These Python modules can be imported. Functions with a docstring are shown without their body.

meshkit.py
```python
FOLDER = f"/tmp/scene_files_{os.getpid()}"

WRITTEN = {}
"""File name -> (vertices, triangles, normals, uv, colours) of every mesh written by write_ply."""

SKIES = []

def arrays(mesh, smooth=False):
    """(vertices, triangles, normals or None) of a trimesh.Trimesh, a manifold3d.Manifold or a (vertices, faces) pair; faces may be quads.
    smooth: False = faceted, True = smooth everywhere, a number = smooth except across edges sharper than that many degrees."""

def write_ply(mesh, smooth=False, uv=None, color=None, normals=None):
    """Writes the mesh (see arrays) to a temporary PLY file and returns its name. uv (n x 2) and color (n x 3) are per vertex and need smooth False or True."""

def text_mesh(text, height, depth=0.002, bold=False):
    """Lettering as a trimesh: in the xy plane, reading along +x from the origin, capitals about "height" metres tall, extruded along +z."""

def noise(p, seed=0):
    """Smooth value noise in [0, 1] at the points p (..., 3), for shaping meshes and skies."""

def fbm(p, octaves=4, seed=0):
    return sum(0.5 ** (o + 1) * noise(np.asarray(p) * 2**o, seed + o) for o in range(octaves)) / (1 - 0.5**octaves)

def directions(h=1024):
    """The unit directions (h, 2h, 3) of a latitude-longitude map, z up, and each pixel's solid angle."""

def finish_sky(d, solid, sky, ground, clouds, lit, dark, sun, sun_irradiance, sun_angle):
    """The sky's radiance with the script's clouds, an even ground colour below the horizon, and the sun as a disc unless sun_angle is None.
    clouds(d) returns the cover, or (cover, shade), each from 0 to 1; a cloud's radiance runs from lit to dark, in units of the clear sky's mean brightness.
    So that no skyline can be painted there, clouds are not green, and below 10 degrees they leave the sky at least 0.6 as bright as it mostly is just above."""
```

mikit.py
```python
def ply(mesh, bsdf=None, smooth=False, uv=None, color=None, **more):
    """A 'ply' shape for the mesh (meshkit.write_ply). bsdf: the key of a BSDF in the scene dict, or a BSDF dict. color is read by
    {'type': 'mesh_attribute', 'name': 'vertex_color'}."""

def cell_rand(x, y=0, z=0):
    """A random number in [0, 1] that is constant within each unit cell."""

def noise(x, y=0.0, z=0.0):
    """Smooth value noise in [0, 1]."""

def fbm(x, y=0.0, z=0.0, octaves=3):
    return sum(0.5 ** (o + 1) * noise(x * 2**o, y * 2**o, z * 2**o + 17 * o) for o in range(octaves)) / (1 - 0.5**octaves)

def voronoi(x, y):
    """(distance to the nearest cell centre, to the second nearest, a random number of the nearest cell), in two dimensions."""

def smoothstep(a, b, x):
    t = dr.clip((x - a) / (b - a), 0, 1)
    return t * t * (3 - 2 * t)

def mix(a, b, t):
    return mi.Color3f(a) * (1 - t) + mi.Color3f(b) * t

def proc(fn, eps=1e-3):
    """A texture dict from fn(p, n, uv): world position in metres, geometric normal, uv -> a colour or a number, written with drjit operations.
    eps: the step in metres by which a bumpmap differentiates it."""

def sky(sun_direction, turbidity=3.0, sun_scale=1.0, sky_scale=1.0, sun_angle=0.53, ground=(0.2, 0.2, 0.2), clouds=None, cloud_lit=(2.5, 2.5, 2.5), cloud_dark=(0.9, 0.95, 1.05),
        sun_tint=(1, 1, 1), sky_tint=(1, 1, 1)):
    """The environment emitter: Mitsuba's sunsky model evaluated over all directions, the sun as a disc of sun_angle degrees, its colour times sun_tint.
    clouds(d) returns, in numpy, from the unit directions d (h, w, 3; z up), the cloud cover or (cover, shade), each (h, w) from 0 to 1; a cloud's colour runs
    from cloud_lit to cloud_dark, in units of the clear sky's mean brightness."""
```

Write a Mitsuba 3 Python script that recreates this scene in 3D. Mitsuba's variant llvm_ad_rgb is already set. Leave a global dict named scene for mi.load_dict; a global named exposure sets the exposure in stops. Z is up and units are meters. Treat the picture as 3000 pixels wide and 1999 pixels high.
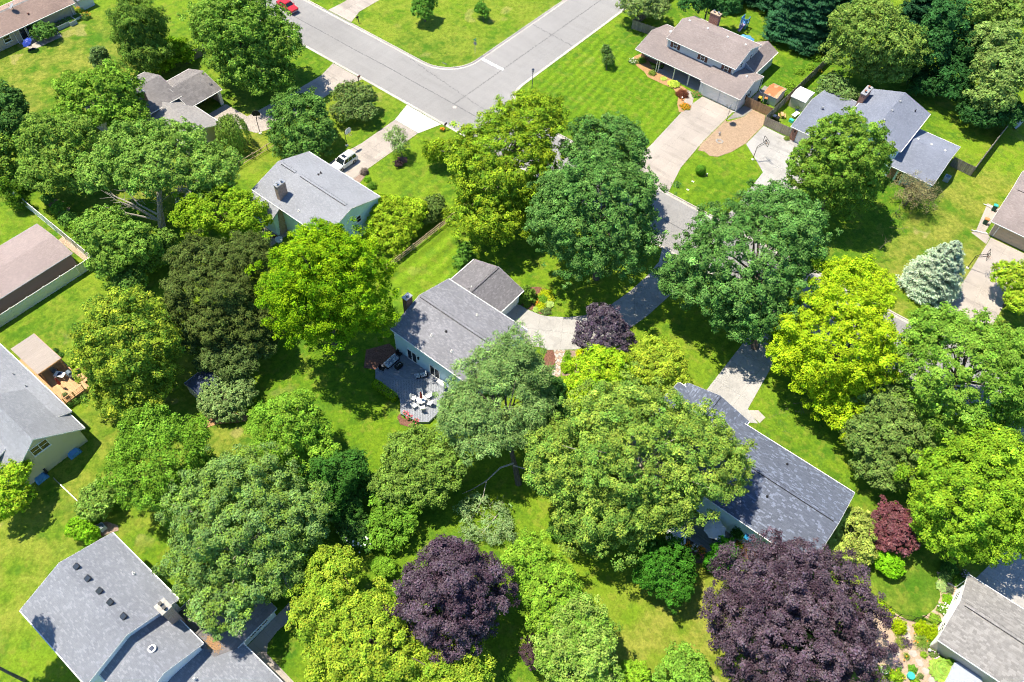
import math
import numpy as np
import trimesh
import manifold3d as m3
import mitsuba as mi
import drjit as dr
import mikit
import meshkit
from shapely.geometry import Polygon, LineString, MultiPolygon, Point, box as sbox
from shapely.ops import unary_union
from shapely import affinity

scene, labels = {}, {}
T = mi.ScalarTransform4f

# ---------------------------------------------------------------- camera, daylight, exposure (x runs along the street, y across it, metres)
EYE = np.array([0.0, 0.0, 85.0])
AIM = np.array([-0.354315, 0.478829, -0.803234])
UP = np.array([-0.518383, 0.614326, 0.59488])
scene['camera'] = {'type': 'perspective', 'fov': 65.5003, 'fov_axis': 'x', 'near_clip': 1.0, 'far_clip': 3000.0,
                   'to_world': T().look_at(origin=EYE.tolist(), target=(EYE + AIM).tolist(), up=UP.tolist())}
SUN = (-0.43, -0.10, 1.0)
scene['sky'] = mikit.sky(SUN, turbidity=3.0, sky_scale=0.82, sun_tint=(0.93, 1.0, 1.05), sky_tint=(0.88, 1.0, 1.12))
exposure = 2.58

# ---------------------------------------------------------------- names, labels, mesh helpers
count = {}


def new_key(name, parent=None):
    base = f'{parent}__{name}' if parent else name
    n = count.get(base, 0)
    count[base] = n + 1
    return base if n == 0 else f'{base}_{n:03d}'


def thing(name, label, cat, group=None):
    k = new_key(name)
    labels[k] = {'label': label, 'category': cat}
    if group:
        labels[k]['group'] = group
    return k


class MB:
    """Collects simple solids into one mesh."""

    def __init__(self):
        self.v, self.f, self.c, self.n = [], [], [], 0

    def add(self, v, f, color=None):
        v, f = np.asarray(v, float), np.asarray(f, int)
        self.v.append(v)
        self.f.append(f + self.n)
        self.n += len(v)
        if color is not None:
            self.c.append(np.broadcast_to(color, v.shape))
        return self

    def mesh(self, m, color=None):
        if hasattr(m, 'to_mesh'):
            q = m.to_mesh()
            return self.add(q.vert_properties[:, :3], q.tri_verts, color)
        return self.add(m.vertices, m.faces, color)

    def box(self, x0, x1, y0, y1, z0, z1):
        v = [[x, y, z] for x in (x0, x1) for y in (y0, y1) for z in (z0, z1)]
        return self.add(v, BOXF)

    def obox(self, c, size, rz=0.0, tilt=None):
        s = np.array(size) / 2
        v = np.array([[x, y, z] for x in (-s[0], s[0]) for y in (-s[1], s[1]) for z in (-s[2], s[2])])
        if tilt is not None:
            v = v @ tilt.T
        a = math.radians(rz)
        R = np.array([[math.cos(a), -math.sin(a), 0], [math.sin(a), math.cos(a), 0], [0, 0, 1]])
        return self.add(v @ R.T + np.array(c), BOXF)

    def beam(self, a, b, w, h):
        """A board of width w and height h from a to b."""
        a, b = np.array(a, float), np.array(b, float)
        d = b - a
        L = np.linalg.norm(d)
        d /= L
        s = np.cross(d, [0, 0, 1.0])
        s = np.array([1.0, 0, 0]) if np.linalg.norm(s) < 1e-6 else s / np.linalg.norm(s)
        u = np.cross(s, d)
        v = [a + d * L * i + s * w / 2 * j + u * h / 2 * k for i in (0, 1) for j in (-1, 1) for k in (-1, 1)]
        return self.add(v, BOXF)

    def tube(self, pts, r, n=6, cap=True):
        p = np.asarray(pts, float)
        r = np.broadcast_to(r, (len(p),)).astype(float)
        t = np.gradient(p, axis=0)
        t /= np.linalg.norm(t, axis=1, keepdims=True) + 1e-12
        ref = np.where(np.abs(t[:, 2:]) < 0.9, [0, 0, 1.0], [1.0, 0, 0])
        a = np.cross(t, ref)
        a /= np.linalg.norm(a, axis=1, keepdims=True) + 1e-12
        b = np.cross(t, a)
        g = np.arange(n) * 2 * np.pi / n
        v = p[:, None] + r[:, None, None] * (np.cos(g)[None, :, None] * a[:, None] + np.sin(g)[None, :, None] * b[:, None])
        i, j = np.meshgrid(np.arange(len(p) - 1), np.arange(n), indexing='ij')
        q = np.stack([i * n + j, i * n + (j + 1) % n, (i + 1) * n + (j + 1) % n, (i + 1) * n + j], -1).reshape(-1, 4)
        f = np.vstack([q[:, [0, 1, 2]], q[:, [0, 2, 3]]])
        v = v.reshape(-1, 3)
        if cap:
            m = len(p) * n
            v = np.vstack([v, p[0], p[-1]])
            k = np.arange(n)
            f = np.vstack([f, np.stack([k * 0 + m, (k + 1) % n, k], 1), np.stack([k * 0 + m + 1, k + (len(p) - 1) * n, (k + 1) % n + (len(p) - 1) * n], 1)])
        return self.add(v, f)

    def cyl(self, c, r, h, n=14, r2=None):
        c = np.array(c, float)
        return self.tube([c, c + [0, 0, h]], [r, r if r2 is None else r2], n)

    def ball(self, c, r, sub=1, sq=(1, 1, 1)):
        v, f = ICO[sub]
        return self.add(v * r * np.array(sq) + np.array(c), f)

    def sheet(self, poly, z):
        for g in getattr(poly, 'geoms', [poly]):
            if g.is_empty or g.area < 1e-4 or g.geom_type != 'Polygon':
                continue
            v, f = trimesh.creation.triangulate_polygon(g, engine='earcut')
            f = np.asarray(f)
            a, b, c = (v[f[:, k]] for k in range(3))
            flip = (b[:, 0] - a[:, 0]) * (c[:, 1] - a[:, 1]) - (b[:, 1] - a[:, 1]) * (c[:, 0] - a[:, 0]) < 0
            f[flip] = f[flip][:, ::-1]
            self.add(np.column_stack([v, np.full(len(v), z)]), f)
        return self

    def slab(self, poly, z0, z1):
        for g in getattr(poly, 'geoms', [poly]):
            if g.is_empty or g.area < 1e-3 or g.geom_type != 'Polygon':
                continue
            m = trimesh.creation.extrude_polygon(g, z1 - z0, engine='earcut')
            self.add(m.vertices + [0, 0, z0], m.faces)
        return self

    def profile(self, pts, t0, t1, axis):
        """Extrudes the (s, z) polygon pts along the axis 'x' or 'y'."""
        g = Polygon(pts)
        m = trimesh.creation.extrude_polygon(g, t1 - t0, engine='earcut')
        v = np.array(m.vertices)
        v = np.column_stack([v[:, 2] + t0, v[:, 0], v[:, 1]]) if axis == 'x' else np.column_stack([v[:, 0], v[:, 2] + t0, v[:, 1]])
        return self.add(v, m.faces)

    def hull(self, pts):
        return self.mesh(trimesh.convex.convex_hull(np.asarray(pts, float)))

    def move(self, loc, rz=0.0):
        a = math.radians(rz)
        R = np.array([[math.cos(a), -math.sin(a), 0], [math.sin(a), math.cos(a), 0], [0, 0, 1]])
        self.v = [v @ R.T + np.array(loc, float) for v in self.v]
        return self

    def arrays(self):
        return np.vstack(self.v), np.vstack(self.f)


BOXF = np.array([[0, 1, 3], [0, 3, 2], [4, 6, 7], [4, 7, 5], [0, 4, 5], [0, 5, 1], [2, 3, 7], [2, 7, 6], [0, 2, 6], [0, 6, 4], [1, 5, 7], [1, 7, 3]])
ICO = {s: (lambda q: (np.array(q.vertices), np.array(q.faces)))(trimesh.creation.icosphere(s)) for s in (0, 1, 2)}


def put(name, mb, mat, parent=None, smooth=False, label=None, kind=None, color=None, key=None, **more):
    """One entry of the scene: a part of parent, or the whole of a thing whose key is given, or a top-level piece of the setting."""
    k = key or new_key(name, parent)
    scene[k] = mikit.ply(mb.arrays() if isinstance(mb, MB) else mb, mat, smooth=smooth, color=color, **more)
    if label or kind:
        labels.setdefault(k, {})
        if label:
            labels[k]['label'] = label
        if kind:
            labels[k]['kind'] = kind
    return k


# ---------------------------------------------------------------- materials (real-world base colours)
def lin(r, g, b):
    return [((c / 255) / 12.92 if c <= 10 else ((c / 255 + 0.055) / 1.055) ** 2.4) for c in (r, g, b)]


def lit(r, g, b, k=0.40):
    """The base colour of a surface that the photograph shows in sun as this sRGB."""
    return [x * k for x in lin(r, g, b)]


def mat(name, color, rough=0.7, spec=0.3, **more):
    c = mikit.proc(color) if callable(color) else {'type': 'rgb', 'value': list(color)}
    scene[name] = {'type': 'twosided', 'bsdf': {'type': 'principled', 'base_color': c, 'roughness': rough, 'specular': spec, **more}}
    return name


def V3(c):
    return mi.Color3f(*c)


def speckled(base, amount=0.2, scale=3.0, fine=20.0):
    def fn(p, n, uv):
        a = mikit.fbm(p.x * scale, p.y * scale, p.z * scale)
        b = mikit.noise(p.x * fine, p.y * fine, p.z * fine)
        return V3(base) * (1 + amount * ((a - 0.5) * 1.6 + (b - 0.5) * 0.8))
    return fn


def shingle(base, var=0.25, light=0.0, stain=0.25, tab=0.32, course=0.16):
    """Asphalt shingles: each tab has a tone of its own, the courses run along the eaves."""
    def fn(p, n, uv):
        ax = dr.abs(n.y) > dr.abs(n.x)
        u, v = dr.select(ax, p.x, p.y), dr.select(ax, p.y, p.x)
        row = dr.floor(v / course)
        col = dr.floor((u + mikit.cell_rand(row, 3.0) * 7) / tab)
        c = mikit.cell_rand(col, row)
        edge = mikit.smoothstep(0.0, 0.22, v / course - row)
        s = mikit.fbm(p.x * 0.35, p.y * 0.35)
        g = mikit.noise(u * 25, v * 25)
        tone = 1 + var * (c - 0.5) + light * mikit.smoothstep(0.72, 0.9, c) + stain * (s - 0.5) + 0.18 * (g - 0.5)
        return V3(base) * tone * (0.86 + 0.14 * edge)
    return fn


def siding(base, h=0.2):
    def fn(p, n, uv):
        f = p.z / h - dr.floor(p.z / h)
        d = mikit.fbm(p.x * 0.8, p.y * 0.8, p.z * 0.8)
        return V3(base) * (0.90 + 0.10 * mikit.smoothstep(0.0, 0.16, f)) * (0.94 + 0.12 * d)
    return fn


def brickwork(a, b, mortar=(0.35, 0.33, 0.3)):
    def fn(p, n, uv):
        u = dr.select(dr.abs(n.x) > dr.abs(n.y), p.y, p.x)
        row = dr.floor(p.z / 0.075)
        x = u / 0.22 + 0.5 * (row - 2 * dr.floor(row / 2))
        c = mikit.cell_rand(dr.floor(x), row)
        fx, fz = x - dr.floor(x), p.z / 0.075 - row
        joint = dr.select((fx < 0.06) | (fz < 0.14), 1.0, 0.0)
        return mikit.mix(mikit.mix(a, b, c), mortar, joint)
    return fn


def planks(base, w=0.14, axis='x', var=0.25):
    def fn(p, n, uv):
        q = p.x if axis == 'x' else p.y
        r = p.y if axis == 'x' else p.x
        c = mikit.cell_rand(dr.floor(q / w), 5.0)
        g = mikit.fbm(q * 30, r * 1.2, p.z * 3)
        return V3(base) * (1 + var * (c - 0.5) + 0.35 * (g - 0.5))
    return fn


def concrete(base, amount=0.12):
    def fn(p, n, uv):
        a = mikit.fbm(p.x * 0.5, p.y * 0.5)
        b = mikit.noise(p.x * 9, p.y * 9)
        c = mikit.cell_rand(dr.floor(p.x / 3.05 + 0.3), dr.floor(p.y / 3.05 + 0.1))
        st = mikit.smoothstep(0.55, 0.8, mikit.fbm(p.x * 0.22 + 9, p.y * 0.9))
        oil = mikit.smoothstep(0.70, 0.80, mikit.fbm(p.x * 0.55 + 3, p.y * 0.55 + 8))
        return V3(base) * (1 + amount * ((a - 0.5) * 1.5 + (b - 0.5) * 0.9 + (c - 0.5) * 1.1)) * (1 - 0.15 * st) * (1 - 0.09 * oil)
    return fn


def asphalt(p, n, uv):
    a = mikit.fbm(p.x * 0.12, p.y * 0.12)
    b = mikit.noise(p.x * 7, p.y * 7)
    s = mikit.noise(p.x * 0.2, p.y * 1.6)
    s2 = mikit.noise(p.x * 2.5 + 4, p.y * 0.15)
    wheel = mikit.fbm(p.x * 0.9, p.y * 0.9)
    return V3((0.258, 0.254, 0.253)) * (1 + 0.22 * (a - 0.5) + 0.10 * (b - 0.5) + 0.08 * (s - 0.5) + 0.05 * (s2 - 0.5) + 0.08 * (wheel - 0.5))


def grass(p, n, uv):
    x, y = p.x, p.y
    big = mikit.fbm(x * 0.055, y * 0.055)
    mid = mikit.fbm(x * 0.4 + 7, y * 0.4)
    small = mikit.fbm(x * 2.2, y * 2.2)
    fine = mikit.noise(x * 7, y * 7)
    blade = mikit.noise(x * 17, y * 23)

    def region(x0, x1, y0, y1, soft=1.5):
        return mikit.smoothstep(x0 - soft, x0 + soft, x) * (1 - mikit.smoothstep(x1 - soft, x1 + soft, x)) * mikit.smoothstep(y0 - soft, y0 + soft, y) * (1 - mikit.smoothstep(y1 - soft, y1 + soft, y))
    t = mikit.smoothstep(0.3, 0.7, big * 0.5 + mid * 0.35 + small * 0.25)
    col = mikit.mix((0.046, 0.118, 0.008), (0.118, 0.192, 0.012), t)
    # lawns that are drier, and lawns that are watered, as the owners keep them
    dry = dr.clip(region(-146, -92, 30, 60, 8) * 0.75 + region(-110, -80, 89, 125, 3) * 0.35 + region(-6, 14, 88, 128, 3) * 0.8 + region(-6, 14, 10, 44, 4) * 0.8 + region(-70, -52, -14, 24, 3) * 0.55
                  + region(-95, -84, 52, 78, 2) * 0.35 + region(-92, -70, 2, 22, 3) * 0.2 + region(8, 22, 48, 62, 2) * 0.3, 0, 1)
    col = mikit.mix(col, mikit.mix((0.115, 0.142, 0.020), (0.215, 0.200, 0.048), mikit.smoothstep(0.35, 0.75, mid * 0.5 + small * 0.5)), dry * 0.8 * mikit.smoothstep(0.2, 0.6, mid))
    lush = dr.clip(region(-70, -45, 92, 118, 1) + region(-60, -36, 20, 62, 2) * 0.6 + region(-39, -27, 89, 103, 1) * 0.6, 0, 1)
    col = mikit.mix(col, mikit.mix((0.058, 0.140, 0.006), (0.108, 0.188, 0.008), small), lush * 0.65)
    # mowing lines
    x = x + 0.5 * (mikit.noise(p.x * 0.3, p.y * 0.12) - 0.5)
    fade = 0.35 + 0.9 * mikit.noise(p.x * 0.15 + 3, p.y * 0.1)
    s1 = dr.sin((x + 0.12 * y) * (2 * math.pi / 1.5)) * region(-70, -45, 92, 118, 1)
    s2 = dr.sin((x + 0.03 * y) * (2 * math.pi / 2.3)) * 1.5 * (region(-58, -49, 40, 66, 0.5) + region(-70, -58, 55, 76, 1) * 0.5)
    s3 = dr.sin(x * (2 * math.pi / 1.6)) * (region(-39, -27, 89, 103, 1) + region(-27, -13, 56, 77, 1) * 0.8) * 0.6
    bare = mikit.smoothstep(0.72, 0.80, mikit.fbm(x * 0.33 + 31, y * 0.33 + 5)) * (0.25 + 0.75 * dry)
    col = mikit.mix(col, (0.30, 0.25, 0.11), bare * 0.6)
    clover = mikit.smoothstep(0.60, 0.74, mikit.fbm(p.x * 0.8 + 11, p.y * 0.8 + 3))
    col = mikit.mix(col, (0.045, 0.115, 0.012), clover * 0.45 * (1 - dry * 0.5))
    worn = mikit.smoothstep(0.58, 0.72, mikit.fbm(p.x * 1.3 + 40, p.y * 1.3))
    col = mikit.mix(col, (0.175, 0.190, 0.030), worn * 0.35)
    return col * V3((1.22, 1.2, 1.1)) * (1 + 0.15 * fade * (s1 + s2 + s3)) * (0.62 + 0.34 * fine + 0.22 * blade + 0.20 * small)


def mulch(a, b, scale=9.0):
    def fn(p, n, uv):
        c = mikit.cell_rand(dr.floor(p.x * scale + 2 * mikit.noise(p.x * 4, p.y * 4)), dr.floor(p.y * scale))
        g = mikit.fbm(p.x * 1.5, p.y * 1.5)
        return mikit.mix(a, b, c * 0.7 + g * 0.3)
    return fn


def bark(base):
    def fn(p, n, uv):
        g = mikit.fbm(p.x * 14, p.y * 14, p.z * 2.5)
        return V3(base) * (0.55 + 0.9 * g)
    return fn


mat('m_grass', grass, 0.9, 0.1)
mat('m_asphalt', asphalt, 0.9, 0.2)
mat('m_kerb', concrete([0.43, 0.405, 0.37]), 0.85)
mat('m_concrete', concrete([0.365, 0.355, 0.343]), 0.85)
mat('m_concrete_tan', concrete([0.365, 0.325, 0.29]), 0.85)
mat('m_concrete_old', concrete([0.255, 0.24, 0.225]), 0.9)
mat('m_concrete_new', concrete([0.50, 0.49, 0.47], 0.05), 0.8)
mat('m_gravel', mulch((0.25, 0.175, 0.115), (0.40, 0.29, 0.20), 7), 0.95)
mat('m_sand', mulch((0.32, 0.235, 0.165), (0.46, 0.35, 0.26), 10), 0.95)
mat('m_mulch_tan', mulch((0.28, 0.155, 0.07), (0.46, 0.28, 0.14)), 0.95)
mat('m_mulch', mulch((0.10, 0.045, 0.030), (0.24, 0.12, 0.085)), 0.95)
mat('m_mulch_pale', mulch((0.20, 0.135, 0.105), (0.34, 0.25, 0.21)), 0.95)
mat('m_stone', speckled([0.40, 0.37, 0.33], 0.3), 0.9)
mat('m_stone_pink', speckled([0.46, 0.40, 0.37], 0.3), 0.9)
mat('m_tar', speckled([0.135, 0.135, 0.14], 0.3), 0.8)
mat('m_paint_white', speckled([0.70, 0.70, 0.68], 0.12), 0.7)
mat('m_white', (0.78, 0.78, 0.76), 0.5)
mat('m_offwhite', speckled([0.66, 0.65, 0.61], 0.1), 0.6)
mat('m_side_white', siding([0.70, 0.75, 0.78]), 0.6)
mat('m_side_aqua', siding([0.56, 0.75, 0.82]), 0.6)
mat('m_side_grey', siding([0.50, 0.54, 0.60]), 0.6)
mat('m_side_tan', siding([0.45, 0.40, 0.33]), 0.6)
mat('m_side_yellow', siding([0.56, 0.53, 0.36]), 0.6)
mat('m_side_brown', siding([0.17, 0.135, 0.12]), 0.6)
mat('m_side_beige', siding([0.42, 0.37, 0.31]), 0.6)
mat('m_brick', brickwork((0.20, 0.075, 0.05), (0.34, 0.15, 0.10)), 0.85)
mat('m_brick_dark', brickwork((0.10, 0.055, 0.045), (0.24, 0.13, 0.10), (0.25, 0.2, 0.18)), 0.85)
mat('m_brick_tan', brickwork((0.30, 0.20, 0.16), (0.42, 0.30, 0.25)), 0.85)
mat('m_stonework', brickwork((0.35, 0.28, 0.23), (0.55, 0.46, 0.38), (0.4, 0.36, 0.3)), 0.9)
mat('m_roof_main', shingle([0.200, 0.203, 0.228], 0.22, 0.16), 0.85)
mat('m_roof_garage', shingle([0.150, 0.145, 0.158], 0.3, 0.15), 0.85)
mat('m_roof_light', shingle([0.250, 0.262, 0.290], 0.14, 0.05), 0.85)
mat('m_roof_blue', shingle([0.105, 0.122, 0.165], 0.28, 0.55, tab=.36), 0.85)
mat('m_roof_steel', shingle([0.200, 0.213, 0.245], 0.16, 0.16, tab=.3, course=.145), 0.85)
mat('m_roof_slate', shingle([0.175, 0.195, 0.250], 0.15, 0.05), 0.85)
mat('m_roof_taupe', shingle([0.235, 0.198, 0.190], 0.18, 0.05, 0.35), 0.85)
mat('m_roof_mauve', shingle([0.290, 0.235, 0.225], 0.12, 0.04, 0.15), 0.85)
mat('m_roof_brown', shingle([0.235, 0.170, 0.145], 0.18, 0.05, 0.4), 0.85)
mat('m_roof_warm', shingle([0.250, 0.240, 0.232], 0.36, 0.10, 0.15, tab=0.36, course=0.2), 0.85)
mat('m_roof_old', shingle([0.175, 0.165, 0.168], 0.25, 0.05, 0.4, tab=0.4, course=0.3), 0.85)
mat('m_roof_pale', shingle([0.25, 0.24, 0.238], 0.16, 0.05, 0.25), 0.85)
mat('m_roof_felt', planks([0.33, 0.285, 0.25], 0.55, 'x', 0.10), 0.9)
mat('m_trim', (0.74, 0.74, 0.73), 0.5)
mat('m_trim_tan', (0.46, 0.37, 0.27), 0.6)
mat('m_dark', (0.022, 0.023, 0.026), 0.5)
mat('m_black', (0.012, 0.012, 0.014), 0.35)
mat('m_glass', (0.012, 0.016, 0.020), 0.06, 0.8)
mat('m_skyglass', (0.035, 0.045, 0.06), 0.12, 0.7)
mat('m_metal', (0.45, 0.46, 0.47), 0.35, 0.5, metallic=0.8)
mat('m_lead', (0.30, 0.31, 0.33), 0.5)
mat('m_shutter', (0.13, 0.055, 0.045), 0.6)
mat('m_cedar', planks([0.50, 0.30, 0.15], 0.14, 'y', 0.22), 0.7)
mat('m_cedar_fence', planks([0.30, 0.20, 0.125], 0.14, 'x', 0.35), 0.85)
mat('m_grey_fence', planks([0.27, 0.235, 0.195], 0.14, 'x', 0.40), 0.9)
mat('m_grey_fence_y', planks([0.25, 0.22, 0.185], 0.14, 'y', 0.40), 0.9)
mat('m_old_fence', planks([0.17, 0.155, 0.14], 0.14, 'x', 0.6), 0.9)
mat('m_rail', speckled([0.40, 0.30, 0.21], 0.5, 2.0), 0.9)
mat('m_deck_grey', planks([0.265, 0.285, 0.325], 0.2, 'x', 0.12), 0.7)
mat('m_deck_grey_y', planks([0.225, 0.250, 0.290], 0.15, 'y', 0.12), 0.7)
mat('m_deck_old', planks([0.20, 0.22, 0.24], 0.15, 'y', 0.3), 0.8)
mat('m_vinyl', (0.66, 0.68, 0.60), 0.45)
mat('m_cushion', lambda p, n, uv: mikit.mix((0.62, 0.64, 0.66), (0.22, 0.27, 0.33), mikit.smoothstep(0.48, 0.56, mikit.fbm(p.x * 7, p.y * 7, p.z * 7, octaves=2))), 0.9)
mat('m_umb_red', (0.30, 0.05, 0.045), 0.8)
mat('m_umb_white', (0.72, 0.73, 0.75), 0.85)
mat('m_blue', (0.03, 0.06, 0.34), 0.35)
mat('m_skyblue', (0.10, 0.30, 0.62), 0.5)
mat('m_navy', (0.03, 0.045, 0.09), 0.6)
mat('m_pane_painted_sky', (0.03, 0.26, 0.50), 0.15, 0.6)  # sky reflection of the tilted pane, put into the base colour as blue
mat('m_purple', (0.30, 0.22, 0.42), 0.4)
mat('m_teal', (0.05, 0.42, 0.36), 0.4)
mat('m_bin_green', (0.012, 0.075, 0.05), 0.45)
mat('m_bin_black', (0.02, 0.02, 0.022), 0.45)
mat('m_orange', (0.62, 0.24, 0.09), 0.5)
mat('m_yellow', (0.62, 0.38, 0.04), 0.5)
mat('m_rust', lambda p, n, uv: mikit.mix((0.46, 0.155, 0.06), (0.52, 0.28, 0.16), mikit.smoothstep(0.45, 0.6, mikit.fbm(p.x * 1.5, p.y * 0.6))), 0.6)
mat('m_red', (0.42, 0.012, 0.02), 0.3, 0.5, clearcoat=1.0, clearcoat_gloss=0.9)
mat('m_carwhite', (0.72, 0.72, 0.70), 0.3, 0.5, clearcoat=1.0, clearcoat_gloss=0.9)
mat('m_taillight', (0.40, 0.02, 0.02), 0.2)
mat('m_amber', (0.55, 0.20, 0.03), 0.3)
mat('m_rubber', (0.02, 0.02, 0.02), 0.8)
mat('m_ac', (0.30, 0.36, 0.42), 0.5)
mat('m_ac_dark', (0.12, 0.16, 0.20), 0.6)
mat('m_cover', (0.36, 0.39, 0.47), 0.4)
mat('m_awning', (0.40, 0.006, 0.012), 0.8)
mat('m_bark', bark([0.14, 0.115, 0.095]), 0.95)
mat('m_bark_pale', bark([0.40, 0.36, 0.31]), 0.95)
mat('m_bark_dark', bark([0.07, 0.058, 0.05]), 0.95)
mat('m_soil', mulch((0.10, 0.07, 0.05), (0.22, 0.16, 0.11)), 0.95)
mat('m_street_green', (0.02, 0.22, 0.16), 0.5)
mat('m_steps', speckled([0.60, 0.52, 0.43], 0.2), 0.9)
scene['m_leaf'] = {'type': 'principledthin', 'base_color': {'type': 'mesh_attribute', 'name': 'vertex_color'}, 'roughness': 0.55, 'diff_trans': 0.38, 'spec_trans': 0.0, 'eta': 1.35}

# ---------------------------------------------------------------- ground, streets, kerbs
street = sbox(-420, 78.0, 420, 88.9)
cross_street = sbox(-81.9, 80, -70.8, 420)
road = unary_union([street, cross_street]).buffer(6.5, quad_segs=10).buffer(-6.5, quad_segs=10)
ROAD_Z = -0.12
put('ground', MB().sheet(sbox(-900, -900, 900, 900).difference(road), 0.0), 'm_grass', kind='structure', label='mown suburban lawns, partly dry and yellow')
put('road', MB().sheet(road, ROAD_Z), 'm_asphalt', kind='structure', label='pale worn asphalt street with a side street joining it')
# aprons dip the kerb where a driveway meets the street
mouths = unary_union([sbox(-114.4, 88, -106.8, 90), sbox(-100, 77, -93, 79), sbox(-82.3, 77, -74.5, 79), sbox(-45, 88, -37, 90), sbox(-27.6, 88, -21.3, 90), sbox(-31.2, 77, -24.4, 79), sbox(-14.9, 77, -7.4, 79), sbox(5, 88, 12, 90)])
near = sbox(-170, 70, 60, 160)
put('kerb', MB().slab(road.difference(road.buffer(-0.18)).intersection(near).difference(mouths), ROAD_Z - 0.05, 0.03), 'm_kerb', kind='structure')
put('gutter', MB().sheet(road.buffer(-0.18).difference(road.buffer(-0.62)).intersection(near), ROAD_Z + 0.006), 'm_kerb', kind='structure')
for a, b, w in [((-170, 83.5), (40, 83.4), 0.15), ((-76.6, 83.45), (-76.3, 170), 0.15), ((-81.3, 111.2), (-71.4, 110.6), 0.13), ((-91, 88.0), (-74, 85.9), 0.10), ((-74, 85.9), (-66, 85.4), 0.06), ((-81.2, 131.2), (-71.4, 130.8), 0.09)]:
    pts = [(a[0] + (b[0] - a[0]) * t, a[1] + (b[1] - a[1]) * t + 0.06 * math.sin(t * 37) + 0.05 * math.sin(t * 91 + a[0])) for t in np.linspace(0, 1, 60)]
    put('tar_seam', MB().sheet(LineString(pts).buffer(w / 2), ROAD_Z + 0.005), 'm_tar', parent='road')
put('stop_line', MB().sheet(sbox(-81.55, 96.2, -76.4, 96.85), ROAD_Z + 0.006), 'm_paint_white', parent='road', label='white painted stop line')
mh = MB()
mh.cyl((*(-75.95, 82.88), ROAD_Z - 0.02), 0.36, 0.026, 20)
put('manhole_cover', mh, 'm_stone_pink', key=thing('manhole_cover', 'round reddish manhole cover in the street near the mailbox with orange flowers', 'manhole cover'))
dr_ = MB()
gx, gy = (-85.39, 90.77)
for i in range(7):
    dr_.obox((gx - 0.36 + 0.12 * i, gy - 0.2, ROAD_Z + 0.012), (0.05, 0.55, 0.03), 8)
dr_.obox((gx, gy - 0.2, ROAD_Z + 0.006), (0.95, 0.06, 0.03), 8)
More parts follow.
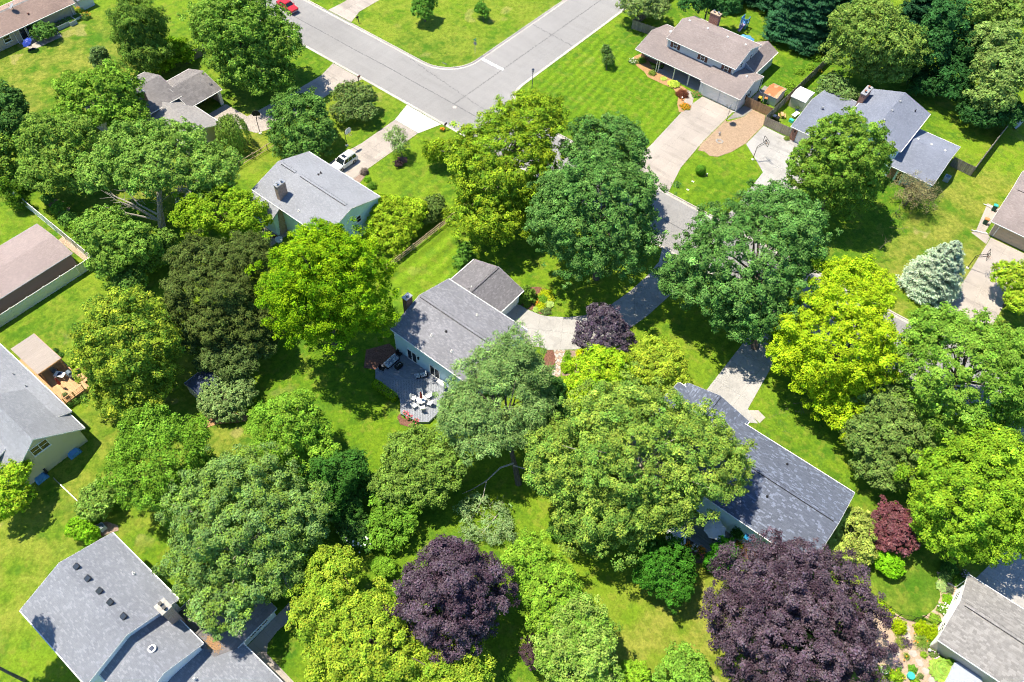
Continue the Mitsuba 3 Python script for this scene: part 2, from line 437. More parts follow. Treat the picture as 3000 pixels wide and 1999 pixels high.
dr_.obox((gx, gy + 0.08, ROAD_Z + 0.09), (1.0, 0.14, 0.14), 8)
put('storm_drain', dr_, 'm_tar', key=thing('storm_drain', 'dark iron storm drain grate at the curved kerb of the corner lawn', 'storm drain'))


def slabs(name, poly, material, dx, dy, label, off=(0.0, 0.0), z=0.03, base='m_concrete_old', parent=None, rot=0.0, child='slab', gap=0.025):
    """A paved area: a bed with one part per slab, open joints between them."""
    k = put(name, MB().sheet(poly.buffer(-0.01), 0.008 if parent is None else z - 0.02), base, parent=parent, kind=None if parent else 'structure', label=label)
    c = poly.centroid
    p = affinity.rotate(poly, -rot, origin=c)
    x0, y0, x1, y1 = p.bounds
    for i in range(int((x1 - x0) / dx) + 2):
        for j in range(int((y1 - y0) / dy) + 2):
            cell = sbox(x0 + (i - off[0]) * dx + gap / 2, y0 + (j - off[1]) * dy + gap / 2, x0 + (i + 1 - off[0]) * dx - gap / 2, y0 + (j + 1 - off[1]) * dy - gap / 2)
            g = p.intersection(cell)
            for q in getattr(g, 'geoms', [g]):
                if q.geom_type == 'Polygon' and q.area > 0.15:
                    put(child, MB().slab(affinity.rotate(q, rot, origin=c), 0.002, z), material, parent=k)
    return k


slabs('driveway', Polygon([(-113.2, 89.0), (-107.0, 89.0), (-108.4, 92.5), (-108.4, 125), (-113.0, 125), (-113.0, 92.0)]), 'm_concrete_tan', 2.4, 3.0, 'pale concrete driveway at the corner lawn, top edge of the photo')
slabs('driveway', Polygon([(-100.2, 77.9), (-93.0, 77.9), (-94.2, 73.5), (-94.4, 59.3), (-95.6, 56.6), (-98.4, 55.6), (-98.4, 53.2), (-105.2, 53.2), (-105.2, 58.2), (-100.0, 58.4), (-99.3, 67), (-99.1, 74)]), 'm_concrete_tan', 2.7, 3.1, 'concrete driveway of the house with the carport')
slabs('driveway', Polygon([(-82.3, 77.9), (-74.5, 77.9), (-75.8, 73.75), (-81.1, 73.75)]), 'm_concrete_new', 3.9, 4.2, 'bright new white concrete apron at the street', gap=0.015)
slabs('driveway', Polygon([(-81.1, 73.7), (-75.85, 73.7), (-75.9, 62.3), (-76.0, 55.4), (-81.2, 55.4), (-81.5, 62), (-81.0, 66)]), 'm_concrete_tan', 2.7, 3.6, 'pinkish concrete driveway with a white car on it')
slabs('driveway', Polygon([(-45.4, 113.35), (-39.2, 113.45), (-39.1, 103), (-38.5, 95), (-37.0, 88.95), (-45.0, 88.95), (-45.2, 97.0), (-45.9, 107.8)]), 'm_concrete_tan', 3.15, 3.1, 'wide concrete driveway of the two storey house')
slabs('driveway', Polygon([(-33.35, 113.2), (-33.35, 107.1), (-29.5, 104.1), (-27.85, 102.7), (-27.3, 92.5), (-27.6, 88.95), (-21.2, 88.95), (-21.8, 92.5), (-21.8, 113.2), (-27.1, 113.2), (-28.6, 113.2), (-30.2, 113.1)]), 'm_concrete', 3.9, 3.3, 'white concrete driveway with a basketball court end beside the gravel bed')
inner = [(-41.4, 56.1), (-39.4, 56.2), (-37.4, 56.6), (-36.2, 57.2), (-34.2, 58.7), (-32.8, 60.3), (-31.7, 62.2), (-30.9, 64.6), (-30.3, 68), (-30.0, 72.2), (-30.2, 75.5), (-31.2, 77.95)]
outer = [(-24.4, 77.95), (-25.5, 75), (-25.6, 70.8), (-26.0, 66), (-26.7, 62.3), (-28.0, 58.6), (-30.1, 55.1), (-32.9, 52.6), (-34.0, 52.3), (-37.2, 50.2), (-40.4, 50.2), (-41.4, 51.0)]
slabs('driveway', Polygon(inner + outer), 'm_concrete', 3.2, 3.2, 'wide curving pale concrete driveway of the grey house in the middle', rot=32)
slabs('driveway', Polygon([(-14.9, 77.95), (-7.4, 77.95), (-8.8, 74.5), (-8.9, 71), (-8.0, 61.6), (-6.0, 60.5), (-7.7, 59.3), (-8.6, 56.4), (-13.8, 56.4), (-13.5, 60.0), (-13.6, 75)]), 'm_concrete', 2.6, 3.2, 'shaded concrete driveway of the blue roofed house')
slabs('driveway', Polygon([(5.6, 112.4), (11.6, 112.4), (11.6, 88.95), (5.0, 88.95), (5.5, 94)]), 'm_concrete_tan', 3.05, 3.05, 'pinkish concrete driveway at the right edge with a basketball hoop')
slabs('walkway', Polygon([(2.9, 111.5), (5.5, 110.6), (5.5, 112.4), (4.5, 113.2), (4.6, 119.6), (2.6, 119.6), (3.3, 112.6)]), 'm_concrete_tan', 1.6, 1.5, 'concrete side pad with two green bins on it', off=(0.3, 0.2))
slabs('driveway', Polygon([(22.4, 58.4), (24.0, 64.5), (42, 64.5), (42, 46), (30.0, 46), (30.0, 56.8), (24, 57.6)]), 'm_concrete', 3.7, 3.4, 'concrete driveway behind the house in the bottom right corner')
slabs('walkway', Polygon([(-33.9, 8.6), (-32.4, 7.9), (-32.6, 5.8), (-32.4, 4.3), (-31.7, 3.6), (-27.5, 3.5), (-25.0, 3.3), (-25.0, 1.9), (-33.8, 2.4)]), 'm_concrete_tan', 1.6, 1.5, 'concrete walk round the wing of the house at the lower left')
slabs('patio', Polygon([(-98.5, 22.7), (-98.6, 24.0), (-90.5, 24.0), (-90.5, 21.4), (-92.2, 21.4), (-92.2, 22.8)]), 'm_sand', 2.0, 1.6, 'pale sandy strip inside the corner of the white vinyl fence')
slabs('patio', Polygon([(-147.2, 45.6), (-144.4, 45.5), (-142.4, 45.9), (-142.3, 47.8), (-142.3, 51.6), (-144.5, 51.9), (-147.2, 51.6)]), 'm_concrete_tan', 1.5, 1.5, 'small pink patio behind the brown roofed house', off=(0.2, 0.3))
slabs('patio', Polygon([(-79.2, 44.9), (-74.6, 44.9), (-74.6, 41.2), (-78.0, 41.0)]), 'm_concrete_tan', 1.5, 1.5, 'small patio with a cart behind the pale grey house', off=(0.3, 0.4))
slabs('walkway', Polygon([(-38.9, 110.4), (-37.2, 113.2), (-36.9, 116.0), (-38.6, 116.0), (-38.9, 113.4)]), 'm_concrete_old', 1.6, 1.7, 'grey concrete pad at the garage corner by the wooden gate')
slabs('walkway', Polygon([(-38.6, 117.5), (-37.3, 117.5), (-37.3, 123.4), (-38.6, 123.4)]), 'm_concrete_old', 1.3, 1.5, 'concrete strip along the garage beside the rusty shed')
slabs('walkway', Polygon([(-48.3, 113.2), (-46.9, 113.2), (-45.7, 110.6), (-45.5, 107.4), (-46.2, 106.9), (-46.9, 109.6)]), 'm_concrete_tan', 1.5, 1.5, 'curved concrete walk from the driveway to the porch')


def bed(name, poly, material, label, z=0.012, soft=0.25, seed=0):
    rng = np.random.default_rng(seed)
    p = poly.buffer(soft).buffer(-soft)
    return put(name, MB().slab(p, -0.02, z + 0.03), material, kind='structure', label=label)


bed('gravel_bed', Polygon([(-39.05, 110.3), (-38.6, 110.0), (-37.1, 113.2), (-36.9, 115.9), (-34.4, 115.9), (-33.45, 113.1), (-33.45, 107.2), (-34.2, 103.6), (-35.3, 101.2), (-36.4, 100.5), (-37.6, 100.9), (-38.6, 100.4), (-39.0, 102.1)]), 'm_gravel', 'peach coloured gravel bed between two driveways')
bed('gravel_bed', Polygon([(18.2, 49.0), (19.4, 49.6), (20.6, 50.4), (21.0, 47.6), (23.8, 47.5), (23.4, 45.6), (24.0, 42.6), (13.2, 42.6), (13.6, 45.8), (15.2, 48.0), (16.6, 48.9)]), 'm_sand', 'pale gravel garden with many small plants in the bottom right corner')
bed('garden_bed', Polygon([(18.7, 56.3), (19.5, 56.6), (21.3, 55.8), (21.3, 48.6), (20.7, 50.5), (19.3, 50.5), (19.7, 50.9), (20.1, 52.2), (20.1, 53.7), (19.6, 55.0)]), 'm_sand', 'pale mulch bed along the white gable wall')
bed('mulch_bed', Polygon([(-60.3, 117.4), (-60.9, 115.5), (-60.8, 114.0), (-58.6, 113.0), (-57.0, 112.6), (-55.7, 111.7), (-53, 111.7), (-50.3, 111.8), (-48.6, 110.6), (-47.6, 108.6), (-46.2, 106.9), (-45.6, 107.6), (-47.0, 109.8), (-48.3, 113.2), (-51.9, 113.9), (-55.6, 113.9), (-58.7, 116.2)]), 'm_mulch_tan', 'orange wood chip bed along the front of the two storey house')
bed('mulch_bed', Polygon([(-41.2, 56.2), (-39.4, 56.35), (-37.4, 56.75), (-36.4, 57.3), (-37.0, 58.9), (-37.8, 60.2), (-39.2, 60.9), (-40.6, 60.4), (-42.2, 58.9), (-42.2, 56.6)]), 'm_mulch', 'dark mulch bed with yellow plants beside the garage')
bed('mulch_bed', Polygon([(-31.0, 54.1), (-29.9, 55.0), (-28.9, 54.3), (-27.7, 52.3), (-28.1, 51.2), (-29.1, 50.5), (-30.1, 51.8)]), 'm_mulch_pale', 'pinkish mulch bed right of the flagstone path')
bed('mulch_bed', Polygon([(-33.0, 52.4), (-32.4, 53.0), (-31.1, 52.0), (-30.7, 50.2), (-30.3, 49.1), (-31.0, 48.6), (-32.4, 50.8)]), 'm_mulch', 'dark red mulch bed left of the flagstone path')
bed('mulch_bed', Polygon([(-41.1, 33.0), (-40.4, 32.7), (-38.7, 33.3), (-38.0, 33.4), (-38.4, 32.5), (-40.0, 31.9), (-41.0, 32.4)]), 'm_mulch', 'mulch bed with pink roses at the end of the grey deck')
bed('mulch_bed', Polygon([(-49.6, 39.9), (-46.9, 39.6), (-47.6, 36.0), (-49.4, 35.0), (-51.2, 37.2)]), 'm_mulch', 'shaded mulch bed beside the sofa end of the grey deck')
bed('mulch_bed', Polygon([(-57.73, 16.32), (-57.01, 17.71), (-55.55, 19.18), (-54.73, 20.18), (-55.16, 20.88), (-57.68, 19.58), (-59.21, 17.49)]), 'm_mulch_tan', 'curved mulch bed under the sage shrub')
bed('gravel_bed', Polygon([(-106.66, 25.87), (-106.26, 27.12), (-104.82, 27.71), (-102.84, 27.49), (-102.29, 26.83), (-102.33, 25.80), (-103.36, 25.42), (-104.87, 25.63)]), 'm_gravel', 'bare pinkish gravel patch under the trees at the left')
bed('mulch_bed', Polygon([(-1.04, 45.29), (3.70, 45.24), (3.30, 44.65), (-0.74, 43.31), (-1.44, 43.88)]), 'm_mulch', 'mulch bed with orange flowers along the blue roofed house')
bed('mulch_bed', Polygon([(-5.15, 41.18), (-4.76, 42.04), (-1.94, 41.89), (-1.36, 40.90), (-2.83, 39.85), (-4.51, 40.38)]), 'm_soil', 'flower bed below the small terrace')
bed('mulch_bed', Polygon([(-57.26, 0.49), (-55.26, 0.55), (-54.86, 1.44), (-54.47, 2.00), (-55.05, 2.32), (-56.38, 1.82)]), 'm_mulch_pale', 'mulch corner with an air conditioner at the roof tip')
bed('mulch_bed', Polygon([(-74.36, 67.27), (-73.17, 68.30), (-72.23, 67.30), (-73.29, 66.39)]), 'm_mulch', 'round mulch patch under the slender young tree')
bed('mulch_bed', Polygon([(-75.9, 57.0), (-75.9, 62.0), (-75.2, 61.6), (-74.4, 58.6), (-74.9, 56.2)]), 'm_mulch_pale', 'mulch strip with round shrubs beside the white car')
bed('mulch_bed', Polygon([(-74.13, 11.09), (-73.07, 11.22), (-72.21, 10.92), (-72.52, 9.29), (-72.40, 8.03), (-72.75, 7.27), (-74.11, 7.71)]), 'm_mulch', 'mulch bed below the wooden deck')
bed('mulch_bed', Polygon([(-8.03, 61.30), (-6.89, 62.25), (-5.67, 61.89), (-5.83, 60.66), (-7.29, 61.08)]), 'm_stone', 'stony bed at the end of the shaded driveway')
# flagstone path at the middle house: every stone is a part
path = Polygon([(-32.4, 53.1), (-31.1, 54.1), (-30.6, 52.6), (-30.1, 51.6), (-29.2, 50.4), (-29.7, 49.0), (-30.4, 49.9), (-30.8, 51.4)])
fp = put('flagstone_path', MB().sheet(path, 0.012), 'm_mulch_pale', kind='structure', label='winding flagstone path from the driveway to the lawn')
from scipy.spatial import Voronoi
rng = np.random.default_rng(5)
x0, y0, x1, y1 = path.bounds
seeds = np.array([(x0 + (i + 0.5 + rng.uniform(-.3, .3)) * 0.42, y0 + (j + 0.5 + rng.uniform(-.3, .3)) * 0.42) for i in range(-2, int((x1 - x0) / .42) + 3) for j in range(-2, int((y1 - y0) / .42) + 3)])
vor = Voronoi(seeds)
for k, reg in enumerate(vor.point_region):
    r = vor.regions[reg]
    if r and -1 not in r:
        g = Polygon(vor.vertices[r]).buffer(-0.03).intersection(path)
        if g.geom_type == 'Polygon' and g.area > 0.03:
            put('stone', MB().slab(g, 0.0, 0.035 + rng.uniform(0, .02)), ['m_stone', 'm_stone_pink', 'm_sand'][k % 3], parent=fp)

# ---------------------------------------------------------------- houses
def block(h, x0, x1, y0, y1, ez, rz, axis, wall, roof, over=0.4, rake=0.3, base=-0.1, trim='m_trim', ends=(1, 1), walls=True, ridge=None, open_ends=(0, 0)):
    """One gabled block of house h from its eave rectangle: wall, roof, gutters and rake boards. axis: the ridge's direction."""
    s0, s1, t0, t1 = (y0, y1, x0, x1) if axis == 'x' else (x0, x1, y0, y1)
    mid = (s0 + s1) / 2 if ridge is None else ridge
    sl0, sl1 = (rz - ez) / (mid - s0), (rz - ez) / (s1 - mid)
    th = 0.2
    if walls:
        w0, w1 = s0 + over, s1 - over
        pts = [(w0, base), (w1, base), (w1, ez + sl1 * over - th - 0.01), (mid, rz - th - 0.01), (w0, ez + sl0 * over - th - 0.01)]
        put('wall', MB().profile(pts, t0 + rake * ends[0], t1 - rake * ends[1], axis), wall, parent=h)
    r = put('roof', MB().profile([(s0, ez), (mid, rz), (s1, ez), (s1, ez - th), (mid, rz - th), (s0, ez - th)], t0, t1, axis), roof, parent=h)
    for s, d in ((s0, -1), (s1, 1)):
        put('gutter', MB().profile([(s + d * 0.003, ez - 0.02), (s + d * 0.10, ez - 0.015), (s + d * 0.085, ez - 0.14), (s + d * 0.003, ez - 0.17)], t0 + 0.02, t1 - 0.02, axis), trim, parent=h)
    for t, d, e in ((t0, -1, ends[0]), (t1, 1, ends[1])):
        if e:
            q = [(s0 - 0.01, ez - 0.03), (mid, rz - 0.03), (s1 + 0.01, ez - 0.03), (s1 + 0.01, ez - 0.22), (mid, rz - 0.22), (s0 - 0.01, ez - 0.22)]
            a, b = sorted((t + d * 0.003, t + d * 0.035))
            put('rake_board', MB().profile(q, a, b, axis), trim, parent=h)
    return r


def ridge_vent(roof, a, b, z, axis, w=0.36):
    s = w / 2
    c = a[1] if axis == 'x' else a[0]
    t0, t1 = (a[0], b[0]) if axis == 'x' else (a[1], b[1])
    m = scene[roof]['bsdf']['id']
    k = put('ridge_vent', MB().profile([(c - s, z - 0.12), (c - s, z + 0.045), (c, z + 0.10), (c + s, z + 0.045), (c + s, z - 0.12)], t0, t1, axis), m, parent=roof)
    for d in (-1, 1):
        a, b = sorted((c + d * (s + .002), c + d * (s + .05)))
        put('vent_slot', MB().profile([(a, z - .12), (a, z + .02), (b, z + .02), (b, z - .12)], t0, t1, axis), 'm_dark', parent=k)


def pipe_vent(roof, x, y, z, r=0.07, h=0.4, m='m_offwhite'):
    mb = MB().cyl((x, y, z - 0.15), r, h + 0.15, 8)
    mb.cyl((x, y, z - 0.03), r * 2.2, 0.09, 8)
    put('vent_pipe', mb, m, parent=roof)


def box_vent(roof, x, y, z, m='m_lead', s=0.4):
    mb = MB().hull([(x - s / 2, y - s / 2, z - 0.1), (x + s / 2, y - s / 2, z - 0.1), (x - s / 2, y + s / 2, z - 0.1), (x + s / 2, y + s / 2, z - 0.1),
                    (x - s * .4, y - s * .4, z + 0.16), (x + s * .4, y - s * .4, z + 0.16), (x - s * .4, y + s * .4, z + 0.16), (x + s * .4, y + s * .4, z + 0.16)])
    put('roof_vent', mb, m, parent=roof)


def chimney(h, x0, x1, y0, y1, z0, z1, m, flues=2, cap='m_stone', flue='m_orange', band=True):
    c = put('chimney', MB().box(x0, x1, y0, y1, z0, z1), m, parent=h)
    put('cap', MB().box(x0 - .06, x1 + .06, y0 - .06, y1 + .06, z1 + .002, z1 + .12), cap, parent=c)
    for i in range(flues):
        t = (i + .5) / flues
        x, y = (x0 + (x1 - x0) * t, (y0 + y1) / 2) if x1 - x0 > y1 - y0 else ((x0 + x1) / 2, y0 + (y1 - y0) * t)
        f = MB().cyl((x, y, z1 + .1), .14, .32, 10, .12)
        f.cyl((x, y, z1 + .44), .2, .05, 10)
        for a in range(4):
            f.cyl((x + .11 * math.cos(a * 1.57), y + .11 * math.sin(a * 1.57), z1 + .4), .012, .06, 4)
        put('flue', f, flue, parent=c)


def on_wall(face, c):
    """Maps (u along the wall, outwards d, z) to a point; face: '-y', '+x' or '-x', c: the wall's coordinate."""
    return {'-y': lambda u, d, z: (u, c - d, z), '+y': lambda u, d, z: (u, c + d, z), '+x': lambda u, d, z: (c + d, u, z), '-x': lambda u, d, z: (c - d, u, z)}[face]


def wbox(mb, f, u0, u1, d0, d1, z0, z1):
    a, b = f(u0, d0, z0), f(u1, d1, z1)
    return mb.box(min(a[0], b[0]), max(a[0], b[0]), min(a[1], b[1]), max(a[1], b[1]), z0, z1)


def window(h, face, c, u0, u1, z0, z1, lights=1, rail=True, shutters=None, frame='m_white', glass='m_glass', sill=True):
    f, mb = on_wall(face, c), MB()
    w = 0.08
    for a, b, e, g in ((u0, u1, z1 - w, z1), (u0, u1, z0, z0 + w), (u0, u0 + w, z0 + w, z1 - w), (u1 - w, u1, z0 + w, z1 - w)):
        wbox(mb, f, a, b, -0.02, 0.07, e, g)
    for i in range(1, lights):
        u = u0 + (u1 - u0) * i / lights
        wbox(mb, f, u - w / 2, u + w / 2, -0.02, 0.065, z0 + w, z1 - w)
    if rail:
        wbox(mb, f, u0 + w, u1 - w, -0.02, 0.055, (z0 + z1) / 2 - .03, (z0 + z1) / 2 + .03)
    if sill:
        wbox(mb, f, u0 - .06, u1 + .06, -0.02, 0.12, z0 - .07, z0 - .002)
    k = put('window', mb, frame, parent=h)
    for i in range(lights):
        a, b = u0 + (u1 - u0) * i / lights + .05, u0 + (u1 - u0) * (i + 1) / lights - .05
        put('pane', wbox(MB(), f, a, b, 0.004, 0.03, z0 + .05, z1 - .05), glass, parent=k)
    if shutters:
        for a, b in ((u0 - .52, u0 - .04), (u1 + .04, u1 + .52)):
            mb = wbox(MB(), f, a, b, 0.003, 0.04, z0, z1)
            for q in range(9):
                z = z0 + .1 + (z1 - z0 - .2) * q / 8
                wbox(mb, f, a + .06, b - .06, .04, .055, z - .04, z + .03)
            put('shutter', mb, shutters, parent=h)


def sliding_door(h, face, c, u0, u1, z0, z1):
    f, mb = on_wall(face, c), MB()
    w = 0.09
    for a, b, e, g in ((u0, u1, z1 - w, z1), (u0, u1, z0, z0 + w), (u0, u0 + w, z0 + w, z1 - w), (u1 - w, u1, z0 + w, z1 - w), ((u0 + u1) / 2 - .06, (u0 + u1) / 2 + .06, z0 + w, z1 - w)):
        wbox(mb, f, a, b, -0.02, 0.08, e, g)
    k = put('sliding_door', mb, 'm_white', parent=h)
    for a, b in ((u0 + .06, (u0 + u1) / 2 - .04), ((u0 + u1) / 2 + .04, u1 - .06)):
        put('pane', wbox(MB(), f, a, b, 0.004, 0.03, z0 + .06, z1 - .06), 'm_glass', parent=k)


def garage_door(h, face, c, u0, u1, z0, z1, m='m_white'):
    f, mb = on_wall(face, c), MB()
    for a, b, e, g in ((u0 - .12, u1 + .12, z1, z1 + .12), (u0 - .12, u0, z0, z1), (u1, u1 + .12, z0, z1)):
        wbox(mb, f, a, b, -0.02, 0.06, e, g)
    k = put('garage_door', mb, 'm_trim', parent=h)
    n = 4
    for i in range(n):
        mb = wbox(MB(), f, u0, u1, .004, .03, z0 + (z1 - z0) * i / n + .012, z0 + (z1 - z0) * (i + 1) / n - .008)
        for j in range(4):
            a = u0 + (u1 - u0) * j / 4 + .1
            wbox(mb, f, a, a + (u1 - u0) / 4 - .2, .03, .042, z0 + (z1 - z0) * i / n + .1, z0 + (z1 - z0) * (i + 1) / n - .1)
        put('panel', mb, m, parent=k)


def downspout(h, x, y, z, m='m_white', foot=(0.5, 0.0)):
    mb = MB().box(x - .04, x + .04, y - .04, y + .04, .12, z)
    mb.beam((x, y, .12), (x + foot[0], y + foot[1], .05), .08, .08)
    put('downspout', mb, m, parent=h)


def satellite_dish(k, base, aim, r=0.45, pole=1.0, m='m_lead'):
    """A dish, its feed arm and its mast as parts of k."""
    b = np.array(base, float)
    c = b + [0, 0, pole]
    put('mast', MB().tube([b, c], .035, 6), 'm_dark', parent=k)
    aim = np.array(aim, float) / np.linalg.norm(aim)
    u = np.cross(aim, [0, 0, 1.0]); u /= np.linalg.norm(u)
    w = np.cross(u, aim)
    v, n = [], 18
    for q, (rr, dd) in enumerate(((0.01, 0.0), (.5, .06), (1, .2))):
        v += [c + aim * (.06 + dd * r) + r * rr * (math.cos(a) * u + 1.1 * math.sin(a) * w) for a in np.arange(n) * 2 * np.pi / n]
    f = [[q * n + i, q * n + (i + 1) % n, (q + 1) * n + (i + 1) % n, (q + 1) * n + i] for q in range(2) for i in range(n)]
    f = np.array(f)
    put('dish', MB().add(v, np.vstack([f[:, [0, 1, 2]], f[:, [0, 2, 3]]])), m, parent=k, smooth=True)
    put('feed_arm', MB().tube([c - w * r * .9, c + aim * r * 1.1 - w * r * .3], .02, 5).obox(c + aim * r * 1.1 - w * r * .3, (.1, .1, .1)), 'm_dark', parent=k)


# 1: the grey house in the middle
h = thing('house', 'grey roofed house in the middle with a blue grey wooden deck and dark chimney', 'house')
r = block(h, -48.3, -34.9, 39.4, 50.4, 4.8, 6.45, 'x', 'm_side_aqua', 'm_roof_main', over=.3)
ridge_vent(r, (-48.0, 44.9), (-36.6, 44.9), 6.45, 'x')
for x, y, m in (((-43.26, 40.75, 5.6)[0], 41.6, 'm_offwhite'), ((-42.07, 43.42, 6)[0], 43.0, 'm_dark'), ((-39.77, 40.28, 5.6)[0], 41.4, 'm_offwhite'), ((-40.95, 47.60, 5.8)[0], 47.6, 'm_offwhite')):
    pipe_vent(r, x, y, 4.8 + (5.5 - abs(y - 44.9)) * .3, .08, .35, m)
r = block(h, -49.2, -40.4, 50.42, 56.7, 2.75, 4.3, 'y', 'm_side_aqua', 'm_roof_garage', over=.5, ends=(0, 1))
ridge_vent(r, (-44.8, 50.5), (-44.8, 56.5), 4.3, 'y', .25)
pipe_vent(r, *(-45.45, 51.24, 3.9), .07, .3, 'm_dark')
pipe_vent(r, *(-45.45, 51.74, 3.9), .07, .3)
chimney(h, -49.15, -48.42, 42.7, 43.75, 0, 7.2, 'm_brick_dark', 1, 'm_metal', 'm_metal')
sliding_door(h, '-y', 39.7, *sorted(((-45.98, 39.69, 0.4)[0], (-44.30, 39.85, 0.4)[0])), .42, 2.5)
sliding_door(h, '-y', 39.7, *sorted(((-42.09, 39.65, 0.4)[0], (-40.40, 39.77, 0.4)[0])), .42, 2.5)
put('wall_lamp', MB().box((-43.96, 39.72, 1.9)[0] - .1, (-43.96, 39.72, 1.9)[0] + .1, 39.5, 39.697, 1.9, 2.3), 'm_dark', parent=h)
downspout(h, -47.95, 39.62, 4.6)
garage_door(h, '+x', -40.9, 51.2, 55.9, 0.02, 2.25)
window(h, '+x', -35.2, 43, 44.6, 3.0, 4.2)

# 2: the pale grey house at mid left
h = thing('house', 'pale grey roofed house with a brick chimney and a white car behind it', 'house')
r = block(h, -81.1, -66.1, 44.8, 55.7, 4.8, 6.5, 'x', 'm_side_aqua', 'm_roof_light', over=.35, rake=.2)
ridge_vent(r, (-80.3, 50.25), (-77.4, 50.25), 6.5, 'x')
ridge_vent(r, (-76.3, 50.25), (-67.1, 50.25), 6.5, 'x')
for p, m in (((-75.34, 53.01, 5.9), 'm_dark'), ((-75.18, 52.44, 5.9), 'm_dark'), ((-72.35, 45.95, 5.3), 'm_offwhite')):
    pipe_vent(r, p[0], p[1], 4.8 + (5.45 - abs(p[1] - 50.25)) * .312, .08, .3, m)
chimney(h, -76.6, -75.9, 45.7, 47.2, 4.5, 7.6, 'm_brick_tan', 2, 'm_metal', 'm_metal')
put('roof', MB().add([(-80.9, 45.2, 4.93), (-75.2, 45.2, 4.93), (-75.2, 43.2, 3.7), (-80.9, 43.2, 3.7), (-80.9, 45.2, 4.75), (-75.2, 45.2, 4.75), (-75.2, 43.2, 3.52), (-80.9, 43.2, 3.52)],
                     [[0, 1, 2], [0, 2, 3], [4, 6, 5], [4, 7, 6], [3, 2, 6], [3, 6, 7], [1, 5, 6], [1, 6, 2], [0, 3, 7], [0, 7, 4]]), 'm_roof_light', parent=h)
put('gutter', MB().box(-80.9, -75.2, 43.08, 43.19, 3.5, 3.66), 'm_trim', parent=h)
put('wall', MB().profile([(43.5, -.1), (45.1, -.1), (45.1, 4.7), (43.5, 3.66)], -80.7, -75.45, 'x'), 'm_side_aqua', parent=h)
put('wall', MB().profile([(43.9, -.1), (45.1, -.1), (45.1, 4.9), (44.5, 4.3)], -75.44, -75.2, 'x'), 'm_brick_tan', parent=h)
window(h, '+x', -66.3, 50.9, 51.8, 2.9, 4.1)
window(h, '+x', -66.3, 47.0, 48.0, 2.9, 4.1)
put('wall_cabinet', MB().box(-66.29, -65.9, 54.0, 54.9, .6, 3.6), 'm_side_aqua', parent=h)

# 3: the blue roofed house at the lower right
h = thing('house', 'long blue grey roofed house with a white terrace umbrella on its near side', 'house')
r = block(h, -16.0, 7.1, 45.0, 56.2, 4.6, 6.35, 'x', 'm_side_aqua', 'm_roof_blue', over=.3)
ridge_vent(r, (-14.6, 50.6), (6.6, 50.6), 6.35, 'x')
r2 = block(h, -15.2, -6.6, 51.5, 56.9, 4.5, 5.85, 'y', 'm_side_aqua', 'm_roof_blue', over=.5, ends=(0, 1))
ridge_vent(r2, (-10.9, 52.0), (-10.9, 56.7), 5.85, 'y', .3)
for p in ((-0.45, 54.09, 5.4), (-0.31, 48.75, 5.4)):
    pipe_vent(r, p[0], p[1], 4.6 + (5.6 - abs(p[1] - 50.6)) * .3125, .07, .3, 'm_dark')
window(h, '-y', 45.3, -.05, .98, 1.6, 2.7, 1, True, glass='m_skyglass')
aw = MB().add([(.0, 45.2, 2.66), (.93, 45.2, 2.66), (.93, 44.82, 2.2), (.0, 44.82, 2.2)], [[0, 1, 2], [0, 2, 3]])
put('open_sash', aw, 'm_pane_painted_sky', parent=h)
window(h, '-y', 45.3, 3.1, 4.0, 1.9, 2.8, 1, False, glass='m_glass')
garage_door(h, '+y', 56.6, -13.4, -8.4, .02, 2.3)

# 4: the complex roof at the bottom left
h = thing('house', 'large grey roofed house with five skylights in the bottom left corner', 'house')
r = block(h, -51.5, -40.5, -9.1, 1.33, 5.2, 7.2, 'x', 'm_side_white', 'm_roof_steel')
tilt = np.array([[1, 0, 0], [0, .934, .357], [0, -.357, .934]]).T
for x in (-49.97, -48.08, -46.14, -44.4, -42.27):
    y = -3.2
    z = 7.2 - .383 * (y + 3.885)
    sk = put('skylight', MB().obox((x, y, z), (.6, .9, .16), 0, tilt), 'm_dark', parent=r)
    put('pane', MB().obox((x, y + .035, z + .085), (.48, .76, .03), 0, tilt), 'm_skyglass', parent=sk)
pipe_vent(r, -45.75, .1, 5.75)
r = block(h, -41.0, -35.6, -7.8, .15, 4.3, 5.85, 'x', 'm_side_white', 'm_roof_steel', ends=(0, 1))
sv = MB().cyl((-38.3, -3.2, 5.55), .3, .2, 18).cyl((-38.3, -3.2, 5.75), .40, .06, 18, .36)
k = put('solar_vent', sv, 'm_white', parent=r)
put('solar_panel', MB().obox((-38.3, -3.2, 5.825), (.42, .42, .03)), 'm_navy', parent=k)
chimney(h, -40.4, -39.2, -.6, .43, 1.5, 7.6, 'm_brick_tan', 2, 'm_stone', 'm_dark')
r = block(h, -41.0, -33.5, .0, 7.1, 2.4, 3.45, 'y', 'm_side_white', 'm_roof_old', ends=(0, 1), ridge=-37.3)
ridge_vent(r, (-37.3, .1), (-37.3, 6.9), 3.45, 'y', .25)
rng = np.random.default_rng(12)
ll = MB()
for _ in range(420):
    x, y = -35.4 + rng.normal(0, .42), .75 + rng.normal(0, .20) + .25 * math.sin(rng.uniform(0, 6))
    if y > .02:
        z = 3.45 - (x + 37.3) * .276 + .02
        q = rng.uniform(0, 6.283)
        ll.add([(x + .07 * math.cos(q + t), y + .07 * math.sin(q + t), z + .012 * math.sin(t * 3) - .276 * .07 * math.cos(q + t)) for t in (0, 2.1, 4.2)], [[0, 1, 2]])
put('leaf_litter', ll, 'm_mulch_tan', parent=r, kind='stuff')
r = block(h, -37.5, -22.0, -9.5, 2.65, 2.3, 3.15, 'x', 'm_side_white', 'm_roof_steel', ends=(0, 1), ridge=-3.6)
pipe_vent(r, *(-34.04, -2.43, 2.9), .12, .6)
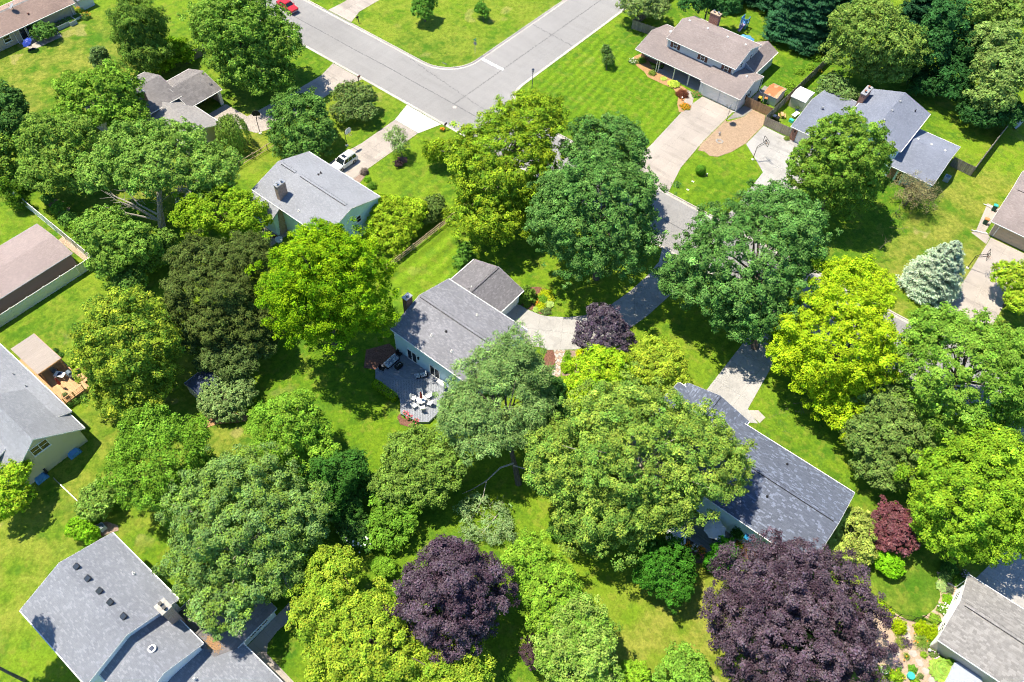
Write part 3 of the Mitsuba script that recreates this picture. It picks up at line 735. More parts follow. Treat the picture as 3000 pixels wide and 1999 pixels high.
window(h, '+x', -33.9, 3.5, 5.9, .8, 2.0, 3, False)
put('gutter', MB().profile([(-36.6, 2.0), (-36.4, 2.0), (-36.4, 2.14), (-36.6, 2.14)], -8, -7.9, 'y'), 'm_trim', parent=h)

# 5: the pale yellow house at the left edge
h = thing('house', 'pale yellow house at the left edge with a grey roof and a wooden deck', 'house')
r = block(h, -95.0, -69.4, -4.6, 7.25, 3.1, 5.4, 'x', 'm_side_yellow', 'm_roof_light', over=.5, ridge=2.0)
ridge_vent(r, (-95, 2.0), (-71.3, 2.0), 5.4, 'x')
for p in ((-78.67, 5.79, 4), (-75.99, 5.78, 4)):
    pipe_vent(r, p[0], p[1], 5.4 - (p[1] - 2.0) * .438, .08, .3, 'm_lead')
r = block(h, -75.5, -66.5, -2.4, 6.95, 2.75, 6.6, 'x', 'm_side_yellow', 'm_roof_light', over=.5, rake=.4, ends=(0, 1), ridge=2.2)
window(h, '+x', -66.9, 1.2, 3.25, 3.6, 5.0, 2, True)
put('hose_reel', MB().box(-66.88, -66.6, .9, 1.15, .2, .9), 'm_dark', parent=h)
for y in (.2, 4.45):
    put('window_well', MB().profile([(y - .75, -.05), (y - .5, .5), (y + .5, .5), (y + .75, -.05)], -66.88, -66.15, 'x'), 'm_skyblue', parent=h)

# 6: the mauve roof inside the vinyl fence
h = thing('house', 'brown walled building with a mauve roof inside the white vinyl fence', 'house')
r = block(h, -100.0, -91.5, -14, 21.8, 3.0, 3.55, 'y', 'm_side_brown', 'm_roof_mauve', over=.25, rake=.2, trim='m_lead')
for y, z in ((22.6, .0), (22.35, .0)):
    pass

# 7: the brown roof in the top left corner
h = thing('house', 'brown roofed tan house in the top left corner with a dish on the roof', 'house')
r = block(h, -154.0, -145.3, 25, 57.4, 2.75, 4.3, 'y', 'm_side_beige', 'm_roof_brown', over=.9, trim='m_trim')
put('ridge_cap', MB().profile([(-149.9, 4.22), (-149.65, 4.36), (-149.4, 4.22)], 25, 57.3, 'y'), 'm_roof_warm', parent=r)
box_vent(r, *(-147.07, 49.51, 3.4), 'm_shutter', .35)
window(h, '+x', -146.2, 43.3, 44.6, .9, 2.1)
window(h, '+x', -146.2, 46.3, 47.5, .1, 2.2, 1, False)
window(h, '+x', -146.2, 47.7, 48.7, .1, 2.2, 1, False)
downspout(h, -146.1, 45.4, 2.5)
downspout(h, -146.1, 56.6, 2.5)
satellite_dish(thing('satellite_dish', 'grey satellite dish on the brown roof in the top left corner', 'satellite dish'), (*(-148.81, 48.15, 3.9), 3.85)[:2] + (3.85,), (-.2, -.6, .8), .5, .9)

# 8: the grey house with the carport
h = thing('house', 'grey shingled house with a carport and cross gables at the upper left', 'house')
r = block(h, -113.7, -105.2, 51.8, 58.35, 2.85, 4.45, 'y', 'm_side_tan', 'm_roof_old', walls=False)
put('wall', MB().box(-113.3, -110.6, 52.2, 58.0, -.1, 2.8).box(-110.6, -105.6, 52.2, 52.35, -.1, 2.6), 'm_side_tan', parent=h)
put('post', MB().box(-105.75, -105.35, 57.5, 58.0, -.1, 2.75), 'm_offwhite', parent=h)
put('wall', MB().box(-110.6, -105.8, 57.75, 58.0, -.1, 2.7), 'm_side_beige', parent=h)
r = block(h, -117.2, -107.5, 40.5, 52.4, 3.75, 5.35, 'y', 'm_side_tan', 'm_roof_old', ridge=-112.4, trim='m_offwhite')
box_vent(r, *(-112.08, 51.26, 5), 'm_white', .45)
chimney(h, -110.0, -109.5, 47.2, 47.75, 3, 6.0, 'm_brick_dark', 1, 'm_metal', 'm_metal')
r = block(h, -108.2, -98.3, 45.8, 52.75, 2.75, 4.0, 'x', 'm_side_tan', 'm_roof_pale', ends=(0, 1), trim='m_offwhite')

# 9: the two storey house at the top right
h = thing('house', 'two storey white house with a taupe roof and red brown shutters at the top right', 'house')
r = block(h, -56.0, -42.2, 116.7, 126.1, 5.15, 6.75, 'x', 'm_side_grey', 'm_roof_taupe', over=.35)
for q in ((910,160), (1180,275), (1475,400), (1745,510)):
    p = {(910,160): (-54.72, 121.72, 6.6), (1180,275): (-51.09, 121.88, 6.6), (1475,400): (-47.15, 121.95, 6.6), (1745,510): (-43.65, 122.10, 6.6)}[q]
    box_vent(r, p[0], p[1], 6.75 - abs(p[1] - 121.4) * .34, 'm_offwhite', .38)
for u in (-54.2, -48.65, -43.95):
    window(h, '-y', 117.05, u - .42, u + .42, 3.75, 4.85, 1, True, shutters='m_shutter')
window(h, '+x', -42.5, 119.3, 120.1, 3.7, 4.8)
window(h, '+x', -42.5, 122.6, 123.4, 3.7, 4.8)
chimney(h, -53.0, -51.2, 125.9, 126.8, 0, 7.0, 'm_brick', 2, 'm_sand', 'm_metal')
downspout(h, -42.6, 116.95, 5.0)
downspout(h, -55.7, 116.95, 5.0)
# its lower roofs
r = block(h, -60.2, -46.4, 113.75, 124.2, 2.65, 3.95, 'x', 'm_side_grey', 'm_roof_taupe', over=.4, walls=False, ends=(1, 0))
box_vent(r, *(-57.56, 121.02, 3.7), 'm_white', .4)
put('wall', MB().profile([(115.9, -.1), (123.8, -.1), (123.8, 2.5), (119, 3.7), (115.9, 3.1)], -59.9, -55.4, 'x'), 'm_brick_dark', parent=h)
put('wall', MB().box(-55.39, -46.5, 117.3, 123.8, -.1, 3.4), 'm_brick_dark', parent=h)
window(h, '-y', 115.9, -59.2, -56.6, .9, 2.35, 3, False)
window(h, '-y', 117.3, -54.9, -52.7, .5, 1.9, 3, False)
put('front_door', MB().box(-50.4, -49.4, 117.2, 117.3, .15, 2.3), 'm_shutter', parent=h)
po = put('porch', MB().box(-55.3, -46.6, 113.95, 117.3, 0, .16), 'm_concrete', parent=h)
for x in (-55.1, -51.95, -49.0):
    put('post', MB().box(x - .07, x + .07, 114.0, 114.14, .16, 2.5), 'm_white', parent=po)
r = block(h, -46.45, -38.65, 113.2, 121.7, 2.7, 4.0, 'x', 'm_side_grey', 'm_roof_taupe', over=.4, rake=.15, ends=(0, 1))
box_vent(r, *(-40.41, 117.95, 3.9), 'm_white', .36)
garage_door(h, '-y', 113.6, -45.75, -42.75, .02, 2.15)
garage_door(h, '-y', 113.6, -42.35, -39.35, .02, 2.15)
window(h, '+x', -38.8, 116.4, 117.2, 1.0, 2.0, 1, False, 'm_dark')
downspout(h, -38.9, 113.3, 2.5, foot=(-.4, -.5))
downspout(h, -38.6, 121.3, 2.5, foot=(.7, -.2))
downspout(h, -55.4, 113.75, 2.5, foot=(-.9, -.5))
r = block(h, -45.0, -40.25, 121.6, 130.0, 2.7, 3.9, 'y', 'm_side_grey', 'm_roof_taupe', over=.4, ends=(1, 1))

# 10: the slate roofed house on the right
h = thing('house', 'slate blue roofed house with a brick chimney inside the wooden fences', 'house')
r = block(h, -22.2, -12.05, 115.2, 127.5, 5.0, 6.7, 'y', 'm_side_aqua', 'm_roof_slate', over=.4)
for p in ((-16.83, 124.67, 6.5), (-16.87, 121.53, 6.5), (-16.89, 118.43, 6.5)):
    box_vent(r, p[0], p[1], 6.7 - abs(p[0] + 17.1) * .33, 'm_lead', .42)
pipe_vent(r, *(-14.11, 125.30, 5.8), .06, .35, 'm_dark')
chimney(h, -22.6, -21.75, 122.4, 125.2, 0, 6.6, 'm_brick', 2, 'm_lead', 'm_brick')
r = block(h, -28.85, -21.5, 112.6, 126.0, 2.65, 4.25, 'x', 'm_side_aqua', 'm_roof_slate', ends=(1, 0))
box_vent(r, *(-26.49, 118.25, 4.3), 'm_lead', .36)
box_vent(r, *(-24.12, 118.17, 4.3), 'm_lead', .36)
garage_door(h, '-y', 113.0, -27.3, -22.6, .02, 2.15)
put('wall', MB().box(-28.55, -27.55, 112.93, 112.999, -.05, 2.4), 'm_brick', parent=h)
put('wall_lamp', MB().box(-28.1, -27.9, 112.78, 112.927, 1.7, 2.05), 'm_dark', parent=h)
r = block(h, -12.6, -5.4, 114.1, 126.0, 2.75, 4.6, 'x', 'm_side_aqua', 'm_roof_slate', over=.9, ends=(0, 1))
for p in ((-11.21, 120.60, 4.6), (-9.10, 120.81, 4.5), (-6.86, 120.84, 4.5)):
    box_vent(r, p[0], p[1] + .2, 4.6 - abs(p[1] + .2 - 120.05) * .31, 'm_offwhite', .36)
put('wall', MB().box(-12.2, -11.1, 114.9, 114.99, -.1, 2.5), 'm_brick', parent=h)
window(h, '-y', 115.0, -10.9, -10.1, .1, 2.1, 1, False)
for x in (-11.0, -9.9, -6.0):
    put('post', MB().box(x - .1, x + .1, 114.35, 114.55, -.05, 2.6), 'm_side_aqua', parent=h)

# 11: the house at the right edge
h = thing('house', 'taupe roofed house with a tan garage door at the right edge', 'house')
r = block(h, 4.3, 24.0, 112.4, 127.0, 2.65, 4.3, 'x', 'm_stonework', 'm_roof_taupe', over=.45, rake=.75)
ridge_vent(r, (5.0, 119.7), (24, 119.7), 4.3, 'x', .25)
garage_door(h, '-y', 112.85, 5.75, 10.9, .02, 2.2, 'm_trim_tan')
sp = MB().beam((4.9, 112.6, .3), (2.7, 111.9, .12), .1, .1)
put('downspout', sp, 'm_white', parent=h)
put('downspout', MB().beam((4.6, 118.6, .6), (2.2, 118.9, .1), .1, .1), 'm_white', parent=h)

# 12: the warm grey roof in the bottom right corner
h = thing('house', 'warm grey shingled house with a white gable wall in the bottom right corner', 'house')
r = block(h, 20.8, 29.6, 47.35, 56.2, 3.05, 4.6, 'x', 'm_side_tan', 'm_roof_warm', over=.45, rake=.4)
ridge_vent(r, (21.3, 51.8), (29.5, 51.8), 4.6, 'x', .36)
put('wall', MB().profile([(47.9, -.05), (55.7, -.05), (55.7, 3.0), (51.8, 4.36), (47.9, 3.0)], 21.14, 21.196, 'x'), 'm_side_white', parent=h)
window(h, '-x', 21.14, 53.4, 54.6, .9, 2.1, 2)
window(h, '-x', 21.14, 49.2, 50.4, .9, 2.1, 2)
downspout(h, 21.0, 55.9, 2.9, foot=(-.9, -.1))


# ---------------------------------------------------------------- sheds and small buildings
def shed(label, x0, x1, y0, y1, ez, rz, axis, wall, roof, cat='shed', doors=None):
    k = thing('shed', label, cat)
    block(k, x0, x1, y0, y1, ez, rz, axis, wall, roof, over=.12, rake=.08, trim='m_lead')
    if doors:
        f = on_wall(*doors[:2])
        for a, b in doors[2]:
            mb = wbox(MB(), f, a, b, .003, .04, .1, ez - .35)
            put('door', mb, wall, parent=k)
    return k


k = shed('small metal shed with an orange rusty roof behind the cedar fence', -36.95, -34.4, 119.0, 122.5, 1.75, 2.25, 'x', 'm_side_grey', 'm_rust', doors=('-y', 119.12, ((-36.6, -35.7), (-35.65, -34.75))))
k = shed('small shed with a bright white roof beside the slate roofed house', -32.85, -30.1, 120.9, 124.5, 2.0, 2.35, 'x', 'm_side_tan', 'm_white', doors=('-y', 121.02, ((-32.4, -31.5), (-31.45, -30.5))))
k = shed('small dark roofed shed in deep shade under the dark evergreens', (-63.36, 18.56)[0], (-63.36, 18.56)[0] + 3.3, (-63.36, 18.56)[1] - .2, (-63.36, 18.56)[1] + 3.0, 2.0, 2.6, 'y', 'm_side_tan', 'm_navy')
k = shed('blue grey shed at the top edge beside the brown roofed house', -149.6, -146.6, 58.4, 61.4, 2.1, 2.6, 'y', 'm_side_grey', 'm_roof_slate')
# the covered end of the wooden deck
k = thing('deck_canopy', 'flat felt roof on posts over one end of the wooden deck', 'canopy')
put('roof', MB().box(-83.1, -77.2, 7.68, 10.85, 2.85, 3.0), 'm_roof_felt', parent=k)
put('fascia', MB().box(-77.2, -77.14, 7.68, 10.9, 2.78, 2.98).box(-83.1, -77.2, 10.853, 10.9, 2.78, 2.98), 'm_cedar', parent=k)
for x, y in ((-82.9, 10.65), (-80.1, 10.65), (-77.4, 10.65), (-77.4, 8.0)):
    put('post', MB().box(x - .07, x + .07, y - .07, y + .07, 0, 2.85), 'm_cedar', parent=k)


# ---------------------------------------------------------------- trees and shrubs
LEAF_GAIN = np.array([2.1, 2.3, 1.72])


def unit(n, rng):
    d = rng.normal(size=(n, 3))
    return d / np.linalg.norm(d, axis=1, keepdims=True)


def leaf_arrays(P, N, L, W, C, rng, up=None, fold=0.0):
    """One triangle per leaf at P facing N, length L, width W, colour C; up: the direction leaves point in (else random)."""
    n = len(P)
    a = rng.normal(size=(n, 3)) if up is None else up + rng.normal(size=(n, 3)) * 0.25
    a -= N * (a * N).sum(1, keepdims=True)
    a /= np.linalg.norm(a, axis=1, keepdims=True) + 1e-9
    b = np.cross(N, a)
    L, W = (np.broadcast_to(x, (n,))[:, None] for x in (L, W))
    V = np.stack([P + a * L * .5, P - a * L * .5 + b * W * .5, P - a * L * .5 - b * W * .5], 1).reshape(-1, 3)
    F = np.arange(3 * n).reshape(-1, 3)
    return V, F, np.repeat(C, 3, axis=0)


def tint(base, n, rng, var=0.16, alt=None, pa=None, hue=0.06):
    c = np.tile(np.asarray(base, float), (n, 1))
    if alt is not None:
        c = c * (1 - pa[:, None]) + np.asarray(alt) * pa[:, None]
    c *= np.exp(rng.normal(0, var, (n, 1)))
    c *= np.exp(rng.normal(0, hue, (n, 3)))
    return np.clip(c * LEAF_GAIN, 0.003, 0.85)


def crown_arrays(lobes, base, rng, L=.32, W=None, cr=1.0, cover=1.0, alt=None, altp=.25, flat=.75, var=.16, droop=0.0, fill=.2, jag=.3, under=-.5, loose=.0, upright=None, tone=.17, bays=.8):
    W = L * .85 if W is None else W
    lobes = [np.asarray(q, float) for q in lobes]
    if len(lobes) > 2:  # the middle of the crown, between its main boughs
        q = np.array(lobes)
        w = q[:, 3:4] ** 2
        m = (q * w).sum(0) / w.sum()
        ext = np.hypot(*(q[:, :2] - m[:2]).T).mean()
        lobes.append(np.array([m[0], m[1], m[2] + .05 * m[4], max(m[3] * .9, ext * 1.05), m[4]]))
    cs, co, crs = [], [], []
    for i, (x, y, z, R, V) in enumerate(lobes):
        R, V = max(R - .42 * cr, .5 * R), max(V - .36 * cr, .5 * V)
        area = 4 * np.pi * R * R * .45 + 4 * np.pi * R * V * .5
        n = max(6, int(area * .78 / (np.pi * cr * cr) * 1.9))
        zz, az = 1 - (np.arange(n) + .5) * 2 / n, np.arange(n) * 2.399963 + rng.uniform(0, 6.28)
        d = np.column_stack([np.sqrt(1 - zz * zz) * np.cos(az), np.sqrt(1 - zz * zz) * np.sin(az), zz]) + rng.normal(0, .5 / math.sqrt(n) * 1.7, (n, 3))
        d /= np.linalg.norm(d, axis=1, keepdims=True)
        d = d[d[:, 2] > under]
        fr = max(1.6, R / 1.35)
        dents = meshkit.noise(d * fr + [i * 7.3 + x, y, z], 3) * .65 + meshkit.noise(d * fr * 2.1 + [x, i * 3.1, y], 5) * .35
        rad = rng.uniform(1 - jag * .55, 1.02, len(d)) + bays * np.clip(dents - .62, -1, .12) * 1.35
        rad[rng.random(len(d)) < .07] *= 1.14
        inner = rng.random(len(d)) < fill
        rad[inner] *= rng.uniform(.4, .78, inner.sum())
        p = d * rad[:, None] * [R, R, V] + [x, y, z]
        r = cr * rng.uniform(.5, 1.6, len(d))
        keep = np.ones(len(d), bool)
        for j, (a, b, c, R2, V2) in enumerate(lobes):
            if j != i:
                q = (p - [a, b, c]) / [R2, R2, V2]
                keep &= ~((q ** 2).sum(1) < .5)
        keep &= p[:, 2] - r * .6 > .15
        cs.append(p[keep]); co.append(d[keep]); crs.append(r[keep])
    cs, co, crs = np.vstack(cs), np.vstack(co), np.concatenate(crs)
    tone_c = rng.normal(0, tone, len(cs))
    altc = np.clip(rng.beta(1.2, 1.2, len(cs)) * 2 * altp, 0, 1)
    n_l = np.maximum(6, (crs ** 2 * 4 * np.pi * .8 * cover / (.5 * L * W) * .5).astype(int))
    k = np.repeat(np.arange(len(cs)), n_l)
    n = len(k)
    d = unit(n, rng)
    d = d + co[k] * .55 + [0, 0, .35]
    d /= np.linalg.norm(d, axis=1, keepdims=True)
    rr = crs[k] * (rng.uniform(.12, 1.0, n) ** .6) * (1.25 + loose)
    P = cs[k] + d * rr[:, None] * [1, 1, flat]
    P[:, 2] -= droop * (np.hypot(*(P - cs[k])[:, :2].T)) ** 2
    N = d * .85 + co[k] * .2 + [-.1, 0, .42] + rng.normal(size=(n, 3)) * .5
    N /= np.linalg.norm(N, axis=1, keepdims=True)
    pa = np.clip(altc[k] + rng.normal(0, .22, n), 0, 1) if alt is not None else None
    C = tint(base, n, rng, var, alt, pa) * np.exp(tone_c[k])[:, None]
    s = rng.uniform(.7, 1.35, n)
    keep = P[:, 2] > .03
    return leaf_arrays(P[keep], N[keep], (L * s)[keep], (W * s)[keep], C[keep], rng, None if upright is None else np.tile(upright, (keep.sum(), 1))), cs


def limbs(base, lobes, tips, rng, r0, bark_key, parent, n=12, lean=None):
    mb = MB()
    bx, by = base
    lob = np.array(lobes)
    top = lob[:, :3].mean(0) if len(lob) == 1 else (lob[:, :3] * lob[:, 3:4] ** 2).sum(0) / (lob[:, 3:4] ** 2).sum(0)
    fork = np.array([bx + (top[0] - bx) * .45, by + (top[1] - by) * .45, max(.25 * top[2], min(top[2] * .55, top[2] - .3))])
    p0 = np.array([bx, by, -.1])
    pts = [p0, p0 * .5 + fork * .5 + [rng.normal(0, .06), rng.normal(0, .06), 0], fork, fork * .45 + top * .55 + rng.normal(0, .1, 3), top + [0, 0, .3 * lob[0, 4]]]
    mb.tube(pts, [r0 * 1.35, r0, r0 * .85, r0 * .5, r0 * .15], 8)
    for q in rng.choice(len(tips), min(n, len(tips)), replace=False):
        e = tips[q]
        t = rng.uniform(0, .8)
        s = fork * (1 - t) + top * t
        m = s * .5 + e * .5 + [0, 0, .12 * np.linalg.norm(e - s)] + rng.normal(0, .15, 3)
        mb.tube([s, m, e], [r0 * .42, r0 * .25, r0 * .06], 5, cap=False)
    put('trunk', mb, bark_key, parent=parent, smooth=True)


GREEN, MID, DEEP, LIME, GOLD = (.060, .118, .014), (.050, .098, .020), (.026, .066, .022), (.088, .150, .010), (.185, .225, .012)
SAGE, OLIVE, PLUM, WINE, BLUE, PALE = (.086, .135, .056), (.050, .066, .021), (.030, .017, .034), (.076, .022, .036), (.16, .215, .175), (.115, .170, .048)
YTIP = (.215, .235, .028)


def tree(label, lobes, color, base=None, cat='tree', group=None, seed=0, r0=None, bark_key='m_bark', limb=12, name='tree', key=None, squash=1.0, **kw):
    rng = np.random.default_rng(1000 + seed * 7 + len(labels))
    lobes = [(q[0], q[1], q[2], q[3], q[4] * squash) for q in lobes]
    k = key or thing(name, label, cat, group)
    big = max(q[3] for q in lobes)
    c = np.mean([q[:3] for q in lobes], axis=0)
    depth = np.linalg.norm(c - EYE)
    kw.setdefault('L', (.0019 * depth + .025) * (1 if big > 2 else .72))
    kw.setdefault('cr', float(np.clip(big * .10, .18, .47)) * (1.2 if depth > 150 else 1.0))
    (V, F, C), tips = crown_arrays(lobes, color, rng, **kw)
    stats[0] += len(F)
    put('crown', (V, F), 'm_leaf', parent=k, color=C)
    if base is None:
        lo = min(lobes, key=lambda q: q[2])
        base = (c[0], c[1])
    if r0 is None:
        r0 = max(.035, big * .045)
    limbs(base, lobes, tips, rng, r0, bark_key, k, limb)
    return k


stats = [0]


def conifer(label, base, H, R, color, cat='conifer', name='conifer', seed=0, L=.42, W=.13, start=.06, power=.85, n_branch=None, up=-.12, alt=None, dens=1.0, group=None, bark_key='m_bark_dark'):
    """Whorls of branches, each a spray of needle tufts."""
    rng = np.random.default_rng(4000 + seed)
    k = thing(name, label, cat, group)
    Ps, Ns, Us, Cs = [], [], [], []
    nb = n_branch or int(H * 16)
    mb = MB()
    mb.tube([(base[0], base[1], -.1), (base[0], base[1], H * .5), (base[0], base[1], H)], [H * .018, H * .012, .02], 7)
    for i in range(nb):
        t = start + (1 - start) * (i / nb) ** 1.15
        z = t * H
        r = R * (1 - t) ** power * rng.uniform(.72, 1.08) + .12
        a = i * 2.39996 + rng.normal(0, .2)
        d = np.array([math.cos(a), math.sin(a), 0])
        n = int(max(10, 46 * r * dens))
        s = rng.beta(1.8, 1.1, n)
        lat = rng.normal(0, .16, n) * r * (.35 + s * .8) * (1.15 - s * .5)
        side = np.array([-d[1], d[0], 0])
        P = np.array([base[0], base[1], z]) + d * (s * r)[:, None] + side * lat[:, None]
        P[:, 2] += up * (s * r) + .22 * (s * r) ** 2 / max(r, .5) * .5 + rng.normal(0, .05, n)
        N = np.array([0, 0, 1.0]) * .8 + d * .5 + rng.normal(size=(n, 3)) * .35
        N /= np.linalg.norm(N, axis=1, keepdims=True)
        U = d * .8 + side * np.sign(lat)[:, None] * .6
        Ps.append(P); Ns.append(N); Us.append(U)
        tone = math.exp(rng.normal(0, .13))
        Cs.append(tint(color, n, rng, .14, alt, None if alt is None else (s > .8) * rng.uniform(.3, 1, n)) * tone)
        if i % 3 == 0:
            mb.tube([(base[0], base[1], z), tuple(np.array([base[0], base[1], z + up * r]) + d * r * .8)], [.045, .01], 4, cap=False)
    P, N, U, C = np.vstack(Ps), np.vstack(Ns), np.vstack(Us), np.vstack(Cs)
    V, F, C = leaf_arrays(P, N, L * rng.uniform(.7, 1.3, len(P)), W * rng.uniform(.8, 1.4, len(P)), C, rng, U)
    stats[0] += len(F)
    put('crown', (V, F), 'm_leaf', parent=k, color=C)
    put('trunk', mb, bark_key, parent=k)
    return k


def bare_twigs(mb, base, H, R, rng, levels=3, n=9, r0=.06):
    def grow(p, d, L, r, lev):
        q = p + d * L
        m = (p + q) / 2 + rng.normal(0, .08 * L, 3)
        mb.tube([p, m, q], [r, r * .8, r * .5], 4, cap=False)
        if lev:
            for _ in range(rng.integers(3, 5)):
                e = d + rng.normal(0, .55, 3)
                e[2] = e[2] * .7 + .1
                e /= np.linalg.norm(e)
                grow(m * rng.uniform(0, .5) + q * .5 if rng.random() < .3 else q, e, L * rng.uniform(.5, .8), r * .55, lev - 1)
    for i in range(n):
        a = i * 2.4 + rng.normal(0, .3)
        d = np.array([math.cos(a) * R / H, math.sin(a) * R / H, .8])
        d /= np.linalg.norm(d)
        grow(np.array([base[0], base[1], H * rng.uniform(.25, .5)]), d, H * .33, r0 * .6, levels)


# the yard trees, from the left
tree('feathery dark green conifer-like tree behind the carport house, near the top edge', [(-123.12, 56.93, 7.5, 4.51, 5.73), (-120.82, 55.09, 4.5, 4.24, 4.37)], (.052, .094, .022), seed=1, alt=(.12, .17, .03), altp=.3, W=.16, upright=(.3, 0, -.6), base=(-122.20, 54.72), cover=1.15, bark_key='m_bark_dark')
tree('bright green leafy bush at the foot of the feathery tree', [(-120.84, 60.30, 1.9, 3.63, 1.84), (-120.67, 56.75, 1.2, 2.25, 1.16)], LIME, cat='bush', name='bush', seed=2)
tree('huge cottonwood overhanging the street at the top left', [(-107.42, 65.87, 11, 7.20, 4.46), (-101.88, 68.33, 8.5, 4.70, 3.67), (-111.94, 64.73, 8.5, 5.06, 4.56), (-105.19, 64.89, 6.5, 7.18, 4.45), (-101.41, 64.69, 4.2, 4.90, 3.04)], (.066, .122, .020), seed=3, alt=(.13, .19, .04), altp=.35, base=(-107.05, 67.39), limb=22, jag=.4)
tree('small grey green tree alone on the dry back lawn', [(-128.32, 50.85, 2.3, 1.86, 2.06), (-127.04, 50.36, 1.6, 1.49, 1.06)], (.075, .110, .045), seed=4, cat='tree', loose=.3)
tree('round shrub beside the small pink patio', [(-143.44, 49.55, 1.5, 2.25, 1.46)], (.055, .105, .028), seed=5, cat='shrub', name='shrub')
tree('dark rounded tree cut by the left edge, upper of the two', [(-124.75, 33.04, 4.5, 3.14, 3.51), (-121.88, 31.39, 3.2, 2.85, 2.65)], (.040, .082, .024), seed=6)
tree('dark rounded tree cut by the left edge, lower of the two', [(-117.26, 26.79, 3.5, 2.36, 2.91), (-114.44, 25.11, 2.4, 1.69, 1.88)], (.046, .092, .022), seed=7, alt=YTIP, altp=.15)
tree('broad bright green maple left of the carport house', [(-110.48, 43.18, 9, 4.36, 2.70), (-112.09, 41.12, 7, 6.01, 3.72), (-107.00, 42.40, 6, 3.46, 2.14), (-118.11, 41.09, 6.5, 3.13, 1.94)], (.070, .132, .018), seed=8, alt=(.13, .19, .03), altp=.35, limb=16)
tree('spreading light green tree below the bright maple at the left', [(-108.89, 30.90, 7.5, 4.17, 3.40), (-106.71, 34.09, 7.5, 3.50, 3.21), (-105.53, 28.16, 5.5, 4.27, 2.64), (-103.22, 30.42, 4.5, 2.79, 3.17)], (.076, .128, .026), seed=9, alt=(.14, .19, .04), altp=.3, limb=16)
k = tree('tall spiky light green maple with bare grey dead limbs, left of the pale grey house', [(-95.25, 36.43, 9.5, 5.01, 3.11), (-91.54, 40.43, 9, 5.43, 3.37), (-85.84, 42.03, 8, 4.42, 2.74), (-97.45, 32.29, 7, 3.82, 2.37), (-90.57, 36.43, 9, 5.14, 3.19), (-83.79, 40.66, 6.5, 3.07, 1.90)], (.080, .140, .030), seed=10, alt=(.14, .20, .05), altp=.35, limb=26, bark_key='m_bark_pale', base=(-89.72, 33.92), jag=.38, r0=.42)
rng = np.random.default_rng(77)
dm = MB()
for a, b in (((-87.70, 33.20, 3), (-93.82, 30.41, 6.5)), ((-87.70, 33.20, 3), (-91.71, 28.75, 6)), ((-87.73, 33.36, 4), (-91.58, 32.07, 7.5)), ((-86.72, 35.93, 5), (-86.05, 39.12, 7)), ((-86.98, 36.20, 5.2), (-84.47, 39.49, 6.6)), ((-87.29, 36.67, 5.5), (-87.00, 38.51, 7.4)), ((-89.24, 36.09, 1), (-89.37, 39.43, 7)), ((-89.77, 33.83, 0), (-87.69, 34.70, 7.2)), ((-88.79, 33.03, 3), (-91.81, 30.37, 6.4))):
    a, b = np.array(a), np.array(b)
    m = (a + b) / 2 + rng.normal(0, .35, 3)
    dm.tube([a, m, b], [.17, .12, .03], 6, cap=False)
    for _ in range(9):
        t = rng.uniform(.35, 1)
        s = a * (1 - t) + b * t
        e = s + (b - a) * .22 + rng.normal(0, .75, 3)
        dm.tube([s, (s + e) / 2 + rng.normal(0, .1, 3), e], [.04, .03, .012], 4, cap=False)
for _ in range(26):
    s = np.array((-85.64, 38.30, 7)) + rng.normal(0, .5, 3)
    e = s + rng.normal(0, 1.0, 3) * [1.2, 1.2, .8] + [0, 0, .5]
    dm.tube([s, (s + e) / 2 + rng.normal(0, .15, 3), e], [.05, .035, .012], 4, cap=False)
    for _ in range(3):
        q = s + (e - s) * rng.uniform(.4, 1)
        dm.tube([q, q + rng.normal(0, .45, 3)], [.022, .008], 3, cap=False)
put('dead_limb', dm, 'm_bark_pale', parent=k, label='bare bleached dead limbs')
tree('light green tree along the vinyl fence corner, below the tall spiky maple', [(-88.28, 26.15, 6.5, 3.62, 2.25), (-83.41, 27.25, 6, 3.19, 2.87), (-85.25, 23.74, 4.2, 2.91, 1.97)], (.078, .138, .026), seed=11, alt=(.13, .19, .04), altp=.3, jag=.35)
tree('low yellow green leafy tree just left of the pale grey house', [(-82.03, 36.67, 5.5, 3.99, 2.47), (-77.56, 40.05, 5, 3.88, 2.41), (-80.62, 39.46, 6, 3.34, 2.07)], LIME, seed=12, alt=(.17, .22, .02), altp=.3)
tree('big dark olive evergreen in the left middle, largest of its clump', [(-68.02, 33.68, 9, 3.99, 2.47), (-72.55, 29.93, 8.5, 3.66, 2.27), (-69.97, 26.56, 7.5, 3.82, 2.84), (-64.28, 29.08, 7.5, 2.98, 4.18), (-69.86, 24.24, 5, 2.48, 2.82), (-65.31, 26.21, 5.5, 3.92, 3.13), (-60.67, 28.39, 5, 2.82, 3.79)], OLIVE, seed=13, L=.26, W=.13, cover=1.2, tone=.2, bark_key='m_bark_dark', jag=.4, base=(-65.26, 25.76))
tree('dark olive evergreen boughs sloping down to the dark shed', [(-59.79, 24.02, 3.2, 2.37, 1.47), (-59.73, 27.88, 3.6, 2.29, 2.29), (-67.03, 22.81, 3.4, 1.86, 2.11), (-63.31, 22.30, 2.6, 1.85, 1.14)], (.055, .078, .030), seed=14, L=.26, W=.13, bark_key='m_bark_dark', jag=.4, loose=.2)
tree('vivid lime green maple left of the grey house in the middle', [(-54.02, 35.41, 11.5, 7.91, 8.38), (-56.45, 37.82, 16, 3.58, 2.22)], (.054, .122, .006), seed=15, alt=(.135, .190, .007), altp=.5, limb=18, jag=.33, base=(-54.50, 34.83))
tree('green tree with yellow leaf tips below the white vinyl fence', [(-69.17, 16.17, 7.5, 5.94, 5.60), (-71.29, 17.82, 10, 3.60, 2.23), (-66.55, 14.30, 3.8, 5.23, 3.24)], (.052, .104, .018), seed=16, alt=YTIP, altp=.42, limb=16, base=(-68.30, 13.99))
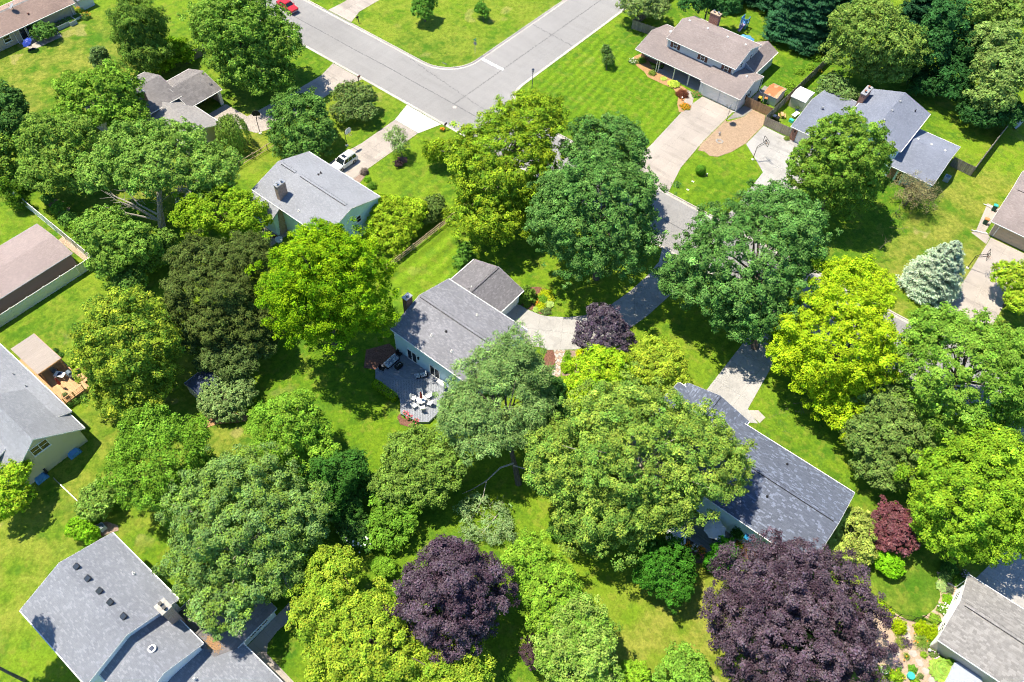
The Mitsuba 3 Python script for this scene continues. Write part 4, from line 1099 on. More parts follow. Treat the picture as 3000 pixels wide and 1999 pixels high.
tree('round mid green tree with upright shoots right of the yellow house', [(-53.34, 9.39, 6.5, 5.58, 4.64), (-56.03, 10.55, 9, 2.82, 1.75), (-49.24, 8.66, 4, 3.32, 2.06)], (.068, .130, .014), seed=17, alt=(.11, .18, .03), altp=.3, limb=16)
tree('pale sage shrub in front of the dark shed', [(-58.93, 19.52, 1.8, 2.44, 1.51), (-57.41, 21.61, 1.8, 2.24, 1.39), (-57.28, 19.68, 1.3, 2.33, 1.26)], (.110, .150, .065), seed=18, cat='shrub', name='shrub')
tree('rounded bright green maple on the back lawn left of the grey deck', [(-46.38, 21.25, 6, 4.53, 3.82), (-41.55, 21.27, 4, 2.75, 2.75)], (.078, .150, .018), seed=19, alt=(.14, .21, .03), altp=.35, limb=14)
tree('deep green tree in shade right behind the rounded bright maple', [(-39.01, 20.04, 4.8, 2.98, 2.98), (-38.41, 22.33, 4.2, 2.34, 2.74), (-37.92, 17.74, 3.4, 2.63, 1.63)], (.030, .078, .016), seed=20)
tree('large sage green tree with a bare forked branch at the lower left', [(-41.83, 10.80, 8.5, 7.12, 4.42), (-37.57, 13.34, 7, 4.50, 4.50), (-40.91, 5.65, 6, 4.41, 2.73), (-36.29, 8.63, 6.5, 4.38, 2.71), (-36.49, 3.78, 6.2, 3.33, 2.06)], SAGE, seed=21, alt=(.115, .165, .030), altp=.45, limb=22, bark_key='m_bark_pale', base=(-36.74, 9.57), jag=.33)
fk = MB()
for pts, rr in (([(-34.86, 9.67, 0.2), (-36.42, 10.14, 3.2), (-37.20, 9.51, 4.4), (-38.46, 8.68, 5.2)], [.16, .13, .09, .04]), ([(-36.42, 10.14, 3.2), (-34.76, 10.32, 3.8), (-33.67, 11.01, 4.6)], [.08, .05, .02]), ([(-36.16, 10.16, 3), (-34.06, 9.19, 3), (-33.37, 8.29, 3)], [.08, .06, .03])):
    fk.tube(pts, rr, 6)
put('dead_limb', fk, 'm_bark_pale', parent='tree_%03d' % (count['tree'] - 1), label='bare forked grey branch')
tree('loose yellow green ornamental tree on the lawn below the grey deck', [(-34.17, 28.16, 5, 3.64, 2.25), (-30.61, 29.70, 5, 3.13, 1.94), (-33.35, 24.70, 3.8, 3.01, 1.90), (-30.27, 26.69, 3.6, 2.67, 1.66)], (.110, .165, .034), seed=22, alt=(.070, .110, .030), altp=.35, bark_key='m_bark_dark', base=(-29.75, 28.78), jag=.42)
tree('fresh green leafy shrub at the foot of the ornamental tree', [(-31.61, 22.34, 2.2, 3.00, 1.86), (-31.14, 20.74, 1.6, 2.40, 1.49)], (.085, .160, .022), seed=23, cat='shrub', name='shrub')
tree('round dark purple tree at the bottom centre', [(-19.54, 18.53, 6, 5.72, 5.82), (-21.99, 20.92, 9, 1.72, 1.07)], PLUM, seed=24, alt=(.088, .062, .104), altp=.34, limb=12, jag=.2, cover=1.15, bark_key='m_bark_dark')
tree('yellow green tree in front of the round purple tree, bottom edge', [(-30.59, 12.75, 6.5, 2.89, 1.79), (-28.72, 9.70, 6, 3.77, 2.33), (-24.08, 11.06, 6, 3.89, 2.41), (-23.48, 7.87, 4.5, 4.41, 2.73), (-20.24, 10.52, 4.5, 3.45, 2.14), (-15.40, 13.87, 4, 4.01, 2.48)], (.105, .165, .020), seed=25, alt=YTIP, altp=.35, limb=20, jag=.38)
k = tree('wispy pale pine leaning over the deck corner of the grey house in the middle', [(-31.05, 42.73, 12.5, 2.75, 1.70), (-31.64, 39.24, 11.5, 3.99, 2.47), (-28.86, 42.92, 10, 2.49, 2.49), (-31.33, 34.75, 10, 4.04, 2.51), (-28.75, 38.07, 9.5, 4.48, 2.78), (-28.46, 33.96, 8.5, 4.22, 2.62), (-26.02, 37.12, 7.5, 3.22, 2.00), (-31.38, 32.95, 9, 2.40, 1.49), (-26.80, 41.76, 7, 2.52, 2.52)], (.118, .168, .066), cat='pine', name='pine_tree', seed=26, L=.36, W=.11, cover=.85, flat=.5, jag=.6, cr=.45, bays=1.2, squash=.5, alt=(.07, .12, .045), altp=.3, bark_key='m_bark', base=(-23.80, 34.94), limb=30, r0=.3, fill=.1, loose=.2)
tree('big silver green maple with yellowish tips in the centre right', [(-15.21, 42.12, 10.5, 8.17, 5.07), (-9.17, 45.43, 11, 5.45, 3.38), (-19.19, 36.79, 8.5, 4.93, 3.06), (-13.20, 36.73, 7, 6.27, 3.89), (-9.31, 40.65, 8, 5.00, 3.10), (-6.46, 46.03, 9.5, 4.09, 2.53)], (.070, .128, .030), seed=27, alt=(.170, .205, .040), altp=.45, limb=34, jag=.42, base=(-12.21, 40.41), bark_key='m_bark_pale')
tree('leafy yellow green small tree between the flagstone path and the silver green maple', [(-24.29, 51.96, 4.2, 3.87, 2.40), (-24.08, 48.56, 3.5, 2.92, 1.81)], (.130, .215, .012), seed=28, alt=(.22, .26, .02), altp=.4)
tree('yellowish round small tree above the shaded driveway of the blue roofed house', [(-19.54, 57.40, 4.5, 3.47, 2.15), (-17.10, 56.92, 3.5, 2.27, 1.41), (-19.99, 55.76, 4, 2.16, 1.34)], (.135, .185, .022), seed=29, alt=YTIP, altp=.4)
tree('small purple tree beside the curving driveway', [(-28.32, 57.81, 5.2, 2.56, 1.59), (-27.68, 55.89, 4, 3.06, 1.89), (-25.97, 57.33, 4, 2.56, 1.59)], (.030, .019, .044), seed=30, alt=(.10, .08, .12), altp=.3, cover=1.1, bark_key='m_bark_dark', jag=.32)
tree('yellow green maple by the street in the upper centre', [(-54.27, 68.44, 9, 7.91, 6.79), (-55.25, 75.97, 12, 5.39, 3.34), (-51.33, 63.03, 5.5, 6.14, 3.80), (-68.44, 69.89, 2.6, 2.03, 2.52)], (.074, .130, .014), seed=31, alt=(.175, .21, .016), altp=.4, limb=24, jag=.36)
tree('deep bluish green maple by the street, right of the yellow green maple', [(-43.92, 79.55, 10, 6.23, 4.43), (-42.86, 81.83, 11.5, 3.72, 2.31)], (.040, .092, .026), seed=32, alt=(.088, .152, .050), altp=.4, limb=16, jag=.28, cover=1.1)
tree('huge deep bluish green maple over the front lawn of the grey house', [(-36.78, 67.18, 10.5, 8.61, 8.39), (-42.86, 68.35, 11, 4.11, 2.94), (-36.34, 73.26, 11.5, 4.09, 2.95)], (.040, .092, .026), seed=33, alt=(.088, .152, .050), altp=.4, limb=22, jag=.28, cover=1.1, base=(-35.30, 66.98))
tree('wide dark green maple over the shaded driveway, right of centre', [(-18.75, 73.51, 10, 9.21, 5.71), (-15.78, 79.45, 10.5, 5.94, 6.45), (-14.94, 70.53, 7, 5.84, 5.22), (-23.70, 68.36, 7, 3.40, 3.65), (-19.05, 81.70, 13, 4.82, 2.99)], (.040, .094, .026), seed=34, fill=.32, alt=(.085, .150, .050), altp=.4, limb=30, jag=.35, base=(-11.93, 70.73))
tree('egg shaped bright green maple in front of the slate roofed house', [(-16.99, 100.84, 8.5, 6.83, 8.17)], (.056, .112, .018), seed=35, alt=(.115, .165, .028), altp=.45, limb=12, jag=.2, cover=1.3, bays=.5)
tree('golden yellow maple on the right', [(-3.29, 70.78, 8.5, 7.39, 6.19), (-5.38, 77.54, 11, 5.11, 3.17), (-5.58, 67.71, 7, 4.56, 2.88), (0.33, 66.97, 4.5, 4.44, 2.75)], (.140, .200, .010), seed=36, alt=(.205, .250, .012), altp=.45, limb=20, jag=.3, base=(-0.23, 75.96))
tree('very broad mid green maple at the right edge', [(9.63, 75.38, 9, 7.94, 6.88), (14.16, 78.01, 8.5, 5.64, 7.50), (5.66, 77.11, 11.5, 4.11, 2.55)], (.074, .138, .020), seed=37, fill=.32, alt=(.125, .195, .035), altp=.4, limb=22, jag=.28, cover=1.1)
tree('greyish olive tree below the golden maple', [(4.47, 68.38, 6.5, 3.40, 2.34), (5.14, 63.91, 5, 3.05, 2.50), (8.12, 66.40, 5, 3.36, 3.36), (8.18, 62.60, 3.6, 3.64, 2.26)], (.072, .112, .032), seed=38, alt=(.10, .13, .045), altp=.35, jag=.36)
tree('full bright green maple in the lower right, left of the shaded concrete driveway', [(17.12, 62.25, 7.5, 7.05, 5.58), (16.60, 66.94, 10, 3.78, 2.34), (16.73, 58.79, 5, 3.78, 2.35)], (.078, .142, .014), seed=39, alt=(.155, .220, .018), altp=.4, limb=20, jag=.28, cover=1.1)
tree('very large dark purple tree at the bottom right', [(8.44, 37.37, 7, 8.82, 5.47), (5.08, 39.36, 10, 3.80, 2.36)], (.031, .018, .034), seed=40, alt=(.088, .062, .102), altp=.34, limb=16, jag=.2, cover=1.15, bark_key='m_bark_dark')
tree('round wine red small tree at the end of the blue roofed house', [(11.90, 56.92, 3, 2.53, 1.57), (13.22, 55.74, 2.3, 2.13, 1.81), (11.86, 55.22, 2.4, 1.94, 1.23)], WINE, seed=41, alt=(.13, .06, .085), altp=.3, L=.22, tone=.1)
tree('rounded olive yellow shrub at the end of the blue roofed house', [(8.86, 53.62, 2.6, 2.62, 1.62), (8.76, 50.79, 2.2, 2.01, 1.25), (10.68, 51.84, 2, 1.82, 1.94)], (.150, .175, .045), seed=42, alt=(.20, .215, .06), altp=.4, cat='shrub', name='shrub', L=.20)
tree('low vivid green bush below the wine red tree', [(13.92, 52.79, 1.2, 1.63, 1.01)], (.100, .215, .010), seed=43, cat='bush', name='bush')
tree('fresh green tree between the two purple trees', [(-15.64, 26.76, 5.5, 2.97, 1.84), (-12.85, 25.75, 5, 3.19, 1.98), (-10.04, 24.28, 4.5, 3.49, 2.17)], (.090, .165, .018), seed=44, alt=(.15, .21, .03), altp=.35, limb=12)
tree('spiky light green tree at the bottom edge right of the round purple tree', [(-8.08, 24.39, 5.5, 3.51, 2.18), (-6.13, 22.60, 4.5, 3.91, 2.42), (-8.68, 21.04, 4.5, 2.34, 1.45)], (.088, .155, .024), seed=45, alt=(.19, .23, .07), altp=.35, limb=12, jag=.4)
tree('small plum tree in shade beside the round purple tree', [(-10.19, 20.33, 3, 1.56, 0.97)], (.040, .024, .036), seed=46, bark_key='m_bark_dark')
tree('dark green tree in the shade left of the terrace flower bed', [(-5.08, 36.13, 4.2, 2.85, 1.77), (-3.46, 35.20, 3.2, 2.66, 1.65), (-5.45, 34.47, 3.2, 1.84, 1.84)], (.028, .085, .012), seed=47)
tree('deep green shrub beside the white umbrella', [(-0.76, 42.12, 1.9, 1.62, 1.84), (-1.19, 40.68, 1.5, 1.14, 1.46)], (.028, .105, .010), seed=48, cat='shrub', name='shrub')
tree('dark climbing shrub between the white umbrella and the wall', [(-0.70, 45.38, 1.4, 0.83, 1.24)], (.022, .062, .014), seed=49, cat='shrub', name='shrub')
tree('light green shrub at the bottom edge left of the very large purple tree', [(2.34, 28.22, 2.4, 2.85, 1.77)], (.105, .180, .030), seed=50, cat='shrub', name='shrub')
tree('small yellow green shrub cut by the bottom edge beside the spiky tree', [(-1.21, 25.42, 1.4, 1.57, 0.97), (-2.24, 25.26, 1.3, 0.96, 0.60)], (.13, .21, .02), seed=51, cat='shrub', name='shrub')
conifer('silvery blue spruce on the lawn at the right', (1.85, 96.42), 9.4, 4.6, (.150, .180, .165), 'spruce', 'spruce', 52, L=.34, W=.16, alt=(.24, .27, .255), dens=.85, start=.03, power=.7, n_branch=330)
tree('yellow green tree cut by the right edge above the broad maple', [(10.52, 101.39, 4, 2.76, 2.14), (12.63, 98.95, 3.2, 2.49, 1.62)], (.125, .195, .016), seed=53, alt=YTIP, altp=.3)
# corner lawn and street side
tree('round young maple on the corner lawn at the top', [(-97.46, 99.02, 3.4, 2.34, 2.01), (-96.74, 97.57, 2.6, 2.09, 1.40)], (.055, .120, .022), seed=54, limb=6, base=(-96.88, 98.32), r0=.1)
tree('thin sapling on the corner lawn, right of the round young maple', [(-89.98, 106.27, 2.2, 0.82, 1.22), (-88.76, 105.95, 1.6, 0.98, 1.20), (-90.43, 106.03, 1.6, 0.74, 0.62)], (.050, .115, .020), seed=55, limb=6, base=(-88.61, 105.56), r0=.05, cr=.3, jag=.5)
tree('pale thin leaved tree by the wooden fence at the top edge', [(-66.83, 124.82, 4.2, 4.22, 2.61), (-64.21, 126.95, 3.6, 2.77, 1.72)], (.105, .140, .055), seed=56, jag=.45, cover=.8, base=(-68.48, 127.27))
tree('slim young tree in a mulch ring on the striped lawn', [(-64.02, 110.12, 2.3, 1.01, 1.51), (-62.83, 109.27, 1.5, 1.16, 1.05)], (.052, .085, .030), seed=57, limb=8, base=(-62.40, 108.45), r0=.05, cr=.3, cover=.7, jag=.5)
tree('multi stemmed crabapple with thin grey green leaves beside the street', [(-89.17, 71.36, 2.6, 2.60, 1.64), (-86.30, 72.33, 2.6, 2.16, 1.93), (-87.07, 68.27, 2.2, 2.28, 1.41), (-83.94, 70.12, 2.2, 2.13, 1.32)], (.095, .120, .050), seed=58, alt=(.055, .095, .03), altp=.4, cover=.72, jag=.5, bark_key='m_bark_pale', limb=22)
tree('dark bushy tree left of the crabapple, over the carport house driveway', [(-88.60, 60.91, 5, 4.78, 2.96), (-88.25, 57.60, 3.8, 3.12, 3.12), (-84.78, 60.26, 3.6, 3.13, 3.34), (-85.66, 57.66, 2.6, 4.48, 2.52)], (.048, .098, .024), seed=59, alt=(.085, .145, .04), altp=.35)
tree('slender pale young tree beside the pinkish driveway', [(-74.84, 67.93, 3.6, 1.77, 1.10), (-73.68, 67.38, 2.6, 1.63, 1.14)], (.115, .160, .065), seed=60, cover=.42, jag=.5, L=.26, W=.12, limb=26, r0=.06, base=(-73.70, 67.84), cr=.4)
tree('dark plum shrub at the foot of the slender pale tree', [(-72.76, 65.96, 0.45, 0.82, 0.44)], (.040, .024, .034), seed=61, cat='shrub', name='shrub')
tree('wide yellow green shrub at the end wall of the pale grey house', [(-65.11, 55.37, 2.4, 3.30, 2.04), (-62.48, 57.63, 2.4, 2.92, 1.81), (-62.47, 53.90, 1.7, 3.64, 1.65)], (.125, .185, .014), seed=62, alt=(.19, .23, .02), altp=.4, cat='shrub', name='shrub', bark_key='m_bark_dark')
tree('grey green shrub beside the wide yellow green shrub', [(-61.28, 61.90, 1.6, 1.94, 1.40), (-60.82, 59.94, 1.3, 1.67, 1.04)], (.065, .095, .030), seed=63, cat='shrub', name='shrub')
conifer('soft green fir beside the garage of the grey house in the middle', (-51.00, 57.07), 4.6, 2.1, (.062, .125, .022), 'fir tree', 'fir_tree', 64, L=.32, W=.14, dens=1.6, power=.6)
tree('leaning dark arborvitae inside the white vinyl fence at the left edge', [(-109.00, 22.82, 4.2, 1.00, 1.19), (-108.53, 22.83, 2.8, 1.26, 1.64), (-107.88, 22.81, 1.5, 1.27, 1.46)], (.030, .070, .012), seed=65, cat='arborvitae', name='arborvitae', L=.26, W=.14, alt=(.14, .20, .01), altp=.2, bark_key='m_bark_dark', cr=.5)
for i, (p, c) in enumerate((([(-106.04, 26.21, 0.8, 1.03, 0.64)], (.055, .115, .025)), ([(-102.99, 26.15, 1, 1.27, 0.79)], (.075, .145, .020)), ([(-100.05, 25.71, 1.1, 1.26, 0.80)], (.060, .120, .028)), ([(-97.40, 25.78, 1.2, 1.37, 0.85)], (.085, .150, .022)), ([(-93.93, 25.66, 1.4, 1.48, 1.01)], (.075, .135, .04)))):
    tree(['leafy bush outside the vinyl fence, uppermost of the row', 'bright bush outside the vinyl fence, second from the top of the row', 'bush outside the vinyl fence in the middle of the row', 'yellowish bush outside the vinyl fence, fourth from the top of the row', 'sage bush outside the vinyl fence corner, lowest of the row'][i], p, c, cat='bush', name='bush', seed=70 + i, limb=4, group='bushes along the vinyl fence')
tree('yellow green maple cut by the left edge in front of the yellow house', [(-66.07, -1.94, 4, 2.49, 1.54), (-64.52, -3.53, 3.2, 2.47, 1.94)], (.120, .200, .012), seed=76, alt=YTIP, altp=.3)
tree('bright green bush at the upper tip of the skylight roof', [(-57.22, -0.46, 1.5, 1.33, 1.01), (-55.80, -0.30, 1.2, 1.14, 1.14)], (.100, .190, .012), seed=77, cat='bush', name='bush')
tree('pale drooping shrub above the skylight roof', [(-58.16, 2.91, 2.4, 2.03, 1.26), (-57.82, 1.87, 1.8, 1.83, 1.14)], (.110, .165, .040), seed=78, cat='shrub', name='shrub')
k = tree('hydrangea shrub with white flower heads beside the sage tree', [(-34.14, 18.43, 1.3, 2.02, 1.25), (-32.72, 18.50, 0.9, 1.64, 0.87), (-35.55, 18.32, 1.2, 1.26, 1.16)], (.040, .085, .022), seed=79, cat='hydrangea', name='hydrangea')
fm = MB()
rng = np.random.default_rng(8)
for _ in range(95):
    x, y = np.array((-33.52, 18.13)) + rng.normal(0, .85, 2) * [1.2, .9]
    fm.ball((x, y, rng.uniform(.5, 1.9)), rng.uniform(.09, .16), 0, (1, 1, .7))
put('flower_heads', fm, 'm_white', parent=k, kind='stuff')
tree('airy grey green tree behind the slate roofed house', [(-28.32, 127.22, 3, 2.69, 1.67), (-26.00, 126.37, 2.2, 2.53, 1.57), (-28.44, 125.71, 2, 1.95, 1.27)], (.080, .120, .045), seed=80, cover=.75, jag=.45, limb=20)
tree('leafy shrub row along the wire fence below the vinyl fence corner, upper part', [(-82.48, 24.34, 2.2, 2.35, 1.46), (-86.20, 24.04, 1.5, 1.79, 1.11)], (.070, .125, .030), seed=101, cat='shrub', name='shrub')
tree('leafy shrub between the light green tree and the dark olive evergreen', [(-82.96, 28.41, 2.8, 2.27, 2.48), (-83.61, 31.32, 2.6, 1.82, 2.25)], (.080, .130, .030), seed=102, cat='shrub', name='shrub')
tree('round shrub under the carport house trees at the left', [(-112.10, 26.72, 1.4, 1.70, 1.28), (-111.67, 24.24, 1.2, 1.55, 0.96)], (.060, .115, .022), seed=103, cat='shrub', name='shrub')
tree('tall tree at the lower left known by the shadow it casts on the lawn', [(-51.08, -11.60, 13.5, 2.68, 2.68), (-47.97, -13.20, 13, 3.00, 1.86), (-45.62, -14.86, 12, 2.96, 1.84)], (.060, .118, .014), seed=104, limb=8)
tree('dark shrubs under the silver green maple beside its trunk', [(-15.95, 33.43, 1.4, 1.94, 1.20), (-13.13, 34.54, 1.2, 1.94, 1.16)], (.050, .100, .022), seed=105, cat='shrub', name='shrub')
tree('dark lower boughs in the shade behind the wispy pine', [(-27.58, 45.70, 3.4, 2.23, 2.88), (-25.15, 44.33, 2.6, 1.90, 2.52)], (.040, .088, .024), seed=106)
tree('small pale green bush on the lawn left of the round purple tree', [(-28.41, 17.52, 1, 1.22, 0.76)], (.105, .18, .022), seed=107, cat='bush', name='bush')
tree('dark green shrubs beside the hydrangea at the foot of the shaded tree', [(-36.25, 19.85, 2.2, 1.94, 1.20), (-36.36, 22.65, 2, 1.68, 1.04)], (.034, .082, .018), seed=108, cat='shrub', name='shrub')
# a limb of the pine that broke and hangs to the ground, with its pale needles
k = thing('broken_branch', 'broken pale pine branch hanging to the lawn between the pine and the purple tree', 'branch')
bl = MB()
for pts, rr in (([(-24.67, 34.83, 4.2), (-25.53, 33.54, 4), (-26.26, 31.98, 2.2), (-27.27, 30.61, 0.8), (-27.97, 29.64, 0.3)], [.12, .11, .08, .05, .03]), ([(-26.26, 31.98, 2.2), (-25.44, 30.24, 1), (-25.15, 28.12, 0.3)], [.06, .05, .02]), ([(-24.53, 34.66, 4.1), (-22.89, 35.38, 4), (-20.65, 35.74, 3.6)], [.09, .07, .03]), ([(-23.24, 30.86, 0.1), (-23.11, 26.86, 0.15)], [.06, .05])):
    bl.tube(pts, rr, 6)
rng = np.random.default_rng(9)
for q in range(16):
    s = np.array((-23.96, 29.40, 0.4)) + rng.normal(0, 1.0, 3) * [1.2, 1.2, .2]
    bl.tube([s, s + rng.normal(0, .7, 3) * [1, 1, .3]], [.03, .01], 4)
put('limb', bl, 'm_bark_pale', parent=k)
(V, F, C), _ = crown_arrays([(-23.84, 28.86, 0.9, 3.04, 0.87), (-21.74, 29.02, 0.7, 2.05, 0.68), (-25.69, 28.76, 0.8, 1.78, 0.78)], (.125, .170, .090), rng, L=.36, W=.09, cr=.45, cover=.55, flat=.4, jag=.6)
put('needles', (V, F), 'm_leaf', parent=k, color=C)
# the wood along the top right
for i, (lob, col, kw) in enumerate([
    ([(-27.93, 134.15, 11, 6.43, 3.98), (-23.12, 135.81, 9, 5.29, 3.28), (-28.77, 132.19, 7.5, 4.60, 4.00), (-23.45, 135.13, 5, 4.95, 3.07)], (.078, .122, .030), dict(alt=(.13, .17, .045), altp=.4, base=(-22.45, 146.91), bark_key='m_bark_pale')),
    ([(-18.89, 144.34, 10, 3.87, 5.15), (-18.35, 140.40, 8, 3.26, 3.83)], (.026, .072, .026), dict(base=(-18.68, 151.45), bark_key='m_bark_pale')),
    ([(-9.92, 145.46, 10, 4.52, 3.38), (-6.02, 140.50, 8.5, 4.44, 3.48), (-5.86, 137.49, 6, 3.73, 2.74)], (.088, .130, .040), dict(alt=(.13, .17, .06), altp=.4)),
    ([(-15.93, 154.17, 10, 3.97, 3.00), (-10.74, 156.97, 10, 3.96, 3.00)], (.070, .115, .028), dict(alt=(.12, .16, .04), altp=.35)),
    ([(-13.76, 145.08, 6, 3.31, 4.97), (-12.45, 139.74, 4.2, 3.87, 2.84), (-16.14, 138.74, 3, 3.17, 2.09)], (.018, .052, .018), dict()),
    ([(-5.57, 136.90, 3, 3.79, 2.35), (-2.16, 139.19, 3.4, 3.05, 1.89)], (.022, .058, .020), dict()),
    ([(-53.78, 132.01, 6, 3.59, 2.22), (-57.57, 128.64, 7, 3.56, 2.21)], (.024, .068, .022), dict()),
    ([(-19.55, 139.82, 2.6, 2.30, 1.88), (-19.19, 142.00, 3.4, 2.30, 2.30)], (.050, .105, .022), dict()),
]):
    tree(['tall pale green leaning tree at the edge of the wood, leftmost of the leafy ones', 'narrow dark tree in the wood with a pale leaning trunk', 'tall sage tree at the right edge over the back fence', 'tree tops at the very top right corner', 'dark undergrowth tree in the middle of the wood', 'low dark tree by the back fence at the right edge', 'dark tree behind the chimney of the two storey house', 'small leafy tree at the sunlit edge of the wood'][i], lob, col, seed=85 + i, limb=10, **kw)
for i, (b, H, R, c) in enumerate([((-43.22, 139.52), 13, 5.0, (.022, .064, .036)), ((-39.04, 140.21), 14, 5.8, (.020, .058, .034)), ((-37.19, 146.61), 15, 5.4, (.018, .052, .030)), ((-56.95, 140.78), 9, 3.8, (.020, .056, .030)), ((-47.71, 148.22), 17, 6.2, (.016, .048, .028)), ((-24.98, 160.41), 15, 5, (.014, .042, .024)), ((-17.18, 167.35), 14, 5, (.014, .042, .022)), ((-38.90, 156.09), 17, 6, (.014, .042, .022)), ((-55.20, 147.79), 15, 5.6, (.016, .046, .026))]):
    conifer(['dark bluish spruce nearest the play house', 'dark bluish spruce right of the play house', 'tall dark spruce at the left end of the leafy wood', 'dark spruce left of the play house', 'dark spruce at the top edge behind the play house', 'dark spruce in the middle of the wood', 'dark spruce far right in the wood', 'dark spruce behind the pale leaning tree', 'dark spruce at the very top edge left of the play house'][i], b, H, R, c, 'spruce', 'spruce', 95 + i, L=.50, W=.22, dens=.9, power=.7, group='dark spruces in the wood')
wood = MB()
# weeping willow: hanging strands
k = thing('willow', 'small weeping willow beside the carport', 'willow')
rng = np.random.default_rng(21)
wx, wy = (-95.25, 52.38)
Ps, Us = [], []
for i in range(170):
    a, r = rng.uniform(0, 6.283), 2.3 * math.sqrt(rng.random())
    z0 = 5.4 - .42 * r * r / 2 + rng.normal(0, .2)
    n = rng.integers(28, 52)
    t = np.linspace(0, 1, n)
    L = z0 * rng.uniform(.45, .95)
    Ps.append(np.column_stack([wx + math.cos(a) * (r + .5 * t), wy + math.sin(a) * (r + .5 * t), z0 + .25 * np.sin(t * 2.5) - L * t ** 1.15]) + rng.normal(0, .09, (n, 3)))
P = np.vstack(Ps)
N = np.column_stack([(P[:, 0] - wx), (P[:, 1] - wy), np.full(len(P), 1.0)]) + rng.normal(size=P.shape) * .8
N /= np.linalg.norm(N, axis=1, keepdims=True)
V, F, C = leaf_arrays(P, N, .36, .13, tint((.105, .155, .034), len(P), rng, .25), rng, np.tile([0, 0, -1.0], (len(P), 1)))
put('crown', (V, F), 'm_leaf', parent=k, color=C)
put('trunk', MB().tube([(wx, wy, -.1), (wx + .1, wy, 2.5), (wx, wy, 5.2)], [.16, .12, .04], 7), 'm_bark', parent=k)
# a leafless lilac-like tree before the slate roofed house
k = thing('tree', 'nearly leafless grey brown tree before the slate roofed house', 'tree')
rng = np.random.default_rng(31)
bt = MB()
bx, by = (-7.19, 110.38)
tw = MB()
bare_twigs(tw, (bx, by), 4.6, 3.4, rng, 3, 12, .11)
put('twigs', tw, 'm_bark', parent=k, kind='stuff')
for i in range(4):
    bt.tube([(bx, by, -.05), (bx + rng.normal(0, .3), by + rng.normal(0, .3), .9), (bx + rng.normal(0, .7), by + rng.normal(0, .7), 1.9)], [.1, .08, .05], 5)
put('trunk', bt, 'm_bark', parent=k)
(V, F, C), _ = crown_arrays([(bx + .4, by + .3, 3.0, 4.0, 2.0)], (.115, .098, .062), rng, L=.22, W=.10, cr=.5, cover=.22, jag=.7, fill=.4)
put('crown', (V, F), 'm_leaf', parent=k, color=C)


def hedge(label, x0, x1, y0, y1, h, color, rz=0, cat='hedge', name='hedge', seed=0):
    rng = np.random.default_rng(600 + seed)
    n = int(((x1 - x0) * (y1 - y0) + 2 * h * (x1 - x0 + y1 - y0)) * 130)
    u = rng.random((n, 3)) * [x1 - x0, y1 - y0, h]
    f = rng.choice(5, n, p=np.array([(x1 - x0) * (y1 - y0), h * (y1 - y0), h * (y1 - y0), h * (x1 - x0), h * (x1 - x0)]) / ((x1 - x0) * (y1 - y0) + 2 * h * (x1 - x0 + y1 - y0)))
    N = np.array([[0, 0, 1], [-1, 0, 0], [1, 0, 0], [0, -1, 0], [0, 1, 0]])[f].astype(float)
    u[f == 0, 2] = h; u[f == 1, 0] = 0; u[f == 2, 0] = x1 - x0; u[f == 3, 1] = 0; u[f == 4, 1] = y1 - y0
    u += rng.normal(0, .035, u.shape)
    N = N + rng.normal(size=N.shape) * .4
    N /= np.linalg.norm(N, axis=1, keepdims=True)
    V, F, C = leaf_arrays(u + [x0, y0, .02], N, .14, .12, tint(color, n, rng, .18), rng)
    k = thing(name, label, cat)
    put('crown', (V, F), 'm_leaf', parent=k, color=C)
    put('trunk', MB().box(x0 + .12, x1 - .12, y0 + .12, y1 - .12, 0, h - .12), 'm_bark_dark', parent=k)


hedge('clipped yellow green hedge along the lawn side of the grey deck', -46.4, -42.75, 33.55, 34.45, 1.0, (.130, .195, .008), seed=1)


# ---------------------------------------------------------------- fences
def board_fence(label, a, b, h, m, front=1, panel=2.4, group=None, bw=.14, gap=.012, post=True):
    """A wooden fence from a to b: panels of real boards, their rails and posts."""
    k = thing('wooden_fence', label, 'fence', group)
    a, b = np.array(a, float), np.array(b, float)
    L = np.linalg.norm(b - a)
    d = (b - a) / L
    s = np.array([-d[1], d[0]]) * front
    rng = np.random.default_rng(int(abs(a[0] * 17 + b[1] * 31)))
    n = max(1, round(L / panel))
    for i in range(n):
        t0, t1 = L * i / n, L * (i + 1) / n
        mb, m2 = MB(), MB()
        q = int((t1 - t0) / bw)
        w = (t1 - t0) / q
        for j in range(q):
            c = a + d * (t0 + w * (j + .5))
            mb.obox((c[0], c[1], h / 2 + .02 + rng.uniform(-.012, .012)), (w - gap, .02 + rng.uniform(0, .004), h), math.degrees(math.atan2(d[1], d[0])) + rng.normal(0, .6))
        pk = put('panel', mb, m, parent=k, kind='stuff')
        for z in (.35, h * .55, h - .25):
            p, r = a + d * (t0 + .02) + s * .045, a + d * (t1 - .02) + s * .045
            m2.beam((*p, z), (*r, z), .04, .09)
        put('rail', m2, m, parent=pk)
    for i in range(n + 1) if post else ():
        c = a + d * (L * i / n) + s * .1
        put('post', MB().box(c[0] - .05, c[0] + .05, c[1] - .05, c[1] + .05, 0, h + .06), m, parent=k)
    return k


